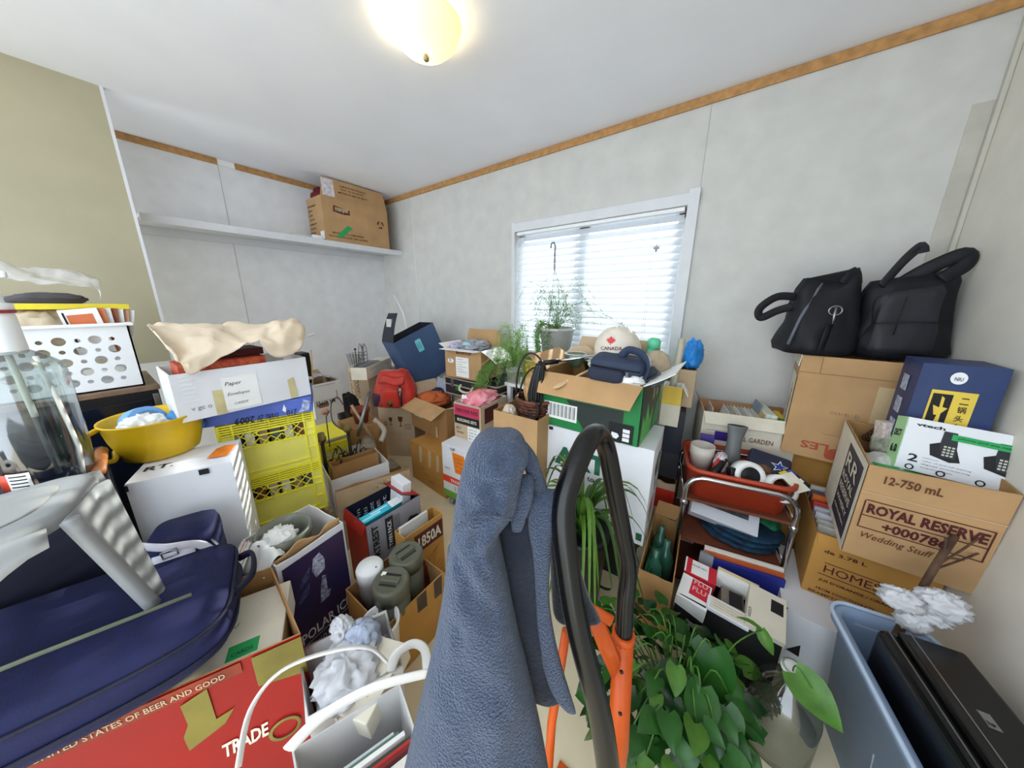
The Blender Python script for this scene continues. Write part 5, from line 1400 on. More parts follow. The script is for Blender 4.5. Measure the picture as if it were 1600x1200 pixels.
b = B(); b.tube([(0.055, -0.079, 0.06), (0.055, -0.082, 0.0)], 0.006, 6); b.build('buckle', mat('buckle_grey', (120, 124, 134), 0.4, var=0), cbg)
WOOD = mat('spoon_wood', (222, 190, 148), 0.55, var=0.08, scale=20)
ws = thing('wooden_spoon', 'wooden spoon hanging over the front flap of the green box', 'spoon', (0, 0, 0))
p0, p1 = gx.w(0.135, -0.045, 0.232), gx.w(0.235, 0.10, 0.30)
b = B(); dv = (p1 - p0)
b.tube([p0 + dv * t for t in (0.12, 0.2, 0.5, 1)], [0.006, 0.006, 0.0055, 0.005], 8); b.build('spoon_handle', WOOD, ws)
b = B(); M_ = Matrix.Translation(p0 - dv * 0.06) @ dv.to_track_quat('X', 'Z').to_matrix().to_4x4(); b.sph((0, 0, 0), 0.038, 0.020, 0.007, M=M_); b.build('spoon_bowl', WOOD, ws)
GL2 = glassy('green_glass', (206, 226, 216), 0.14)
for i, (x, y, z, r_, nm) in enumerate(((0.075, 0.22, 0.255, 0.055, 'clear glass bowl at the left of the green box'), (0.165, 0.20, 0.25, 0.035, 'small clear glass jar beside the camera bag'))):
    p = gx.w(x, y, z); o = thing('glass_bowl' if i == 0 else 'glass_jar', nm, 'bowl' if i == 0 else 'jar', p)
    B().lathe([(0.001, 0), (r_ * 0.6, 0.002), (r_, 0.05), (r_ + 0.003, 0.075), (r_, 0.075), (r_ * 0.93, 0.05), (r_ * 0.5, 0.008), (0.001, 0.006)], 24).build('glass', GL2, o)
    b = B(); b.tube([(( r_ + 0.002) * math.cos(a), (r_ + 0.002) * math.sin(a), 0.075) for a in [2 * PI * k / 24 for k in range(24)]], 0.002, 6, closed=True); b.build('rim', WHITE, o)
um = thing('umbrella', 'chrome umbrella shaft with black handle lying across the green box', 'umbrella', (0, 0, 0))
u0, u1 = gx.w(-0.035, 0.03, 0.292), gx.w(0.24, 0.20, 0.345)
b = B(); b.tube([u0, u0 + (u1 - u0) * 0.30], 0.013, 10); b.build('handle', BLACK, um)
b = B(); b.tube([u0 + (u1 - u0) * 0.29, u1], 0.007, 8); b.build('shaft', CHROME, um)
# black strap bundle hanging at the left of the green box
bs = thing('strap_bundle', 'bundle of black straps and cable hanging left of the green box', 'straps', (0, 0, 0))
h0 = gx.w(0.012, -0.03, 0.285)
for i in range(6):
    b = B(); dx = 0.012 * (i - 2.5)
    b.tube(spline([h0 + V((dx * 0.6, 0, 0.02)), h0 + V((dx - 0.012, -0.012, -0.07)), h0 + V((dx * 1.2 - 0.018, -0.016, -0.15)), h0 + V((dx * 0.5 - 0.016, -0.014, -0.19 - 0.02 * (i % 3)))], 5), 0.009 if i % 2 else 0.006, 6, flat=(0.5, 1.4)); b.build('strap', BLACK, bs)
b = B()
for i in range(3): b.tube([h0 + V((-0.02 + (0.022 + 0.004 * i) * math.cos(a), -0.022 - 0.004 * i, -0.21 + (0.035 + 0.006 * i) * math.sin(a))) for a in [2 * PI * k / 20 for k in range(20)]], 0.004, 6, closed=True)
b.build('cable_loop', mat('cable_brown', (44, 34, 32), 0.5, var=0), bs)
# papers, tan cloth, sunglass case, mint bottle
crumple('white_papers', 'torn white papers at the right front of the green box', 'paper', gx.w(0.40, 0.045, 0.272), (0.11, 0.07, 0.05), PAPER, 0.3, 2.6, 14)
slab('glasses_case', 'dark glasses case standing tilted beside the camera bag', 'case', gx.w(0.445, 0.13, 0.262), (0.13, 0.045, 0.035), (0, rad(-38), gx.rz + 0.25), mat('case_dark', (44, 52, 62), 0.5, var=0.05), 0.008)
crumple('grey_fabric', 'grey fabric under the glasses case in the green box', 'fabric', gx.w(0.43, 0.20, 0.255), (0.14, 0.16, 0.08), mat('grey_cloth2', (104, 106, 112), 0.8, var=0.1), 0.2, 2.2, 6)
crumple('tan_fabric', 'tan fabric bag behind the mint bottle on the green box', 'bag', gx.w(0.445, 0.32, 0.295), (0.13, 0.12, 0.14), mat('tan_cloth', (190, 172, 146), 0.8, var=0.06), 0.12, 1.8, 9)
crumple('white_bag', 'white plastic bag right of the cream cap', 'bag', gx.w(0.37, 0.25, 0.30), (0.14, 0.12, 0.11), PBAG, 0.2, 2.2, 18)
p = gx.w(0.415, 0.335, 0.315)
o = thing('mint_bottle', 'mint green plastic bottle at the back of the green box', 'bottle', p, 0, None, (0, rad(8), 0))
MINT = mat('mint_plastic', (110, 214, 170), 0.35, var=0.03, transl=0.2)
B().lathe([(0.001, 0), (0.024, 0), (0.026, 0.05), (0.024, 0.065), (0.030, 0.068), (0.030, 0.10), (0.018, 0.112), (0.001, 0.113)], 20).build('bottle_body', MINT, o)
crumple('cardboard_insert', 'pale cardboard flap standing behind the glass bowl', 'cardboard', gx.w(0.07, 0.31, 0.31), (0.16, 0.02, 0.10), KRP, 0.05, 1.5, 2)

# window sill plants
SILLM = CASE
FERN = mat('fern_green', (104, 150, 66), 0.6, var=0.2, scale=20, transl=0.35)
FERN2 = mat('fern_bright', (136, 178, 90), 0.6, var=0.2, scale=20, transl=0.35)


def needles(b, pts, n, r0, L, seed):
    # fine leaflets scattered along stems
    rr = random.Random(seed)
    for i in range(n):
        q = pts[int(rr.random() ** 0.8 * (len(pts) - 1))]
        d = V((rr.gauss(0, 1), rr.gauss(0, 1), rr.gauss(0.2, 0.8))).normalized()
        q = q + d * r0 * rr.random()
        s_ = V((rr.gauss(0, 1), rr.gauss(0, 1), rr.gauss(0, 1))).normalized()
        wv = d.cross(s_).normalized() * L * 0.22
        l_ = L * rr.uniform(0.6, 1.3)
        b.add([q, q + d * l_ * 0.5 + wv, q + d * l_, q + d * l_ * 0.5 - wv], [(0, 1, 2, 3)])


hk = thing('hanging_plant', 'grey hanging pot of asparagus fern with its hook in the window', 'plant', (-0.955, 1.93, 0.99))
POTG = mat('pot_grey', (196, 192, 190), 0.6, var=0.05)
B().lathe([(0.02, 0), (0.095, 0.0), (0.118, 0.155), (0.126, 0.157), (0.126, 0.175), (0.112, 0.175), (0.10, 0.03), (0.02, 0.02)], 30).build('pot_body', POTG, hk)
b = B(); b.lathe([(0.001, 0.15), (0.11, 0.15)], 24); b.build('soil', mat('soil', (70, 52, 40), 0.9, var=0.2, scale=50), hk)
b = B()
for a in (0.4, 2.5, 4.6): b.tube([(0.12 * math.cos(a), 0.10 * math.sin(a), 0.172), (-0.035, 0.0, 0.56)], 0.0016, 5)
b.build('hanger_wires', mat('wire_green', (96, 110, 88), 0.5, var=0), hk)
b = B(); b.tube(spline([(-0.035, 0, 0.555), (-0.037, 0, 0.66), (-0.036, 0, 0.705), (-0.046, 0, 0.73), (-0.064, 0, 0.725), (-0.068, 0, 0.70)], 6), 0.006, 8); b.build('hook', mat('hook_grey', (124, 128, 136), 0.5, var=0), hk)
rr = random.Random(5)
b = B(); bst = B()
for i in range(56):
    a = rr.uniform(0, 2 * PI); sp_ = rr.uniform(0.05, 0.30); hg = rr.uniform(0.04, 0.34)
    ex = rr.uniform(0.0, 0.30) if rr.random() < 0.45 else 0
    P = spline([(0, 0, 0.15), (0.06 * math.cos(a), 0.04 * math.sin(a), 0.15 + hg * 0.7), (sp_ * math.cos(a) * 0.7 + ex * 0.5, -0.04 + 0.06 * math.sin(a), 0.15 + hg), (sp_ * math.cos(a) + ex, -0.05 + 0.07 * math.sin(a), 0.13 + hg * 0.8 - 0.06 * rr.random())], 5)
    bst.tube(P, 0.0009, 4, cap=False)
    needles(b, P[3:], 34, 0.018, 0.011, i)
for i in range(26):
    a = rr.uniform(PI * 0.95, PI * 1.55)
    P = spline([(0, 0, 0.15), (0.12 * math.cos(a), 0.10 * math.sin(a), 0.20), (0.150 * math.cos(a), 0.135 * math.sin(a), 0.10), (0.145 * math.cos(a) + 0.02 * rr.random(), 0.135 * math.sin(a), 0.0 - 0.06 * rr.random())], 5)
    bst.tube(P, 0.0009, 4, cap=False); needles(b, P[4:], 50, 0.02, 0.013, 100 + i)
bst.build('stems', FERN, hk, kind='stuff'); b.build('foliage', FERN, hk, kind='stuff')
TIN = mat('yellow_tin', (190, 170, 60), 0.4, var=0.2, scale=12, rgb2=(150, 150, 96))
tn = thing('tin_can', 'yellow patterned tin can below the hanging pot', 'tin', (-1.03, 1.80, 0.775))
B().lathe([(0.09, 0), (0.092, 0.004), (0.092, 0.012), (0.089, 0.014), (0.089, 0.17), (0.092, 0.172), (0.092, 0.182), (0.087, 0.182), (0.086, 0.02), (0.001, 0.02)], 30).build('can_body', TIN, tn)
b = B(); b.grid(10, 1, lambda u, v: V((0.0905 * math.cos(rad(-130 + 70 * u)), 0.0905 * math.sin(rad(-130 + 70 * u)), 0.09 + 0.06 * v))); b.build('label_band', mat('tin_label', (226, 206, 70), 0.4, var=0.2, scale=30, rgb2=(120, 96, 40)), tn, solid=0.001)
tb2 = thing('side_table', 'low white table under the window holding the plants', 'table', (-1.08, 1.90, 0))
B().box(-0.17, 0.33, -0.19, 0.19, 0.745, 0.77).build('table_top', WHITE, tb2, bevel=0.004)
for x in (-0.14, 0.30):
    for y in (-0.16, 0.16): B().box(x - 0.015, x + 0.015, y - 0.015, y + 0.015, 0, 0.745).build('leg', WHITE, tb2)
st2 = thing('pot_stand', 'upturned pale pot lifting the hanging pot above the white table', 'pot', (-0.925, 1.975, 0.772))
B().lathe([(0.10, 0), (0.092, 0.19), (0.075, 0.214), (0.02, 0.215)], 24).build('pot_body', POTG, st2)
fn = thing('asparagus_fern', 'bright feathery asparagus fern trailing down left of the window', 'plant', (-1.20, 1.76, 0.772))
B().lathe([(0.02, 0), (0.045, 0), (0.054, 0.08), (0.058, 0.08), (0.058, 0.092), (0.05, 0.092), (0.04, 0.02)], 22).build('pot_body', POTG, fn)
b = B(); bst = B()
for i in range(70):
    a = rr.uniform(0, 2 * PI); hg = rr.uniform(0.03, 0.30)
    P = spline([(0, 0, 0.11), (0.05 * math.cos(a), 0.05 * math.sin(a), 0.11 + hg), (0.12 * math.cos(a) - 0.02, 0.09 * math.sin(a), 0.10 + hg * 0.75), (0.16 * math.cos(a) - 0.05, 0.10 * math.sin(a) - 0.03, 0.02 + hg * 0.3 - 0.1 * rr.random())], 5)
    bst.tube(P, 0.001, 4, cap=False); needles(b, P[3:], 44, 0.022, 0.014, 300 + i)
for i in range(30):
    P = spline([(0, -0.02, 0.12), (-0.08, -0.09, 0.16), (-0.10 - 0.1 * rr.random(), -0.17, 0.06), (-0.08 - 0.12 * rr.random(), -0.2 - 0.05 * rr.random(), -0.06 - 0.06 * rr.random())], 5)
    bst.tube(P, 0.001, 4, cap=False); needles(b, P[4:], 50, 0.022, 0.013, 500 + i)
bst.build('stems', FERN2, fn, kind='stuff'); b.build('foliage', FERN2, fn, kind='stuff')

# --- stack behind the green box on the right
hb = carton('cardboard_box', 'tan carton with a blue bag in the stack right of the green box', base=((-0.165, 1.78, 0.80), 0.075, rad(4)), h=0.20, d=0.26, mt=KRP, inner=KRD)
hb.txt('r', '12 x 1L', 0.2, 0.5, 0.6, BRINK, hf=0.07); hb.pat('r', 'green_mark', 0.55, 0.5, 0.8, 0.9, mat('green_print', (120, 160, 90), 0.6, var=0.1))
crumple('blue_bag', 'bright blue plastic bag standing in the tan carton by the wall', 'bag', (-0.125, 1.90, 1.06), (0.085, 0.16, 0.16), mat('bright_blue', (40, 140, 226), 0.4, var=0.15, scale=14), 0.2, 2, 11)
b = B(); b.tube([(-0.185, 1.74, 0.85), (-0.175, 1.80, 1.155)], 0.017, 4, flat=(1, 0.5)); tag(b.build('wood_strip', mat('pale_wood2', (216, 206, 186), 0.6, var=0.08)), 'pale strip of wood standing upright beside the green box', 'wood')
yb = carton('yellow_box', 'cream box with a yellow lid edge behind the right side of the green box', base=((-0.215, 1.665, 0.72), 0.085, rad(4)), h=0.21, d=0.10, mt=CREAM, inner=PAPER, flaps={'r': (150, 0.05, 0.005, 0, [mat('yellow_card', (226, 190, 70), 0.5), PAPER])})
yb.pat('f', 'yellow_band', 0, 0.55, 1, 1, mat('yellow_card', (226, 190, 70), 0.5))
yb.pat('r', 'yellow_band', 0, 0.62, 1, 1, mat('yellow_card', (226, 190, 70), 0.5))
yb.pat('r', 'printed_mark', 0.3, 0.2, 0.6, 0.45, INK, pts=[(0, 0), (1, 0.2), (0.5, 1)])
for i, (z0, z1, c, nm) in enumerate(((0.56, 0.795, (26, 30, 44), 'dark navy box directly under the tan carton by the wall'), (0.40, 0.555, (38, 40, 46), 'charcoal box in the middle of the stack by the wall'))):
    q = carton('dark_box', nm, base=((-0.19, 1.70 + 0.02 * i, z0), 0.085, rad(4)), h=z1 - z0, d=0.33, mt=mat('dark_box_%d' % i, c, 0.5), closed=True, seam=False)
    q.pat('r', 'pale_stripe', 0.1, 0.7, 0.5, 0.9, PAPER2)
q = carton('paper_bag', 'brown paper bag with a red carrier at the bottom of the stack by the wall', base=((-0.20, 1.68, 0.0), 0.10, rad(4)), h=0.39, d=0.30, mt=KRP, inner=KRD, jag=0.01, cat='bag')
q.pat('r', 'red_panel', 0.25, 0.45, 1.0, 0.92, mat('red_paper', (206, 50, 34), 0.5, var=0.08)); q.pat('f', 'red_panel', 0.0, 0.6, 1.0, 0.9, mat('red_paper', (206, 50, 34), 0.5, var=0.08))
support('white skirting box on the floor behind the wine carton', -0.08, 0.02, 1.72, 2.05, 0, 0.10, WC)

# ================================================================ RIGHT SIDE
# wine carton
wn = carton('wine_carton', 'narrow open brown carton of green bottles beside the trolley', base=((-0.150, 1.13, 0), 0.125, rad(2)), h=0.29, d=0.40, mt=KRD, inner=KRD, jag=0.006, flaps={'b': (15, 0.07, 0.01)})
GG = mat('bottle_green', (52, 104, 88), 0.15, var=0.05, coat=0.4)
for i in range(3):
    p = wn.w(0.045 + 0.033 * (i % 2), 0.10 + 0.085 * i, 0.02)
    o = thing('wine_bottle', ('green bottle with a white label at the front of the narrow carton', 'green bottle in the middle of the narrow carton', 'green bottle at the back of the narrow carton')[i], 'bottle', p, 0, 'green bottles in the narrow carton', (rad(-10), 0, 0))
    B().lathe([(0.02, 0.0), (0.034, 0.004), (0.034, 0.19), (0.028, 0.215), (0.014, 0.24), (0.0135, 0.275), (0.012, 0.276)], 20).build('glass', GG, o)
    if i == 0:
        b = B(); b.grid(6, 1, lambda u, v: V((0.0350 * math.cos(rad(-110 + 40 * u)), 0.0350 * math.sin(rad(-110 + 40 * u)), 0.125 + 0.045 * v))); b.build('label', PAPER, o, solid=0.001)
crumple('green_film', 'green plastic wrap at the left side of the wine carton', 'film', wn.w(0.028, 0.16, 0.17), (0.04, 0.26, 0.14), mat('green_film', (26, 92, 62), 0.35), 0.15, 2, 4)

# trolley
tA, tC = at(1075, 742, z=0.60), at(1252, 780, z=0.60)
dd = tC - tA; TW = math.hypot(dd.x, dd.y); TR = math.atan2(dd.y, dd.x)
tr = thing('trolley', 'chrome tube trolley with shelves behind the green plant', 'trolley', (tA.x, tA.y, 0), TR)
TD = 0.32
b = B()
for y in (0.0, TD):
    pts = [(0, y, 0.02), (0, y, 0.52)] + [(0.07 - 0.07 * math.cos(a), y, 0.53 + 0.07 * math.sin(a)) for a in [rad(15 * k) for k in range(7)]] + [(TW - 0.07 + 0.07 * math.sin(a), y, 0.53 + 0.07 * math.cos(a)) for a in [rad(15 * k) for k in range(7)]] + [(TW, y, 0.52), (TW, y, 0.02)]
    q = B(); q.tube(pts, 0.0105, 10); q.build('frame', CHROME, tr)
for x in (0, TW):
    for z in (0.30, 0.50): q = B(); q.tube([(x, 0, z), (x, TD, z)], 0.006, 8); q.build('side_rail', CHROME, tr)
for z in (0.045, 0.268, 0.475):
    B().box(0.006, TW - 0.006, 0.004, TD - 0.004, z, z + 0.012).build('shelf', mat('trolley_shelf', (112, 60, 42), 0.5, var=0.1), tr)
for x in (0, TW):
    for y in (0, TD):
        q = B(); q.sph((x, y, 0.012), 0.014, 0.014, 0.012); q.build('foot', BLACK, tr)
        q = B(); q.lathe([(0.012, 0.455), (0.015, 0.46), (0.015, 0.475), (0.012, 0.48)], 12, (x, y, 0)); q.build('joint', CHROME, tr)
# orange red tray
ORT = mat('tray_red', (176, 62, 36), 0.4, var=0.05)
ty = thing('serving_tub', 'orange red plastic tub full of odds and ends on the trolley', 'tub', (tA.x, tA.y, 0.488), TR)
TUB_M = Matrix.Translation((tA.x, tA.y, 0.488)) @ Matrix.Rotation(TR, 4, 'Z')


def rrect(x0, x1, y0, y1, r, z, n=6):
    out = []
    for cx, cy, a0 in ((x1 - r, y1 - r, 0), (x0 + r, y1 - r, 90), (x0 + r, y0 + r, 180), (x1 - r, y0 + r, 270)):
        for k in range(n + 1): out.append(V((cx + r * math.cos(rad(a0 + 90 * k / n)), cy + r * math.sin(rad(a0 + 90 * k / n)), z)))
    return out


b = B()
b.rings([rrect(0.02, TW - 0.02, 0.03, TD - 0.01, 0.05, 0), rrect(0.004, TW - 0.004, 0.014, TD + 0.006, 0.06, 0.125), rrect(-0.006, TW + 0.006, 0.004, TD + 0.016, 0.062, 0.128), rrect(-0.006, TW + 0.006, 0.004, TD + 0.016, 0.062, 0.142), rrect(0.006, TW - 0.006, 0.016, TD + 0.004, 0.058, 0.142), rrect(0.024, TW - 0.024, 0.034, TD - 0.014, 0.05, 0.006)], smooth=True)
b.build('tub_body', ORT, ty)


def tw(x, y, z): return TUB_M @ V((x, y, z))


o = thing('mug', 'pale stoneware mug at the left end of the orange red tub', 'mug', tw(0.065, 0.17, 0.075), TR)
MUG = mat('stoneware', (206, 198, 188), 0.4, var=0.04)
B().lathe([(0.02, 0), (0.044, 0), (0.047, 0.07), (0.050, 0.075), (0.050, 0.12), (0.046, 0.12), (0.044, 0.02), (0.02, 0.015)], 28).build('cup', MUG, o)
b = B(); b.tube(spline([(-0.047, 0, 0.10), (-0.08, 0, 0.095), (-0.08, 0, 0.045), (-0.046, 0, 0.03)], 5), 0.007, 8); b.build('handle', MUG, o); o.rotation_euler = (0, 0, TR - 1.9)
VG = mat('vacuum_grey', (104, 106, 108), 0.45, var=0.05)
o = thing('vacuum_nozzle', 'grey vacuum nozzle standing upright in the orange red tub', 'nozzle', tw(0.185, 0.20, 0.10), TR + 0.3, None, (rad(-6), rad(4), TR + 0.2))
o.scale = (1.1, 1.1, 1.2)
b = B()
b.rings([[V((rx * math.cos(a), ry * math.sin(a), z)) for a in [2 * PI * k / 24 for k in range(24)]] for rx, ry, z in ((0.040, 0.032, 0), (0.036, 0.03, 0.03), (0.026, 0.024, 0.07), (0.027, 0.02, 0.11), (0.036, 0.016, 0.155), (0.038, 0.017, 0.165), (0.034, 0.013, 0.165), (0.022, 0.012, 0.11))], cap1=True)
b.build('nozzle_body', VG, o)
b = B(); b.rings([[V((0.031 * math.cos(a), 0.011 * math.sin(a), z)) for a in [2 * PI * k / 20 for k in range(20)]] for z in (0.1655, 0.1662)]); b.build('opening', INK, o)
b = B(); b.lathe([(0.041, 0.0), (0.046, 0.0), (0.046, 0.02), (0.041, 0.02)], 24); b.build('collar', BLACK, o)
o = thing('tape_dispenser', 'white packing tape roll with black core and dispenser in the tub', 'tape', tw(0.225, 0.085, 0.125), 0, None, (rad(72), 0, TR + 0.35))
B().lathe([(0.040, -0.024), (0.060, -0.024), (0.061, 0), (0.060, 0.024), (0.040, 0.024), (0.039, 0)], 30, cap0=False, cap1=False).build('tape', PAPER, o)
B().lathe([(0.001, -0.015), (0.0395, -0.022), (0.0395, 0.022), (0.001, 0.018)], 24).build('core', BLKC, o)
b = B(); b.box(-0.075, -0.045, -0.055, 0.03, -0.018, 0.018); b.build('grip', BLACK, o, bevel=0.006)
for i in range(3): text(o, ('SHIPPING', 'heavy duty', '48mm')[i], (-0.02, 0.0602, -0.012 + 0.009 * i), (1, 0, 0), (0, 0, 1), MARK, width=0.03, bold=0) if i == 1 else None
o = thing('paper_cup', 'white tape roll lying at the right end of the orange red tub', 'tape', tw(0.335, 0.075, 0.10), 0, None, (rad(60), rad(12), TR + 0.2))
o.name = 'tape_roll'
B().lathe([(0.040, -0.026), (0.055, -0.026), (0.056, 0), (0.055, 0.026), (0.040, 0.026), (0.039, 0)], 28, cap0=False, cap1=False).build('tape', PAPER, o)
B().lathe([(0.0395, -0.024), (0.0395, 0.024)], 24, cap0=False, cap1=False).build('core', mat('core_brown', (120, 92, 64), 0.8, var=0), o, solid=0.001)
o = slab('navy_pouch', 'dark navy zip pouch with a blue star at the back of the tub', 'pouch', tw(0.325, 0.22, 0.115), (0.15, 0.105, 0.05), (rad(30), rad(8), TR - 0.2), mat('navy_vinyl', (38, 42, 66), 0.45, var=0.05), 0.012)
pts = [(math.cos(PI / 2 + i * PI / 5) * (1 if i % 2 == 0 else 0.42), math.sin(PI / 2 + i * PI / 5) * (1 if i % 2 == 0 else 0.42)) for i in range(10)]
b = B(); b.poly(pts, 0.02); q = b.build('star_border', WINK, o); q.matrix_local = Matrix.Translation((0.035, -0.01, 0.0495)) @ Matrix.Scale(0.034, 4)
b = B(); b.poly(pts, 0.04); q = b.build('star', mat('star_blue', (36, 66, 150), 0.5, var=0), o); q.matrix_local = Matrix.Translation((0.035, -0.01, 0.0495)) @ Matrix.Scale(0.026, 4)
slab('card_pack', 'dark pack with yellow label at the right rim of the tub', 'pack', tw(0.385, 0.12, 0.125), (0.06, 0.09, 0.014), (rad(20), rad(-20), TR + 0.5), BLKC, 0.001, bands=((0.1, 0.55, 0.6, 0.95, mat('yellow_label', (232, 200, 40), 0.5, var=0)), (0.1, 0.2, 0.9, 0.4, PAPER), (0.65, 0.6, 0.95, 0.9, mat('blue_label', (60, 80, 180), 0.5, var=0))))
slab('cream_card', 'cream card leaning on the right rim of the tub', 'card', tw(0.375, 0.07, 0.142), (0.05, 0.085, 0.003), (rad(25), rad(-15), TR + 0.5), CREAM, 0.0005)
o = thing('cordless_tool', 'black and red handled tool lying left in the tub', 'tool', tw(0.12, 0.09, 0.115), TR + 0.7, None, (0, rad(-20), TR + 0.9))
b = B(); b.tube([(-0.05, 0, 0), (0.0, 0, 0.01), (0.06, 0, 0.03)], [0.014, 0.017, 0.012], 10); b.build('tool_body', BLACK, o)
b = B(); b.tube([(0.0, 0.012, 0.015), (0.05, 0.013, 0.035)], 0.009, 8); b.build('grip', mat('tool_red', (190, 40, 36), 0.4, var=0), o)
crumple('silver_wrapper', 'crumpled silver and white wrapper beside the vacuum nozzle', 'wrapper', tw(0.135, 0.13, 0.135), (0.045, 0.04, 0.09), mat('foil_white', (220, 216, 220), 0.35, var=0.5, scale=40, rgb2=(150, 120, 126)), 0.3, 3, 8)
crumple('brown_mouse', 'small brown trinket in the middle of the tub', 'trinket', tw(0.295, 0.16, 0.125), (0.06, 0.05, 0.05), mat('trinket', (120, 84, 60), 0.6, var=0.2), 0.15, 2, 3)
o = slab('purple_pack', 'purple packet leaning on the file carton behind the mug', 'packet', tw(0.095, 0.27, 0.16), (0.06, 0.012, 0.05), (rad(-12), 0, TR), mat('purple_pack', (58, 36, 130), 0.4, var=0), 0.002)
# middle shelf of the trolley
bx_ = slab('white_device_box', 'white retail box with a dark picture on the middle trolley shelf', 'box', tw(0.17, 0.13, 0.283 - 0.488 + 0.105), (0.25, 0.15, 0.075), (rad(44), rad(6), TR - 0.1), mat('box_white', (196, 198, 204), 0.5, var=0.02), 0.002, bands=((0.12, 0.35, 0.85, 0.85, mat('dark_photo', (74, 74, 80), 0.4, var=0.3, scale=30)), (0.2, 0.45, 0.7, 0.6, STEEL)))
TEAL = mat('teal_stripe', (12, 62, 88), 0.85, var=0.9, scale=35, rgb2=(12, 24, 44))
for i in range(3):
    crumple('teal_towel', ('teal striped towel on top of the folded pile on the trolley', 'teal striped towel in the middle of the folded pile', 'teal striped towel at the bottom of the folded pile')[2 - i], 'towel', tw(0.24 + 0.01 * i, 0.12, 0.296 - 0.488 + 0.028 * i + 0.004), (0.27, 0.22, 0.034), TEAL, 0.06, 2, i, group='teal towels')
crumple('green_towel', 'green towel at the right of the teal pile', 'towel', tw(0.36, 0.18, 0.345 - 0.488), (0.09, 0.16, 0.10), mat('green_towel', (26, 110, 70), 0.85), 0.12, 2, 4)
crumple('striped_garment', 'black and white striped garment high on the middle trolley shelf', 'garment', tw(0.10, 0.20, 0.42 - 0.488), (0.12, 0.14, 0.09), mat('stripe_cloth', (200, 200, 204), 0.8, var=0.9, scale=40, rgb2=(60, 60, 66)), 0.2, 2.2, 9)
crumple('grey_sheet', 'grey cloth hanging at the right back of the trolley', 'cloth', tw(0.37, 0.25, 0.40 - 0.488), (0.12, 0.10, 0.20), mat('grey_sheet2', (96, 102, 112), 0.8), 0.15, 2, 3)
for i, (c, hgt) in enumerate((((230, 224, 212), 0.0), ((196, 92, 44), 0.0), ((40, 48, 140), 0.0))):
    slab('book', ('cream book standing at the front of the trolley', 'orange edged book standing at the front of the trolley', 'blue book standing at the front of the trolley')[i], 'book', tw(0.235, -0.022 - 0.017 * i, 0.05 - 0.488), (0.27, 0.013, 0.245 - 0.012 * i), (rad(2), 0, TR), mat('bk_%d' % i, c, 0.5, var=0.05), 0.001)

# black low carton with retail packs in front of the trolley
bkA, bkC = at(1057, 925, z=0.25), at(1228, 1010, z=0.25)
kx = carton('black_carton', 'black open carton of small retail boxes in front of the trolley', a=(1057, 925), b=(1222, 1012), z=0.25, zb=0.0, d=0.20, mt=BLKC, inner=BLKC)
kx.pat('f', 'white_strip', 0, 0, 1, 0.05, PAPER2)
MT2 = mat('pack_red', (206, 40, 56), 0.5, var=0.05)
kp = [(0.055, 0.16, 0.20, (0.11, 0.075, 0.07), 0.06, MT2, 'red and white medicine box at the back left of the black carton', ((0.22, 0.05, 0.75, 0.95, PAPER), (0.0, 0.0, 0.05, 1.0, PAPER))),
      (0.05, 0.055, 0.185, (0.10, 0.11, 0.07), -0.05, PAPER, 'torn white and red printed box at the front left of the black carton', ((0.35, 0.3, 0.95, 0.95, MT2),)),
      (0.155, 0.035, 0.19, (0.125, 0.055, 0.07), 0.0, WC, 'long white pack with a text label at the front of the black carton', ((0.08, 0.12, 0.92, 0.88, CREAM),)),
      (0.165, 0.12, 0.165, (0.07, 0.075, 0.08), 0.1, mat('pack_taupe', (120, 110, 98), 0.6), 'small taupe box in the middle of the black carton', ((0.35, 0.1, 0.95, 0.9, BLKC),)),
      (0.26, 0.095, 0.215, (0.105, 0.17, 0.07), -0.04, CREAM, 'cream watch box with a dark picture at the right of the black carton', ((0.60, 0.55, 0.92, 0.85, BLKC),)),
      (0.175, 0.19, 0.21, (0.13, 0.03, 0.075), 0.02, PAPER, 'white envelope box with cream lid at the back of the black carton', ((0.0, 0.5, 1.0, 1.0, mat('lid_cream', (220, 204, 160), 0.6, var=0)),))]
for i, (x, y, z, sz, r_, m2, lbl, bd) in enumerate(kp):
    o = slab('retail_box', lbl, 'box', kx.w(x, y, z), sz, (rad(8), rad(3), kx.rz + r_), m2, 0.0015, bands=bd)
    if i == 0: text(o, 'FEVER FEN', (-0.03, 0.005, 0.0708), (1, 0, 0), (0, 1, 0), INK, width=0.05, bold=0)
    if i == 1:
        for k in range(2): text(o, 'FLU', (-0.008, 0.03 - 0.032 * k, 0.0708), (1, 0, 0), (0, 1, 0), mat('pink_ink', (240, 170, 176), 0.5, var=0), width=0.045, bold=0.02)
    if i == 2:
        for k in range(3): text(o, 'wireless keyboard', (-0.045, 0.012 - 0.011 * k, 0.0708), (1, 0, 0), (0, 1, 0), MARK, width=0.085, height=0.004, bold=0)
    if i == 4: text(o, 'watch', (-0.04, -0.06, 0.0708), (0, 1, 0), (-1, 0, 0), MARK, width=0.04, bold=0)
slab('grey_remote', 'grey phone box standing left behind the retail boxes', 'box', kx.w(0.07, 0.215, 0.12), (0.05, 0.02, 0.17), (rad(-10), 0, kx.rz), mat('grey_box', (140, 142, 146), 0.5), 0.002, bands=())

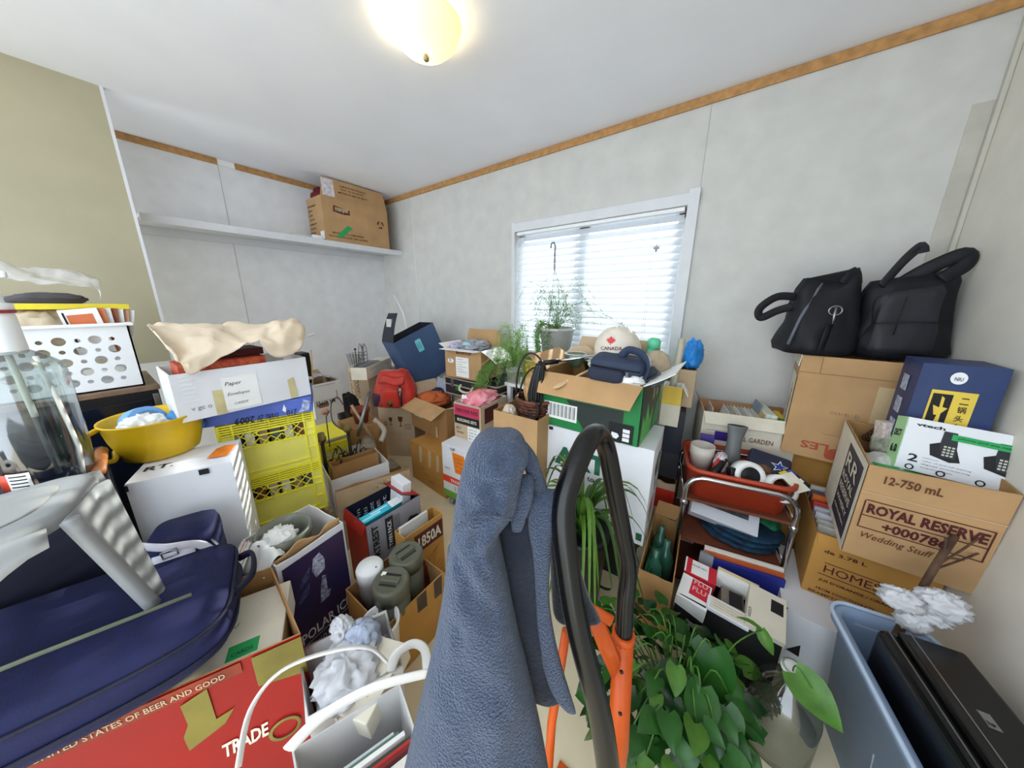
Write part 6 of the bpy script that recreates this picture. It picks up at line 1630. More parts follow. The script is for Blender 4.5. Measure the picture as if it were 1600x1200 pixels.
# file carton behind trolley
fx = carton('file_carton', 'open cream file carton with envelopes and folders behind the tub', a=(1100, 642), b=(1252, 662), z=0.80, zb=0.56, d=0.235, mt=CREAM, inner=mat('file_inside', (176, 132, 96), 0.8), flaps={'f': (150, 0.06, 0.01, 0.1, [CREAM, CREAM]), 'l': (20, 0.05)})
fx.txt('f', 'DIGITAL GARDEN', 0.28, 0.46, 0.78, BRINK, hf=0.10)
fx.line('f', 0.06, 0.60, 0.42, 0.64, BRINK, 0.0015); fx.pat('f', 'purple_label', 0.16, 0.40, 0.34, 0.60, mat('purple_pack', (58, 36, 130), 0.4, var=0))
for i in range(9):
    o = slab('envelope', 'white envelope leaning among others in the file carton', 'envelope', fx.w(0.085 + 0.013 * i, 0.13, 0.07), (0.003, 0.16, 0.165), (0, rad(12 + i), fx.rz), (PAPER, PAPER2, CREAM)[i % 3], 0.0003, 'envelopes in the file carton')
slab('tan_folder', 'tan folder at the right of the envelopes in the file carton', 'folder', fx.w(0.205, 0.12, 0.07), (0.004, 0.17, 0.185), (0, rad(16), fx.rz), mat('manila', (206, 176, 116), 0.7), 0.0005)
slab('grey_folder', 'grey blue folder behind the tan one in the file carton', 'folder', fx.w(0.215, 0.16, 0.07), (0.004, 0.12, 0.21), (0, rad(12), fx.rz), mat('grey_folder', (140, 148, 160), 0.7), 0.0005)
slab('white_card_leaf', 'white card in the left corner of the file carton', 'card', fx.w(0.03, 0.10, 0.06), (0.003, 0.14, 0.19), (0, rad(4), fx.rz), PAPER, 0.0005)
slab('white_binder', 'thick white bundle of papers standing in the file carton', 'papers', fx.w(0.255, 0.13, 0.07), (0.045, 0.20, 0.185), (0, rad(8), fx.rz), mat('greenish_paper', (222, 228, 214), 0.7, var=0.1, scale=60), 0.002)
slab('yellow_block', 'yellow rounded pack right of the white papers in the file carton', 'pack', fx.w(0.315, 0.13, 0.07), (0.03, 0.13, 0.165), (0, rad(10), fx.rz), mat('file_yellow', (232, 196, 50), 0.5, var=0.05), 0.008)
crumple('green_ribbon', 'bright green ribbon bundle in the front of the file carton', 'ribbon', fx.w(0.335, 0.06, 0.195), (0.06, 0.06, 0.06), mat('ribbon_green', (36, 140, 80), 0.4, var=0.2, scale=40), 0.25, 3, 7)
support('brown carton behind the trolley carrying the file carton', fx.w(0, 0, 0).x, fx.w(fx.W, 0, 0).x - 0.01, 1.88, 2.08, 0, 0.555)

# right corner: homestead box with files, apple carton above, bags
low = carton('white_box', 'low white carton with a black triangle under the juice carton', base=((0.315, 1.325, 0), 0.36, rad(-2)), h=0.235, d=0.40, mt=WC, inner=WCI, closed=True, seam=False)
low.pat('f', 'triangle_mark', 0.10, 0.28, 0.20, 0.50, INK, pts=[(0, 0.1), (1, 0), (0.9, 1)]); low.pat('t', 'black_corner', 0.0, 0.0, 0.04, 0.02, INK, ex=0.003)
hm = carton('juice_carton', 'open golden brown orange juice carton full of files', base=((0.385, 1.475, 0.237), 0.297, rad(-2)), h=0.263, d=0.40, mt=KRG, inner=mat('juice_inside', (150, 100, 60), 0.8), flaps={'f': (176, 0.045, 0.01, 0.0, [KRG, KRG])})
hm.txt('f', '4 contenants', 0.12, 0.83, 0.62, DKRED, hf=0.05, bold=0.02); hm.txt('f', 'de 3.78 L', 0.10, 0.73, 0.46, DKRED, hf=0.055, bold=0.02)
hm.line('f', 0.13, 0.57, 0.95, 0.57, DKRED, 0.0025); hm.txt('f', 'HOMESTEAD', 0.14, 0.42, 0.98, DKRED, hf=0.12, bold=0); hm.line('f', 0.10, 0.37, 0.95, 0.37, DKRED, 0.0025)
hm.txt('f', "JUS D'ORANGE / ORANGE JUICE", 0.12, 0.25, 0.95, DKRED, hf=0.055, bold=0.02); hm.txt('f', 'FROM CONCENTRATE', 0.12, 0.11, 0.62, DKRED, hf=0.04); hm.txt('f', 'BRAMPTON', 0.06, 0.03, 0.40, DKRED, hf=0.04)
for i in range(9):
    c = [(236, 226, 40), (226, 224, 218), (210, 206, 200), (224, 226, 232), (206, 210, 220), (214, 70, 60), (228, 120, 46), (90, 96, 130), (222, 214, 196)][i]
    h_ = (0.215, 0.235, 0.24, 0.25, 0.255, 0.262, 0.275, 0.275, 0.285)[i]
    slab('file_folder', ('bright yellow folder at the front of the juice carton', 'light grey folder right behind the yellow one', 'warm grey folder third in the juice carton', 'pale blue white folder in the middle of the juice carton', 'blue grey folder in the middle of the juice carton', 'red folder in the juice carton', 'orange folder in the juice carton', 'dark blue folder near the back of the juice carton', 'cream folder at the back of the juice carton')[i], 'folder', hm.w(0.135, 0.045 + 0.034 * i, 0.008), (0.235, 0.022, h_), (rad(-6), 0, hm.rz), mat('fold_%d' % i, c, 0.6, var=0.06), 0.002, group='folders in the juice carton')
sp1 = carton('cardboard_box', 'plain brown carton in the corner under the apple carton', base=((0.335, 1.885, 0), 0.34, 0), h=0.66, d=0.20, mt=KRG, closed=True)
sp2 = None
apb = carton('apple_carton', 'brown apple carton printed upside down APPLES under the black bags', base=((0.285, 1.80, 0.665), 0.29, rad(-4)), h=0.455, d=0.25, mt=KR, inner=KIN, flaps={'l': (176, 0.05, 0.0, 0.0, [CREAM, CREAM])})
RI = mat('apple_ink', (168, 72, 44), 0.6, var=0)
apb.txt('f', 'APPLES', 0.20, 0.17, 0.88, RI, hf=0.075, flip=True, bold=0.02)
b = B(); b.poly([(0.5 * math.cos(a) * (1 + 0.12 * math.cos(a * 2 + PI)), 0.5 * math.sin(a) * 0.9) for a in [2 * PI * k / 18 for k in range(18)]], 0.02); q = b.build('apple_print', RI, apb.o); q.matrix_local = Matrix.Translation((apb.W * 0.54, -0.0042, apb.H * 0.075)) @ Matrix.Rotation(PI / 2, 4, 'X') @ Matrix.Scale(0.046, 4)
apb.line('f', 0.0, 0.84, 1.0, 0.84, BRINK, 0.001); apb.line('f', 0.22, 0.84, 0.22, 1.0, BRINK, 0.001); apb.line('f', 0.40, 0.27, 0.72, 0.27, BRINK, 0.001)
apb.txt('f', '12 - 18.14 KG', 0.42, 0.50, 0.70, mat('faint_ink', (150, 116, 84), 0.8, var=0), hf=0.03, flip=True)
apb.pat('f', 'tape_strip', 0.80, 0.30, 0.98, 0.78, TAPE); apb.pat('l', 'print_area', 0.25, 0.1, 0.95, 0.8, CREAM); 
for i in range(4): apb.pat('l', 'print_sketch', 0.35 + 0.06 * i, 0.25 + 0.08 * i, 0.75 + 0.03 * i, 0.42 + 0.09 * i, mat('faint_sketch', (206, 196, 182), 0.8, var=0.3, scale=40), ex=0.0007, pts=[(0, 0.2), (0.7, 0), (1, 0.6), (0.3, 1)])
nvb = carton('navy_carton', 'tall navy liquor carton with a yellow label beside the black bags', base=((0.515, 1.52, 0.72), 0.155, rad(-4)), h=0.44, d=0.16, mt=mat('navy_carton', (40, 58, 104), 0.5, var=0.04), closed=True, seam=False)
YL = mat('label_yellow', (226, 196, 74), 0.5, var=0.04)
nvb.pat('f', 'yellow_label', 0.20, 0.46, 0.74, 0.82, YL)
nvb.pat('f', 'black_panel', 0.23, 0.485, 0.47, 0.795, INK, ex=0.0007)
nvb.pat('f', 'bull_print', 0.25, 0.50, 0.45, 0.78, YL, ex=0.0014, pts=[(0.3, 0), (0.5, 0.5), (0.3, 0.5), (0.1, 0.75), (0.5, 0.7), (0.45, 1), (0.65, 0.95), (0.68, 0.72), (1, 0.7), (0.7, 0.55), (0.75, 0.05), (0.95, 0.3), (1, 0.2), (0.85, 0)])
for i, ch in enumerate('二锅头白酒'): nvb.txt('f', ch, 0.56, 0.735 - 0.062 * i, 0.665, INK, hf=0.046, lift=0.0016)
nvb.pat('f', 'oval_emblem', 0.36, 0.87, 0.56, 0.955, WINK, pts=[(0.5 + 0.5 * math.cos(i * PI / 8), 0.5 + 0.5 * math.sin(i * PI / 8)) for i in range(16)])
nvb.txt('f', 'NIU', 0.41, 0.895, 0.51, mat('navy_ink', (40, 58, 104), 0.5, var=0), hf=0.025, lift=0.0016)
nvb.txt('f', 'ERGUOTOU', 0.18, 0.425, 0.44, WINK, hf=0.018); nvb.txt('f', 'BAIJIU', 0.52, 0.425, 0.74, WINK, hf=0.018); nvb.txt('f', '42% vol  500ml x 12', 0.20, 0.385, 0.70, WINK, hf=0.018)
for i in range(3): nvb.pat('l', 'white_print', 0.30, 0.40 + 0.18 * i, 0.62, 0.52 + 0.18 * i, mat('print_white', (200, 206, 220), 0.5, var=0.5, scale=60, rgb2=(120, 132, 170)))

# black bags on the apple carton
BN = mat('bag_black', (13, 14, 22), 0.65, var=0.1, bump=0.15, bscale=25)
BN2 = mat('bag_charcoal', (36, 36, 44), 0.6, var=0.15, bump=0.35, bscale=16)
dz = 1.124
db = thing('duffel_bag', 'dark navy duffel bag with a key ring clip on the apple carton', 'bag', (0.318, 1.90, dz), rad(12))


def wedge(b, L0, L1, D0, D1, H, n=40, lv=10, e=3.2, nz=0.10, seed=0, skew=0.0, pk=0.0):
    rings = []
    for j in range(lv):
        t = j / (lv - 1)
        k = 1 - (0.12 if j in (0, lv - 1) else 0)
        hx_, hy_ = (L0 + (L1 - L0) * t) / 2 * k, (D0 + (D1 - D0) * t) / 2 * k
        ring = []
        for i in range(n):
            ph = 2 * PI * i / n; cx, sn = math.cos(ph), math.sin(ph)
            ux = math.copysign(abs(cx) ** (2 / e), cx); uy = math.copysign(abs(sn) ** (2 / e), sn)
            q = 1 + nz * noise.noise(V((ux * 2.2 + seed, uy * 2.2, t * 3)))
            ring.append(V((hx_ * ux * q + skew * t, hy_ * uy * q, H * t * (1 + 0.06 * ux * t - pk * math.cos(PI * ux) * t ** 3))))
        rings.append(ring)
    return b.rings(rings)


b = B(); wedge(b, 0.25, 0.19, 0.26, 0.06, 0.31, seed=2, skew=0.01, nz=0.16, pk=0.09); b.build('bag_body', BN, db)
b = B(); b.tube([(-0.115, -0.10, 0.04), (-0.085, -0.075, 0.15), (-0.035, -0.035, 0.27), (-0.02, -0.02, 0.295)], 0.006, 6); b.build('piping', mat('zip_grey', (96, 100, 112), 0.5, var=0), db)
b = B(); b.tube(spline([(-0.10, -0.03, 0.24), (-0.17, -0.05, 0.24), (-0.225, -0.06, 0.19), (-0.215, -0.06, 0.15), (-0.16, -0.05, 0.18), (-0.11, -0.05, 0.20)], 6), 0.014, 8, flat=(0.35, 1.2)); b.build('handle', BN, db)
b = B(); b.tube([(0.0 + 0.02 * math.cos(a), -0.125, 0.185 + 0.018 * math.sin(a)) for a in [2 * PI * k / 18 for k in range(18)]], 0.003, 6, closed=True); b.tube([(0, -0.122, 0.20), (0.0, -0.126, 0.165), (0.0, -0.128, 0.13)], 0.005, 6); b.build('clip', STEEL, db)
b = B(); b.tube([(-0.005, -0.122, 0.13), (-0.02, -0.132, 0.01)], 0.012, 6, flat=(0.3, 1.5)); b.build('side_strap', BN, db)
b = B(); b.tube(spline([(0.045, -0.03, 0.29), (0.07, -0.02, 0.335), (0.085, -0.02, 0.29)], 5), 0.02, 8, flat=(0.4, 1.2)); b.build('top_corner', BN, db)
kb = thing('backpack', 'black quilted backpack with tall handles in the right corner', 'bag', (0.552, 1.925, dz), rad(8))
b = B(); wedge(b, 0.255, 0.225, 0.24, 0.12, 0.31, seed=9, nz=0.12, pk=0.03); b.build('bag_body', BN, kb)
b = B(); wedge(b, 0.18, 0.15, 0.08, 0.03, 0.235, seed=4, nz=0.16, lv=12); q = b.build('front_pouch', BN2, kb); q.location = (-0.03, -0.10, 0.03)
b = B(); b.tube(spline([(-0.095, -0.06, 0.28), (-0.04, -0.02, 0.37), (0.0, 0.0, 0.42), (0.01, 0.0, 0.40)], 6), 0.018, 8, flat=(0.35, 1.2)); b.build('carry_strap', BN2, kb)
b = B(); b.tube(spline([(-0.03, -0.03, 0.29), (0.02, -0.04, 0.34), (0.09, -0.05, 0.385), (0.10, -0.05, 0.35), (0.05, -0.06, 0.30)], 6), 0.02, 8, flat=(0.4, 1.2)); b.build('shoulder_strap', BN, kb)
b = B(); b.tube([(-0.115, -0.14, 0.14), (-0.03, -0.155, 0.15), (0.06, -0.14, 0.145)], 0.003, 6); b.tube([(-0.06, -0.15, 0.24), (-0.07, -0.16, 0.10)], 0.0025, 6); b.build('seam', mat('seam_black', (14, 14, 18), 0.6, var=0), kb)

# big brown whisky carton on the juice carton
ry = carton('whisky_carton', 'big brown whisky carton with maroon print and handwritten Wedding Stuff', base=((0.432, 1.395, 0.505), 0.262, rad(0)), h=0.345, d=0.36, mt=KR, inner=KRD, rot=Euler((rad(5), rad(-1), rad(-3))), jag=0.003)
ry.txt('f', '12-750 mL', 0.14, 0.845, 0.56, BRINK, hf=0.08, bold=0.02)
ry.line('f', 0, 0.72, 1, 0.72, KRP, 0.003)
x0, x1 = 0.06, 0.96
for u0, v0, u1, v1 in ((x0, 0.64, x1, 0.64), (x0, 0.34, x1, 0.34), (x0, 0.475, x1, 0.475)): ry.line('f', u0, v0, u1, v1, DKRED, 0.003)
for u in (x0, x1): ry.line('f', u, 0.34, u, 0.64, DKRED, 0.003)
ry.txt('f', 'ROYAL RESERVE', 0.085, 0.51, 0.935, DKRED, hf=0.105, bold=0.04); ry.txt('f', '+000786', 0.24, 0.36, 0.72, DKRED, hf=0.095, bold=0.035)
ry.txt('f', 'Wedding Stuff', 0.10, 0.215, 0.66, BRINK, hf=0.085, shear=0.25, bold=0)
ry.pat('l', 'cream_side', 0.0, 0.0, 1, 1, CREAM, 0.0005)
ry.pat('l', 'dark_label', 0.40, 0.08, 0.94, 0.92, mat('label_dark', (56, 50, 62), 0.5, var=0.05), ex=0.0007)
for s, v, hf in (('RR', 0.68, 0.17), ('ROYAL', 0.54, 0.09), ('RESERVE', 0.42, 0.08), ('WHISKY', 0.30, 0.06), ('canadian', 0.20, 0.04)): ry.txt('l', s, 0.46, v, 0.88, CREAM, hf=hf, lift=0.0024, bold=0.01)
ph = slab('phone_box', 'white and green boxed cordless phones lying on the brown whisky carton', 'box', ry.w(0.185, 0.11, 0.30), (0.235, 0.075, 0.165), (rad(-14), rad(3), rad(-3)), mat('phone_white', (226, 228, 234), 0.45, var=0.02), 0.002)
for b_ in (((-0.1185, -0.0382, 0.0), (0.0, 1, 0), (0, 0, 1), 0.0765, 0.165),):
    patch(ph, 'green_side', (-0.1182, 0.0378, 0.0), (0, -1, 0), (0, 0, 1), 0.0756, 0.165, mat('mint_print', (176, 226, 166), 0.5, var=0.02), 0.0008)
text(ph, 'DECT', (-0.1192, 0.025, 0.10), (0, -1, 0), (0, 0, 1), INK, width=0.05, height=0.022, lift=0.001, bold=0.03)
text(ph, '6.0', (-0.1192, 0.022, 0.045), (0, -1, 0), (0, 0, 1), INK, width=0.045, height=0.028, lift=0.001, bold=0.03)
text(ph, 'vtech', (-0.100, -0.0382, 0.142), (1, 0, 0), (0, 0, 1), INK, width=0.055, height=0.010, bold=0.03)
text(ph, '2', (-0.098, -0.0382, 0.030), (1, 0, 0), (0, 0, 1), INK, height=0.024, width=0.020, bold=0.02)
for i in range(4): text(ph, ('two handset phone system', 'caller id and call waiting', 'digital answering', 'expandable')[i], (-0.070, -0.0382, 0.046 - 0.010 * i), (1, 0, 0), (0, 0, 1), MARK, width=(0.03, 0.09, 0.09, 0.06)[i], height=0.0045, bold=0)
for x in (-0.09, -0.03, 0.04):
    b = B(); b.lathe([(0.006, 0), (0.009, 0), (0.009, 0.0006), (0.006, 0.0006)], 16, cap0=False, cap1=False); q = b.build('printed_seal', INK, ph); q.matrix_local = Matrix.Translation((x, -0.0384, 0.012)) @ Matrix.Rotation(PI / 2, 4, 'X')
KEY = mat('key_pale', (196, 198, 186), 0.5, var=0)
for k, (x0_, z0_) in enumerate(((-0.035, 0.055), (0.062, 0.050))):
    patch(ph, 'printed_base', (x0_ - 0.030, -0.0382, z0_ - 0.005), (1, 0, 0), (0, 0, 1), 0.062, 0.055, BLKC, 0.0006, None, [(0.1, 0.2), (0.7, 0), (1, 0.1), (0.8, 0.8), (0.3, 1), (0, 0.8)])
    patch(ph, 'printed_handset', (x0_ - 0.012, -0.0386, z0_ + 0.006), (1, -0.0, 0.0), (0, 0, 1), 0.034, 0.080, mat('handset_dark', (40, 42, 48), 0.4, var=0), 0.0008, None, [(0.2, 0), (1, 0), (0.9, 0.6), (0.75, 1), (0.05, 1), (0, 0.5)])
    for r_ in range(4):
        for c_ in range(3): patch(ph, 'printed_key', (x0_ - 0.004 + 0.0075 * c_, -0.0394, z0_ + 0.012 + 0.0085 * r_), (1, 0, 0), (0, 0, 1), 0.0052, 0.005, KEY, 0.0004)
patch(ph, 'green_tape', (-0.03, -0.0390, 0.118), (1, 0, -0.02), (0.02, 0, 1), 0.146, 0.018, GTAPE, 0.001)
text(ph, 'phone and ans mach', (-0.020, -0.0402, 0.123), (1, 0, -0.02), (0.02, 0, 1), INK, width=0.10, height=0.008, bold=0, shear=0.2)
o = slab('floral_box', 'floral patterned eight sided box in the brown whisky carton', 'box', ry.w(0.125, 0.22, 0.285), (0.13, 0.12, 0.08), (rad(-14), rad(6), rad(20)), mat('floral', (196, 196, 178), 0.6, var=0.9, scale=55, rgb2=(130, 136, 122)), 0.02)
o = slab('white_packet', 'white speckled packet standing beside the floral box', 'packet', ry.w(0.085, 0.235, 0.27), (0.045, 0.05, 0.135), (rad(-6), rad(-3), 0.2), mat('speckled', (228, 224, 220), 0.6, var=0.3, scale=90, rgb2=(200, 170, 150)), 0.004)
crumple('white_paper', 'white tissue paper in the left of the brown whisky carton', 'paper', ry.w(0.065, 0.13, 0.27), (0.10, 0.16, 0.10), PAPER2, 0.2, 2.2, 4)
slab('green_card', 'green card under the phone box', 'card', ry.w(0.08, 0.05, 0.315), (0.11, 0.06, 0.004), (0, rad(6), 0.1), GTAPE, 0.0005)
o = thing('curly_ribbon', 'dark curled ribbon inside the brown whisky carton', 'ribbon', ry.w(0.06, 0.33, 0.28))
for i in range(4):
    b = B(); b.tube([V(((0.016 + 0.004 * i) * math.cos(a) + 0.01 * i, 0.006 * math.sin(a * 1.3), (0.014 + 0.006 * i) * math.sin(a) + 0.02 + 0.008 * i)) for a in [0.35 * k for k in range(22)]], 0.002, 5); b.build('curl', mat('ribbon_dark', (66, 34, 24), 0.4, var=0), o)

# light blue bin with black printer, stick with white bow
BB = mat('bin_blue', (150, 172, 204), 0.4, var=0.03, transl=0.15)
tn_ = thing('storage_bin', 'light blue plastic storage bin in the right foreground', 'bin', (0.40, 1.25, 0), rad(-82))
BL, BWd, BHt = 0.60, 0.20, 0.40
b = B()
b.rings([rrect(0.03, BL - 0.03, 0.03, BWd - 0.03, 0.04, 0), rrect(0.006, BL - 0.006, 0.006, BWd - 0.006, 0.05, BHt - 0.03), rrect(-0.010, BL + 0.010, -0.010, BWd + 0.010, 0.055, BHt - 0.026), rrect(-0.012, BL + 0.012, -0.012, BWd + 0.012, 0.056, BHt), rrect(0.006, BL - 0.006, 0.006, BWd - 0.006, 0.05, BHt), rrect(0.009, BL - 0.009, 0.009, BWd - 0.009, 0.048, BHt - 0.03), rrect(0.034, BL - 0.034, 0.034, BWd - 0.034, 0.036, 0.006)])
b.build('bin_body', BB, tn_)
b = B(); b.tube([p + V((0, 0, 0.002)) for p in rrect(-0.012, BL + 0.012, -0.012, BWd + 0.012, 0.056, BHt)], 0.006, 6, closed=True); b.build('rim_bead', mat('bin_rim', (184, 200, 222), 0.4, var=0.02), tn_)
B().box(0.004, 0.010, 0.05, 0.15, BHt - 0.075, BHt - 0.04).build('handle_recess', mat('bin_pale', (196, 208, 224), 0.4, var=0), tn_)
BM = Matrix.Translation((0.40, 1.25, 0)) @ Matrix.Rotation(rad(-82), 4, 'Z')


def bw(x, y, z): return BM @ V((x, y, z))


GLB = mat('gloss_black', (7, 7, 9), 0.22, var=0.0)
pr = thing('printer', 'glossy black printer standing in the light blue bin', 'printer', bw(0.345, 0.103, 0.175), 0, None, (0, 0, rad(-82)))
b = B(); b.box(-0.21, 0.20, -0.075, 0.075, 0, 0.31); b.build('body', GLB, pr, bevel=0.018, seg=3)
b = B(); b.box(-0.20, 0.19, -0.045, 0.072, 0.309, 0.325); b.build('lid', GLB, pr, bevel=0.010, seg=3)
b = B(); b.box(-0.19, 0.18, -0.076, -0.066, 0.285, 0.300); b.build('front_ridge', GLB, pr, bevel=0.003)
for y in (-0.058, -0.022): b = B(); b.box(-0.20, 0.19, y, y + 0.003, 0.3095, 0.3265 if y > -0.04 else 0.3125); b.build('silver_edge', STEEL, pr, bevel=0.001)
b = B(); b.box(-0.04, -0.008, 0.0, 0.018, 0.325, 0.3262); b.build('badge', STEEL, pr)
text(pr, 'hp', (-0.012, 0.003, 0.3263), (-0.0, 1, 0), (-1, 0, 0), INK, width=0.010, bold=0.02)
b = B(); b.lathe([(0.012, 0.325), (0.018, 0.325), (0.018, 0.328), (0.012, 0.328)], 18, (0.14, 0.02, 0)); b.build('round_mark', PAPER2, pr)
sk = thing('bow_stick', 'dry branch with a white bag tied in a bow leaning out of the blue bin', 'branch', (0, 0, 0))
BARK = mat('bark', (92, 66, 50), 0.8, var=0.2, scale=30)
s0, s1 = bw(0.075, 0.075, 0.12), at(1452, 900, z=0.60)
s2 = at(1492, 838, z=0.69)
b = B(); b.tube(spline([s0, s0.lerp(s1, 0.5) + V((0.004, 0, 0)), s1, s2], 5), [0.0105] * 8 + [0.0085] * 8, 8); b.build('stem', BARK, sk)
for i, (px_, py_, z_) in enumerate(((1545, 858, 0.66), (1530, 840, 0.70), (1478, 840, 0.70), (1505, 875, 0.64))):
    b = B(); e_ = at(px_, py_, z=z_); m_ = s1.lerp(s2, 0.15 + 0.1 * i); b.tube(spline([m_, m_.lerp(e_, 0.5) + V((0.006, 0.006, 0)), e_], 5), 0.0028, 6); b.build('twig', BARK, sk)
bwc = at(1438, 945, z=0.535) + V((-0.012, -0.02, 0.0))
for i, (dx, dz_, sx_, sz_) in enumerate(((-0.035, 0.015, 0.07, 0.045), (0.042, 0.03, 0.075, 0.06), (0.0, -0.04, 0.05, 0.055), (0.03, -0.008, 0.06, 0.03))):
    crumple('bow_loop', None, None, bwc + V((dx * 0.9, dx * 0.2, dz_)), (sx_, 0.045, sz_), PBAG, 0.38, 3.0, 30 + i, parent=sk, flat=False)
b = B(); b.tube([bwc + V((0.012 * math.cos(a), 0.012 * math.sin(a), 0.004 * math.sin(3 * a))) for a in [2 * PI * k / 14 for k in range(14)]], 0.006, 6, closed=True); b.build('knot', PBAG, sk)
b = B(); b.tube([bwc + V((-0.05, 0, 0.0)), bwc + V((-0.03, -0.01, -0.015))], 0.006, 6, flat=(0.3, 1.5)); b.build('green_tie', GTAPE, sk)
gr_ = thing('dried_grass', 'pale dried grass stems at the bottom of the blue bin', 'grass', bw(0.29, 0.055, 0.03))
for i in range(9):
    b = B(); a = rr.uniform(-0.6, 0.6); b.tube(spline([(0.01 * i - 0.04, 0, 0), (0.01 * i - 0.04 + 0.04 * a, 0.01 * a, 0.12), (0.01 * i - 0.04 + 0.09 * a, 0.02 * a, 0.20 + 0.05 * rr.random())], 5), 0.0018, 5); b.build('stem', mat('dry_stem', (150, 152, 166), 0.7, var=0.1), gr_)

# ================================================================ FOREGROUND: tote bags, jacket on the hand truck, plants
TW2 = mat('tote_white', (226, 224, 222), 0.35, var=0.03)
o = thing('white_tote', 'white glossy tote with arched strap full of bags, right of the red carton', 'tote', (-0.845, 0.16, 0))
q0 = [V((-0.845, 0.175)), V((-0.665, 0.125)), V((-0.575, 0.325)), V((-0.745, 0.385))]
bs_ = [V((p.x, p.y)) * 1.0 for p in q0]
cxy = sum(bs_, V((0, 0))) / 4
L0 = o.location


def quad(s_, z): return [V((cxy.x + (p.x - cxy.x) * s_ - L0.x, cxy.y + (p.y - cxy.y) * s_ - L0.y, z)) for p in bs_]


b = B(); b.rings([quad(0.9, 0), quad(1.0, 0.39), quad(0.955, 0.39), quad(0.86, 0.006)], smooth=False); b.build('bag_body', TW2, o)
b = B(); b.tube([p + V((0, 0, 0.0)) for p in quad(0.98, 0.392)], 0.006, 6, closed=True); b.build('rim', TW2, o)
STR = mat('strap_white', (226, 224, 220), 0.45, var=0.02)
pts = spline([at(372, 1200, z=0.41), at(392, 1108, z=0.46), at(440, 1048, z=0.50), at(515, 1018, z=0.51), at(575, 1012, z=0.49), at(606, 1036, z=0.42)], 6)
b = B(); b.tube([p - L0 for p in pts], 0.012, 8, flat=(0.35, 1.1)); b.build('strap', STR, o)
crumple('white_bag', 'white plastic bag on the left inside the white tote', 'bag', at(545, 1050, z=0.385), (0.13, 0.13, 0.08), PBAG, 0.4, 3.0, 40)
crumple('pale_blue_bag', 'pale blue plastic bag gathered at the top of the white tote', 'bag', at(566, 1000, z=0.40), (0.09, 0.09, 0.085), mat('pale_blue_film', (196, 206, 228), 0.3, var=0.08, scale=20, transl=0.3), 0.22, 2.6, 43)
crumple('white_bag', 'crumpled white bag in front of the blue letters of the vodka box', 'bag', at(535, 985, z=0.42), (0.06, 0.05, 0.07), PBAG, 0.3, 2.6, 47)
slab('cream_box', 'cream box in the white tote under the plastic bags', 'box', at(585, 1075, z=0.33), (0.12, 0.17, 0.06), (rad(5), rad(-4), rad(20)), CREAM, 0.003, bands=((0.1, 0.1, 0.5, 0.3, PAPER2),))
b = B(); b.tube([at(517, 1058, z=0.385), at(542, 1098, z=0.365)], 0.007, 6, flat=(0.5, 1.4)); tag(b.build('brown_ruler', mat('brown_wood2', (130, 74, 40), 0.5, var=0.15)), 'brown wooden stick tucked in the white tote', 'stick')
p = at(596, 1000, z=0.31)
o = thing('round_tub', 'round white tub of odds and ends with a blue capped bottle behind the tote', 'tub', (p.x - 0.055, p.y + 0.03, 0))
B().lathe([(0.02, 0), (0.045, 0), (0.058, 0.30), (0.062, 0.302), (0.062, 0.314), (0.056, 0.314), (0.043, 0.01), (0.02, 0.008)], 30).build('tub_body', WHITE, o)
c_ = o.location
o2 = thing('bottle', 'dark bottle with a bright blue cap in the round white tub', 'bottle', (c_.x + 0.018, c_.y - 0.012, 0.15))
B().lathe([(0.001, 0), (0.022, 0), (0.022, 0.12), (0.010, 0.15)], 18).build('bottle_body', mat('dark_bottle', (40, 44, 60), 0.2, var=0), o2)
B().lathe([(0.016, 0.145), (0.017, 0.15), (0.016, 0.185), (0.008, 0.190), (0.001, 0.190)], 18).build('cap', mat('cap_blue', (40, 98, 226), 0.35, var=0), o2)
slab('dark_packet', 'dark red printed packet in the round white tub', 'packet', (c_.x - 0.018, c_.y + 0.018, 0.225), (0.05, 0.02, 0.085), (rad(10), 0, 0.4), BLKC, 0.002)
slab('silver_case', 'small dark case upright in the round white tub', 'case', (c_.x - 0.018, c_.y - 0.016, 0.20), (0.035, 0.02, 0.09), (0, 0, -0.3), mat('case_dark2', (70, 74, 84), 0.4, var=0), 0.003)

# second bag: glossy white shopper with magazines
o = thing('white_shopper', 'white shopper bag with wide handle and magazines beside the jacket', 'bag', (-0.56, 0.13, 0))
L1 = o.location
qs = [V((-0.635, 0.085)), V((-0.485, 0.055)), V((-0.415, 0.255)), V((-0.545, 0.295))]
cq = sum(qs, V((0, 0))) / 4


def quad2(s_, z): return [V((cq.x + (p.x - cq.x) * s_ - L1.x, cq.y + (p.y - cq.y) * s_ - L1.y, z)) for p in qs]


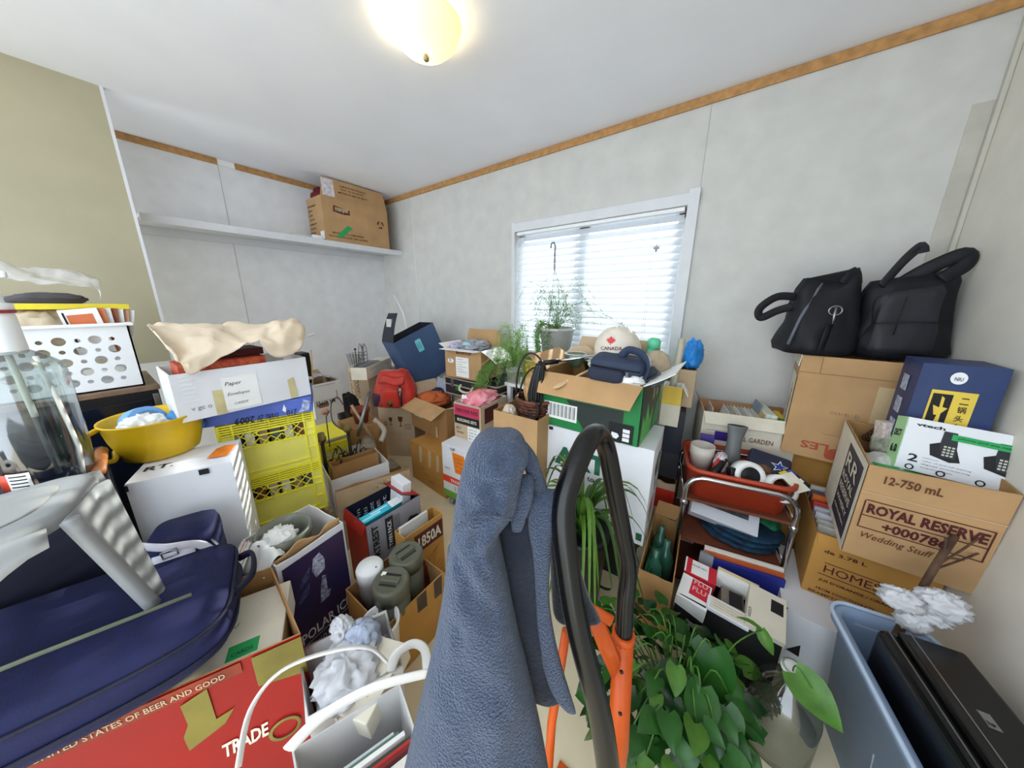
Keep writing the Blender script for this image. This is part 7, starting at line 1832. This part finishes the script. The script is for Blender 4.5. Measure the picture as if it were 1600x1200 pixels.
b = B(); b.rings([quad2(0.9, 0), quad2(1.0, 0.40), quad2(0.965, 0.40), quad2(0.86, 0.006)], smooth=False); b.build('bag_body', mat('shopper_film', (222, 220, 218), 0.3, var=0.04, transl=0.2), o)
pts = spline([at(452, 1170, z=0.43), at(500, 1122, z=0.47), at(560, 1085, z=0.485), (at(610, 1066, z=0.485)), at(668, 1052, z=0.46)], 6)
b = B(); b.tube([p - L1 for p in pts], 0.013, 8, flat=(0.35, 1.25)); b.build('handle', STR, o)
pts = spline([at(610, 1048, z=0.42), at(620, 1022, z=0.47), at(645, 1006, z=0.48), at(664, 1016, z=0.46), at(668, 1050, z=0.41)], 6)
b = B(); b.tube([p - L1 for p in pts], 0.010, 8, flat=(0.4, 1.3)); b.build('handle', mat('film_handle', (222, 220, 216), 0.25, var=0.03, transl=0.3), o)
for i in range(7):
    c = [(206, 208, 214), (90, 120, 96), (228, 228, 226), (60, 84, 72), (196, 40, 36), (120, 24, 26), (214, 212, 206)][i]
    p = cq.lerp(qs[1], 0.0) + V((0.012 * (i - 3), 0.006 * (i - 3)))
    slab('magazine', ('grey magazine at the left in the white shopper', 'green magazine in the white shopper', 'white magazine in the middle of the white shopper', 'dark green magazine in the white shopper', 'red magazine in the white shopper', 'maroon magazine in the white shopper', 'pale magazine at the right in the white shopper')[i], 'magazine', (p.x, p.y, 0.02), (0.009, 0.165, 0.355 + 0.008 * (i % 3)), (rad(-3), rad(5), rad(-20)), mat('shop_%d' % i, c, 0.4, var=0.06), 0.001, 'magazines in the white shopper')

# hand truck: black loop handle, orange frame
HB = mat('handle_black', (8, 8, 10), 0.26, var=0.06, scale=20)
ORF = mat('truck_orange', (196, 78, 4), 0.4, var=0.05)
ht = thing('hand_truck', 'hand truck with a black loop handle and orange frame in the centre', 'hand truck', at(945, 1190, d=0.5) * 1.0)
HO = ht.location.copy(); HO.z = 0; ht.location = HO
lp_ = [(955, 1240, 0.475), (938, 1120, 0.465), (905, 990, 0.455), (888, 890, 0.455), (880, 800, 0.46), (893, 745, 0.475), (912, 700, 0.495), (924, 682, 0.515), (933, 677, 0.54), (941, 684, 0.56), (950, 712, 0.585), (962, 775, 0.61), (976, 850, 0.63), (982, 890, 0.64), (977, 940, 0.645), (974, 1000, 0.65)]
pts = spline([at(a, c, d=e) - HO for a, c, e in lp_], 6)
b = B(); b.tube(pts, 0.0180, 14); b.build('loop_handle', HB, ht)
b = B(); b.tube([pts[0], at(968, 1330, d=0.50) - HO, V((at(968, 1330, d=0.50).x - HO.x, at(968, 1330, d=0.50).y - HO.y, 0.03))], 0.018, 12); b.build('lower_tube', HB, ht)
P1, P2 = at(974, 992, d=0.65) - HO, at(966, 1160, d=0.66) - HO
P3 = V((P2.x, P2.y, 0.02))
b = B(); b.tube([P1, P2, P3], 0.0215, 14); b.build('frame_tube', ORF, ht)
b = B(); b.lathe([(0.019, 0), (0.0235, 0), (0.0235, 0.02), (0.019, 0.02)], 16, P1 - V((0, 0, 0.012))); b.build('tube_collar', ORF, ht)
Q1, Q2, Q3 = at(925, 965, d=0.60) - HO, at(948, 1010, d=0.62) - HO, at(968, 1058, d=0.65) - HO
b = B(); b.tube([Q1 + V((0, 0, 0.012)), Q2, Q3], [0.013, 0.015, 0.014], 8, flat=(0.35, 1.2)); b.build('brace_plate', ORF, ht)
b = B(); b.tube([Q1 + V((-0.02, 0, 0.02)), Q1 + V((0.035, 0.012, 0.005))], 0.012, 8, flat=(0.5, 1.2)); b.build('brace_plate', ORF, ht)
b = B(); b.tube([at(885, 985, d=0.66) - HO, at(862, 1130, d=0.68) - HO, at(855, 1230, d=0.70) - HO], 0.010, 10); b.build('rear_tube', ORF, ht)
b = B()
for p_ in (at(971, 1050, d=0.632), at(969, 1115, d=0.636)): b.sph(p_ - HO, 0.004)
b.build('bolt', BLACK, ht)
b = B(); b.box(-0.16, 0.14, -0.02, 0.22, 0.0, 0.008); b.build('toe_plate', ORF, ht)

# fleece jacket
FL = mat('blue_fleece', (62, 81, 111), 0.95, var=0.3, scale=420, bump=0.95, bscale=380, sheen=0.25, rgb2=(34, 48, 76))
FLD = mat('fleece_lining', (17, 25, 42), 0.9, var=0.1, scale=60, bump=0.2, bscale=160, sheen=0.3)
jk = thing('fleece_jacket', 'blue fleece jacket draped over the hand truck', 'jacket', (0, 0, 0))
J0 = at(760, 1000, d=0.5); J0.z = 0.0
jk.location = J0


def jl(rows, name, m_, n=30, fold=0.0, ff=5, seed=0, sq=2.3, k=5):
    b = loft(smoothrows(rows, k), n, fold, ff, seed, None, 0, sq)
    b.v = [p - J0 for p in b.v]
    return b.build(name, m_, jk, sub=1)


jl([(771, 793, 671, 0.470, 0.004), (752, 812, 676, 0.465, 0.022), (738, 822, 692, 0.462, 0.034), (728, 826, 712, 0.458, 0.040), (722, 818, 735, 0.455, 0.042), (716, 812, 760, 0.452, 0.044), (711, 806, 790, 0.450, 0.046), (707, 780, 825, 0.448, 0.047), (702, 784, 860, 0.446, 0.048), (696, 793, 905, 0.444, 0.050), (688, 803, 955, 0.442, 0.052), (676, 815, 1010, 0.440, 0.055), (663, 830, 1070, 0.438, 0.058), (648, 846, 1140, 0.436, 0.06), (636, 860, 1215, 0.435, 0.06)], 'front_panel', FL, fold=0.28, ff=7, seed=2)
jl([(700, 722, 850, 0.470, 0.012), (692, 728, 930, 0.468, 0.026), (672, 735, 1030, 0.465, 0.034), (645, 745, 1140, 0.462, 0.04), (628, 750, 1215, 0.46, 0.04)], 'back_panel', FL, fold=0.2, seed=7)
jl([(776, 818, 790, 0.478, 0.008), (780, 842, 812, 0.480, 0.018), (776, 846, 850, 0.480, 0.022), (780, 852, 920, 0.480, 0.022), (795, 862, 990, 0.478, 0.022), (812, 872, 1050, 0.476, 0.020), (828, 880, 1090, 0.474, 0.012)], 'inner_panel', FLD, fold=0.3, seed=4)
# collar edge and hanging front edge
jl([(800, 822, 690, 0.474, 0.006), (812, 838, 712, 0.478, 0.012), (822, 848, 740, 0.482, 0.014), (830, 858, 768, 0.486, 0.012), (836, 862, 780, 0.488, 0.004)], 'hood_edge', FL, fold=0.1, seed=1)
jl([(815, 832, 742, 0.462, 0.004), (806, 834, 756, 0.458, 0.012), (800, 832, 780, 0.456, 0.013), (798, 822, 810, 0.456, 0.010), (800, 815, 830, 0.458, 0.004)], 'collar_fold', FL, fold=0.1, seed=3)
jl([(832, 868, 766, 0.474, 0.006), (824, 870, 778, 0.472, 0.014), (824, 864, 820, 0.470, 0.015), (832, 860, 870, 0.468, 0.014), (836, 858, 930, 0.466, 0.012), (840, 866, 990, 0.464, 0.012), (848, 878, 1040, 0.462, 0.012), (862, 890, 1080, 0.460, 0.010), (880, 898, 1105, 0.459, 0.006), (892, 900, 1114, 0.458, 0.002)], 'front_edge', FL, fold=0.1, seed=5)
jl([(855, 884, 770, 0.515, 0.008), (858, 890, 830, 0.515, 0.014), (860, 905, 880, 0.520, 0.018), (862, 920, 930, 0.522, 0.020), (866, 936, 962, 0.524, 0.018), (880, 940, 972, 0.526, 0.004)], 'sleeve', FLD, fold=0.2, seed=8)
b = B(); pts = []
for px_, py_, d_ in ((711, 824, 0.398), (730, 810, 0.396), (752, 806, 0.397), (776, 806, 0.402), (800, 812, 0.428)): pts.append(at(px_, py_, d=d_ + 0.002) - J0)
b.tube(spline(pts, 5), 0.0022, 6); b.build('seam', FL, jk)

# spider plant
LG1 = mat('leaf_spider', (94, 136, 48), 0.45, var=0.12, scale=14, transl=0.25)
LG2 = mat('leaf_spider_dark', (56, 94, 36), 0.45, var=0.12, scale=14, transl=0.25)
spc = at(898, 800, y=1.06)
sp_ = thing('spider_plant', 'spider plant with long arching leaves in a tall black pot behind the handle', 'plant', (spc.x + 0.02, 1.08, 0))
B().lathe([(0.02, 0), (0.095, 0), (0.115, spc.z - 0.10), (0.122, spc.z - 0.098), (0.122, spc.z - 0.07), (0.11, spc.z - 0.07), (0.10, spc.z - 0.12), (0.01, spc.z - 0.12)], 28).build('pot_body', mat('pot_black', (22, 22, 24), 0.35, var=0), sp_)
rr = random.Random(21)
for i in range(64):
    a = rr.uniform(0, 2 * PI); L = rr.uniform(0.16, 0.36); up = rr.uniform(0.06, 0.26)
    if i < 8: a = rr.uniform(1.8, 3.6); up = rr.uniform(0.20, 0.30); L = 0.10
    P = spline([(0.01 * math.cos(a), 0.01 * math.sin(a), spc.z - 0.11), (L * 0.25 * math.cos(a), L * 0.25 * math.sin(a), spc.z - 0.08 + up * 0.8), (L * 0.65 * math.cos(a), L * 0.65 * math.sin(a), spc.z - 0.08 + up * 0.85), (L * math.cos(a), L * math.sin(a), spc.z - 0.10 + up * 0.1 - 0.12 * rr.random() * (i >= 8) + (0.2 if i < 8 else 0))], 4)
    b = B(); n_ = len(P)
    side = V((-math.sin(a), math.cos(a), 0))
    vs = []
    for k, q in enumerate(P):
        t = k / (n_ - 1); wd = 0.0115 * (1 - t) ** 0.6 + 0.0005
        vs += [q - side * wd + V((0, 0, wd * 0.5)), q, q + side * wd + V((0, 0, wd * 0.5))]
    fs = []
    for k in range(n_ - 1):
        fs += [(k * 3, k * 3 + 1, k * 3 + 4, k * 3 + 3), (k * 3 + 1, k * 3 + 2, k * 3 + 5, k * 3 + 4)]
    b.add(vs, fs, 0, True); b.build('leaf', (LG1, LG2)[i % 2], sp_)

# pothos
PO = [mat('leaf_pothos', (38, 92, 28), 0.35, var=0.14, scale=22, transl=0.15), mat('leaf_pothos_dark', (20, 58, 20), 0.35, var=0.14, scale=22, transl=0.15), mat('leaf_pothos_pale', (84, 132, 50), 0.35, var=0.16, scale=22, transl=0.2)]


def heart(L, Wd, curl, mt):
    b = B()
    prof = [(0.0, 0.0), (0.03, 0.55), (0.12, 0.86), (0.28, 1.0), (0.48, 0.88), (0.68, 0.62), (0.85, 0.32), (1.0, 0.0)]
    vs = []
    for t, wv in prof:
        z = -curl * (t - 0.25) ** 2 * L
        back = -0.17 * L if 0 < t < 0.1 else (-0.10 * L if 0.1 < t < 0.2 else 0)
        vs += [V((t * L + back, -wv * Wd, z + 0.18 * wv * Wd)), V((t * L + back * 0.4, -wv * Wd * 0.5, z + 0.05 * wv * Wd)), V((t * L, 0, z)), V((t * L + back * 0.4, wv * Wd * 0.5, z + 0.05 * wv * Wd)), V((t * L + back, wv * Wd, z + 0.18 * wv * Wd))]
    fs = []
    for k in range(len(prof) - 1):
        for e in range(4): fs.append((k * 5 + e, k * 5 + e + 1, (k + 1) * 5 + e + 1, (k + 1) * 5 + e))
    b.add(vs, fs, 0, True)
    o = b.build('leaf', mt, None)
    me = o.data
    bpy.data.objects.remove(o)
    return me


hearts = [heart(0.085, 0.036, 0.5, PO[0]), heart(0.075, 0.032, 0.8, PO[1]), heart(0.09, 0.036, 0.3, PO[2]), heart(0.065, 0.03, 0.6, PO[0])]
pth = thing('pothos', 'bushy pothos plant with heart shaped leaves in the right foreground', 'plant', (0.03, 0.86, 0))
B().lathe([(0.02, 0), (0.075, 0), (0.092, 0.13), (0.098, 0.132), (0.098, 0.15), (0.088, 0.15), (0.08, 0.12), (0.01, 0.12)], 26).build('pot_body', mat('pot_white', (206, 206, 204), 0.4, var=0.02), pth)
rr = random.Random(77)
stems = B()
for i in range(330):
    px_ = rr.uniform(925, 1185); lo = 905 + max(0, (px_ - 1010)) * 0.75 if px_ > 1010 else 905
    py_ = rr.uniform(lo + 10, 1190)
    z_ = 0.12 + 0.24 * rr.random() * (0.5 + 0.5 * (1 - abs(px_ - 1050) / 150))
    q = at(px_, py_, z=z_)
    if q.y < 0.62 or q.y > 1.12 or q.x > 0.20: continue
    q = q - pth.location
    a = math.atan2(q.y, q.x) + rr.uniform(-0.9, 0.9)
    o = bpy.data.objects.new('leaf', hearts[rr.choice((0, 0, 1, 1, 2, 3))]); COL.objects.link(o); o.parent = pth
    o.location = q; o.rotation_euler = (rr.uniform(-0.5, 0.5), rr.uniform(-0.3, 0.9), a)
    s_ = rr.uniform(0.5, 0.9); o.scale = (s_, s_, s_)
    if i % 5 == 0: stems.tube(spline([(0.04 * math.cos(a), 0.04 * math.sin(a), 0.12), (q.x * 0.6, q.y * 0.6, q.z * 0.8 + 0.10), tuple(q)], 4), 0.0022, 5)
for px_, py_, z_, s_, rx, ry_, rz_ in ((1112, 1012, 0.34, 1.7, 0.5, 0.9, -1.3), (1060, 1045, 0.33, 1.25, 0.3, 0.6, -2.2), (1095, 1075, 0.33, 1.3, -0.3, 0.7, -1.4), (1005, 960, 0.30, 1.2, 0.2, 0.5, 1.5), (1090, 985, 0.33, 0.9, 0.3, 0.3, 2.0)):
    q = at(px_, py_, z=z_) - pth.location
    o = bpy.data.objects.new('leaf', hearts[0 if s_ > 1.25 else 1]); COL.objects.link(o); o.parent = pth
    o.location = q; o.rotation_euler = (rx, ry_, rz_); o.scale = (s_, s_, s_)
    stems.tube(spline([(0, 0, 0.12), (q.x * 0.6, q.y * 0.6, q.z * 0.9 + 0.06), tuple(q)], 4), 0.0024, 5)
q = at(1190, 985, z=0.36) - pth.location
stems.tube(spline([at(1125, 1040, z=0.30) - pth.location, at(1150, 1005, z=0.36) - pth.location, q, at(1200, 1000, z=0.34) - pth.location], 5), 0.002, 5)
stems.build('stems', PO[2], pth, kind='stuff')
for rz_, ry_ in ((2.6, 0.2), (-0.6, 0.9)):
    o = bpy.data.objects.new('leaf', hearts[2]); COL.objects.link(o); o.parent = pth; o.location = q; o.rotation_euler = (1.0, ry_, rz_); o.scale = (0.75, 0.5, 0.75)

# glass jug with a cutting
jx = at(1238, 1060, z=0.26)
jg = thing('glass_jug', 'clear glass jug with one big leaf beside the blue bin', 'jug', (jx.x - 0.005, jx.y - 0.01, 0))
JG = glassy('jug_glass', (206, 212, 204), 0.15)
B().lathe([(0.02, 0.003), (0.074, 0.0), (0.082, 0.01), (0.083, 0.17), (0.078, 0.205), (0.055, 0.245), (0.030, 0.268), (0.024, 0.285), (0.024, 0.305), (0.027, 0.306), (0.027, 0.312), (0.022, 0.312)], 32, cap1=False).build('glass_body', JG, jg)
b = B(); b.lathe([(0.01, 0.008), (0.072, 0.008), (0.079, 0.03), (0.080, 0.12), (0.001, 0.12)], 26); b.build('water', mat('cloudy_water', (168, 164, 148), 0.2, var=0.06, alpha=0.6), jg)
b = B(); b.lathe([(0.026, 0.296), (0.029, 0.298), (0.029, 0.306), (0.026, 0.308)], 22); b.build('neck_ring', WHITE, jg)
b = B(); b.tube([V((0.030 + 0.022 * math.cos(a), 0.0, 0.285 + 0.026 * math.sin(a))) for a in [2 * PI * k / 20 for k in range(20)]], 0.006, 8, closed=True); q = b.build('finger_ring', mat('milky_glass', (196, 198, 206), 0.25, var=0, alpha=0.75), jg); q.rotation_euler = (0, 0, 0.5)
lf0 = at(1243, 1052, z=0.335)
o = bpy.data.objects.new('leaf', heart(0.115, 0.046, 0.35, PO[2])); COL.objects.link(o); o.parent = jg
o.location = lf0 - jg.location; o.rotation_euler = (0.55, 0.30, -0.62)
b = B(); b.tube(spline([(0.0, 0.0, 0.10), (0.0, -0.005, 0.25), (-0.005, -0.02, 0.34), tuple(lf0 - jg.location + V((0.03, -0.02, 0.0)))], 6), 0.002, 5); b.build('stem', PO[2], jg)
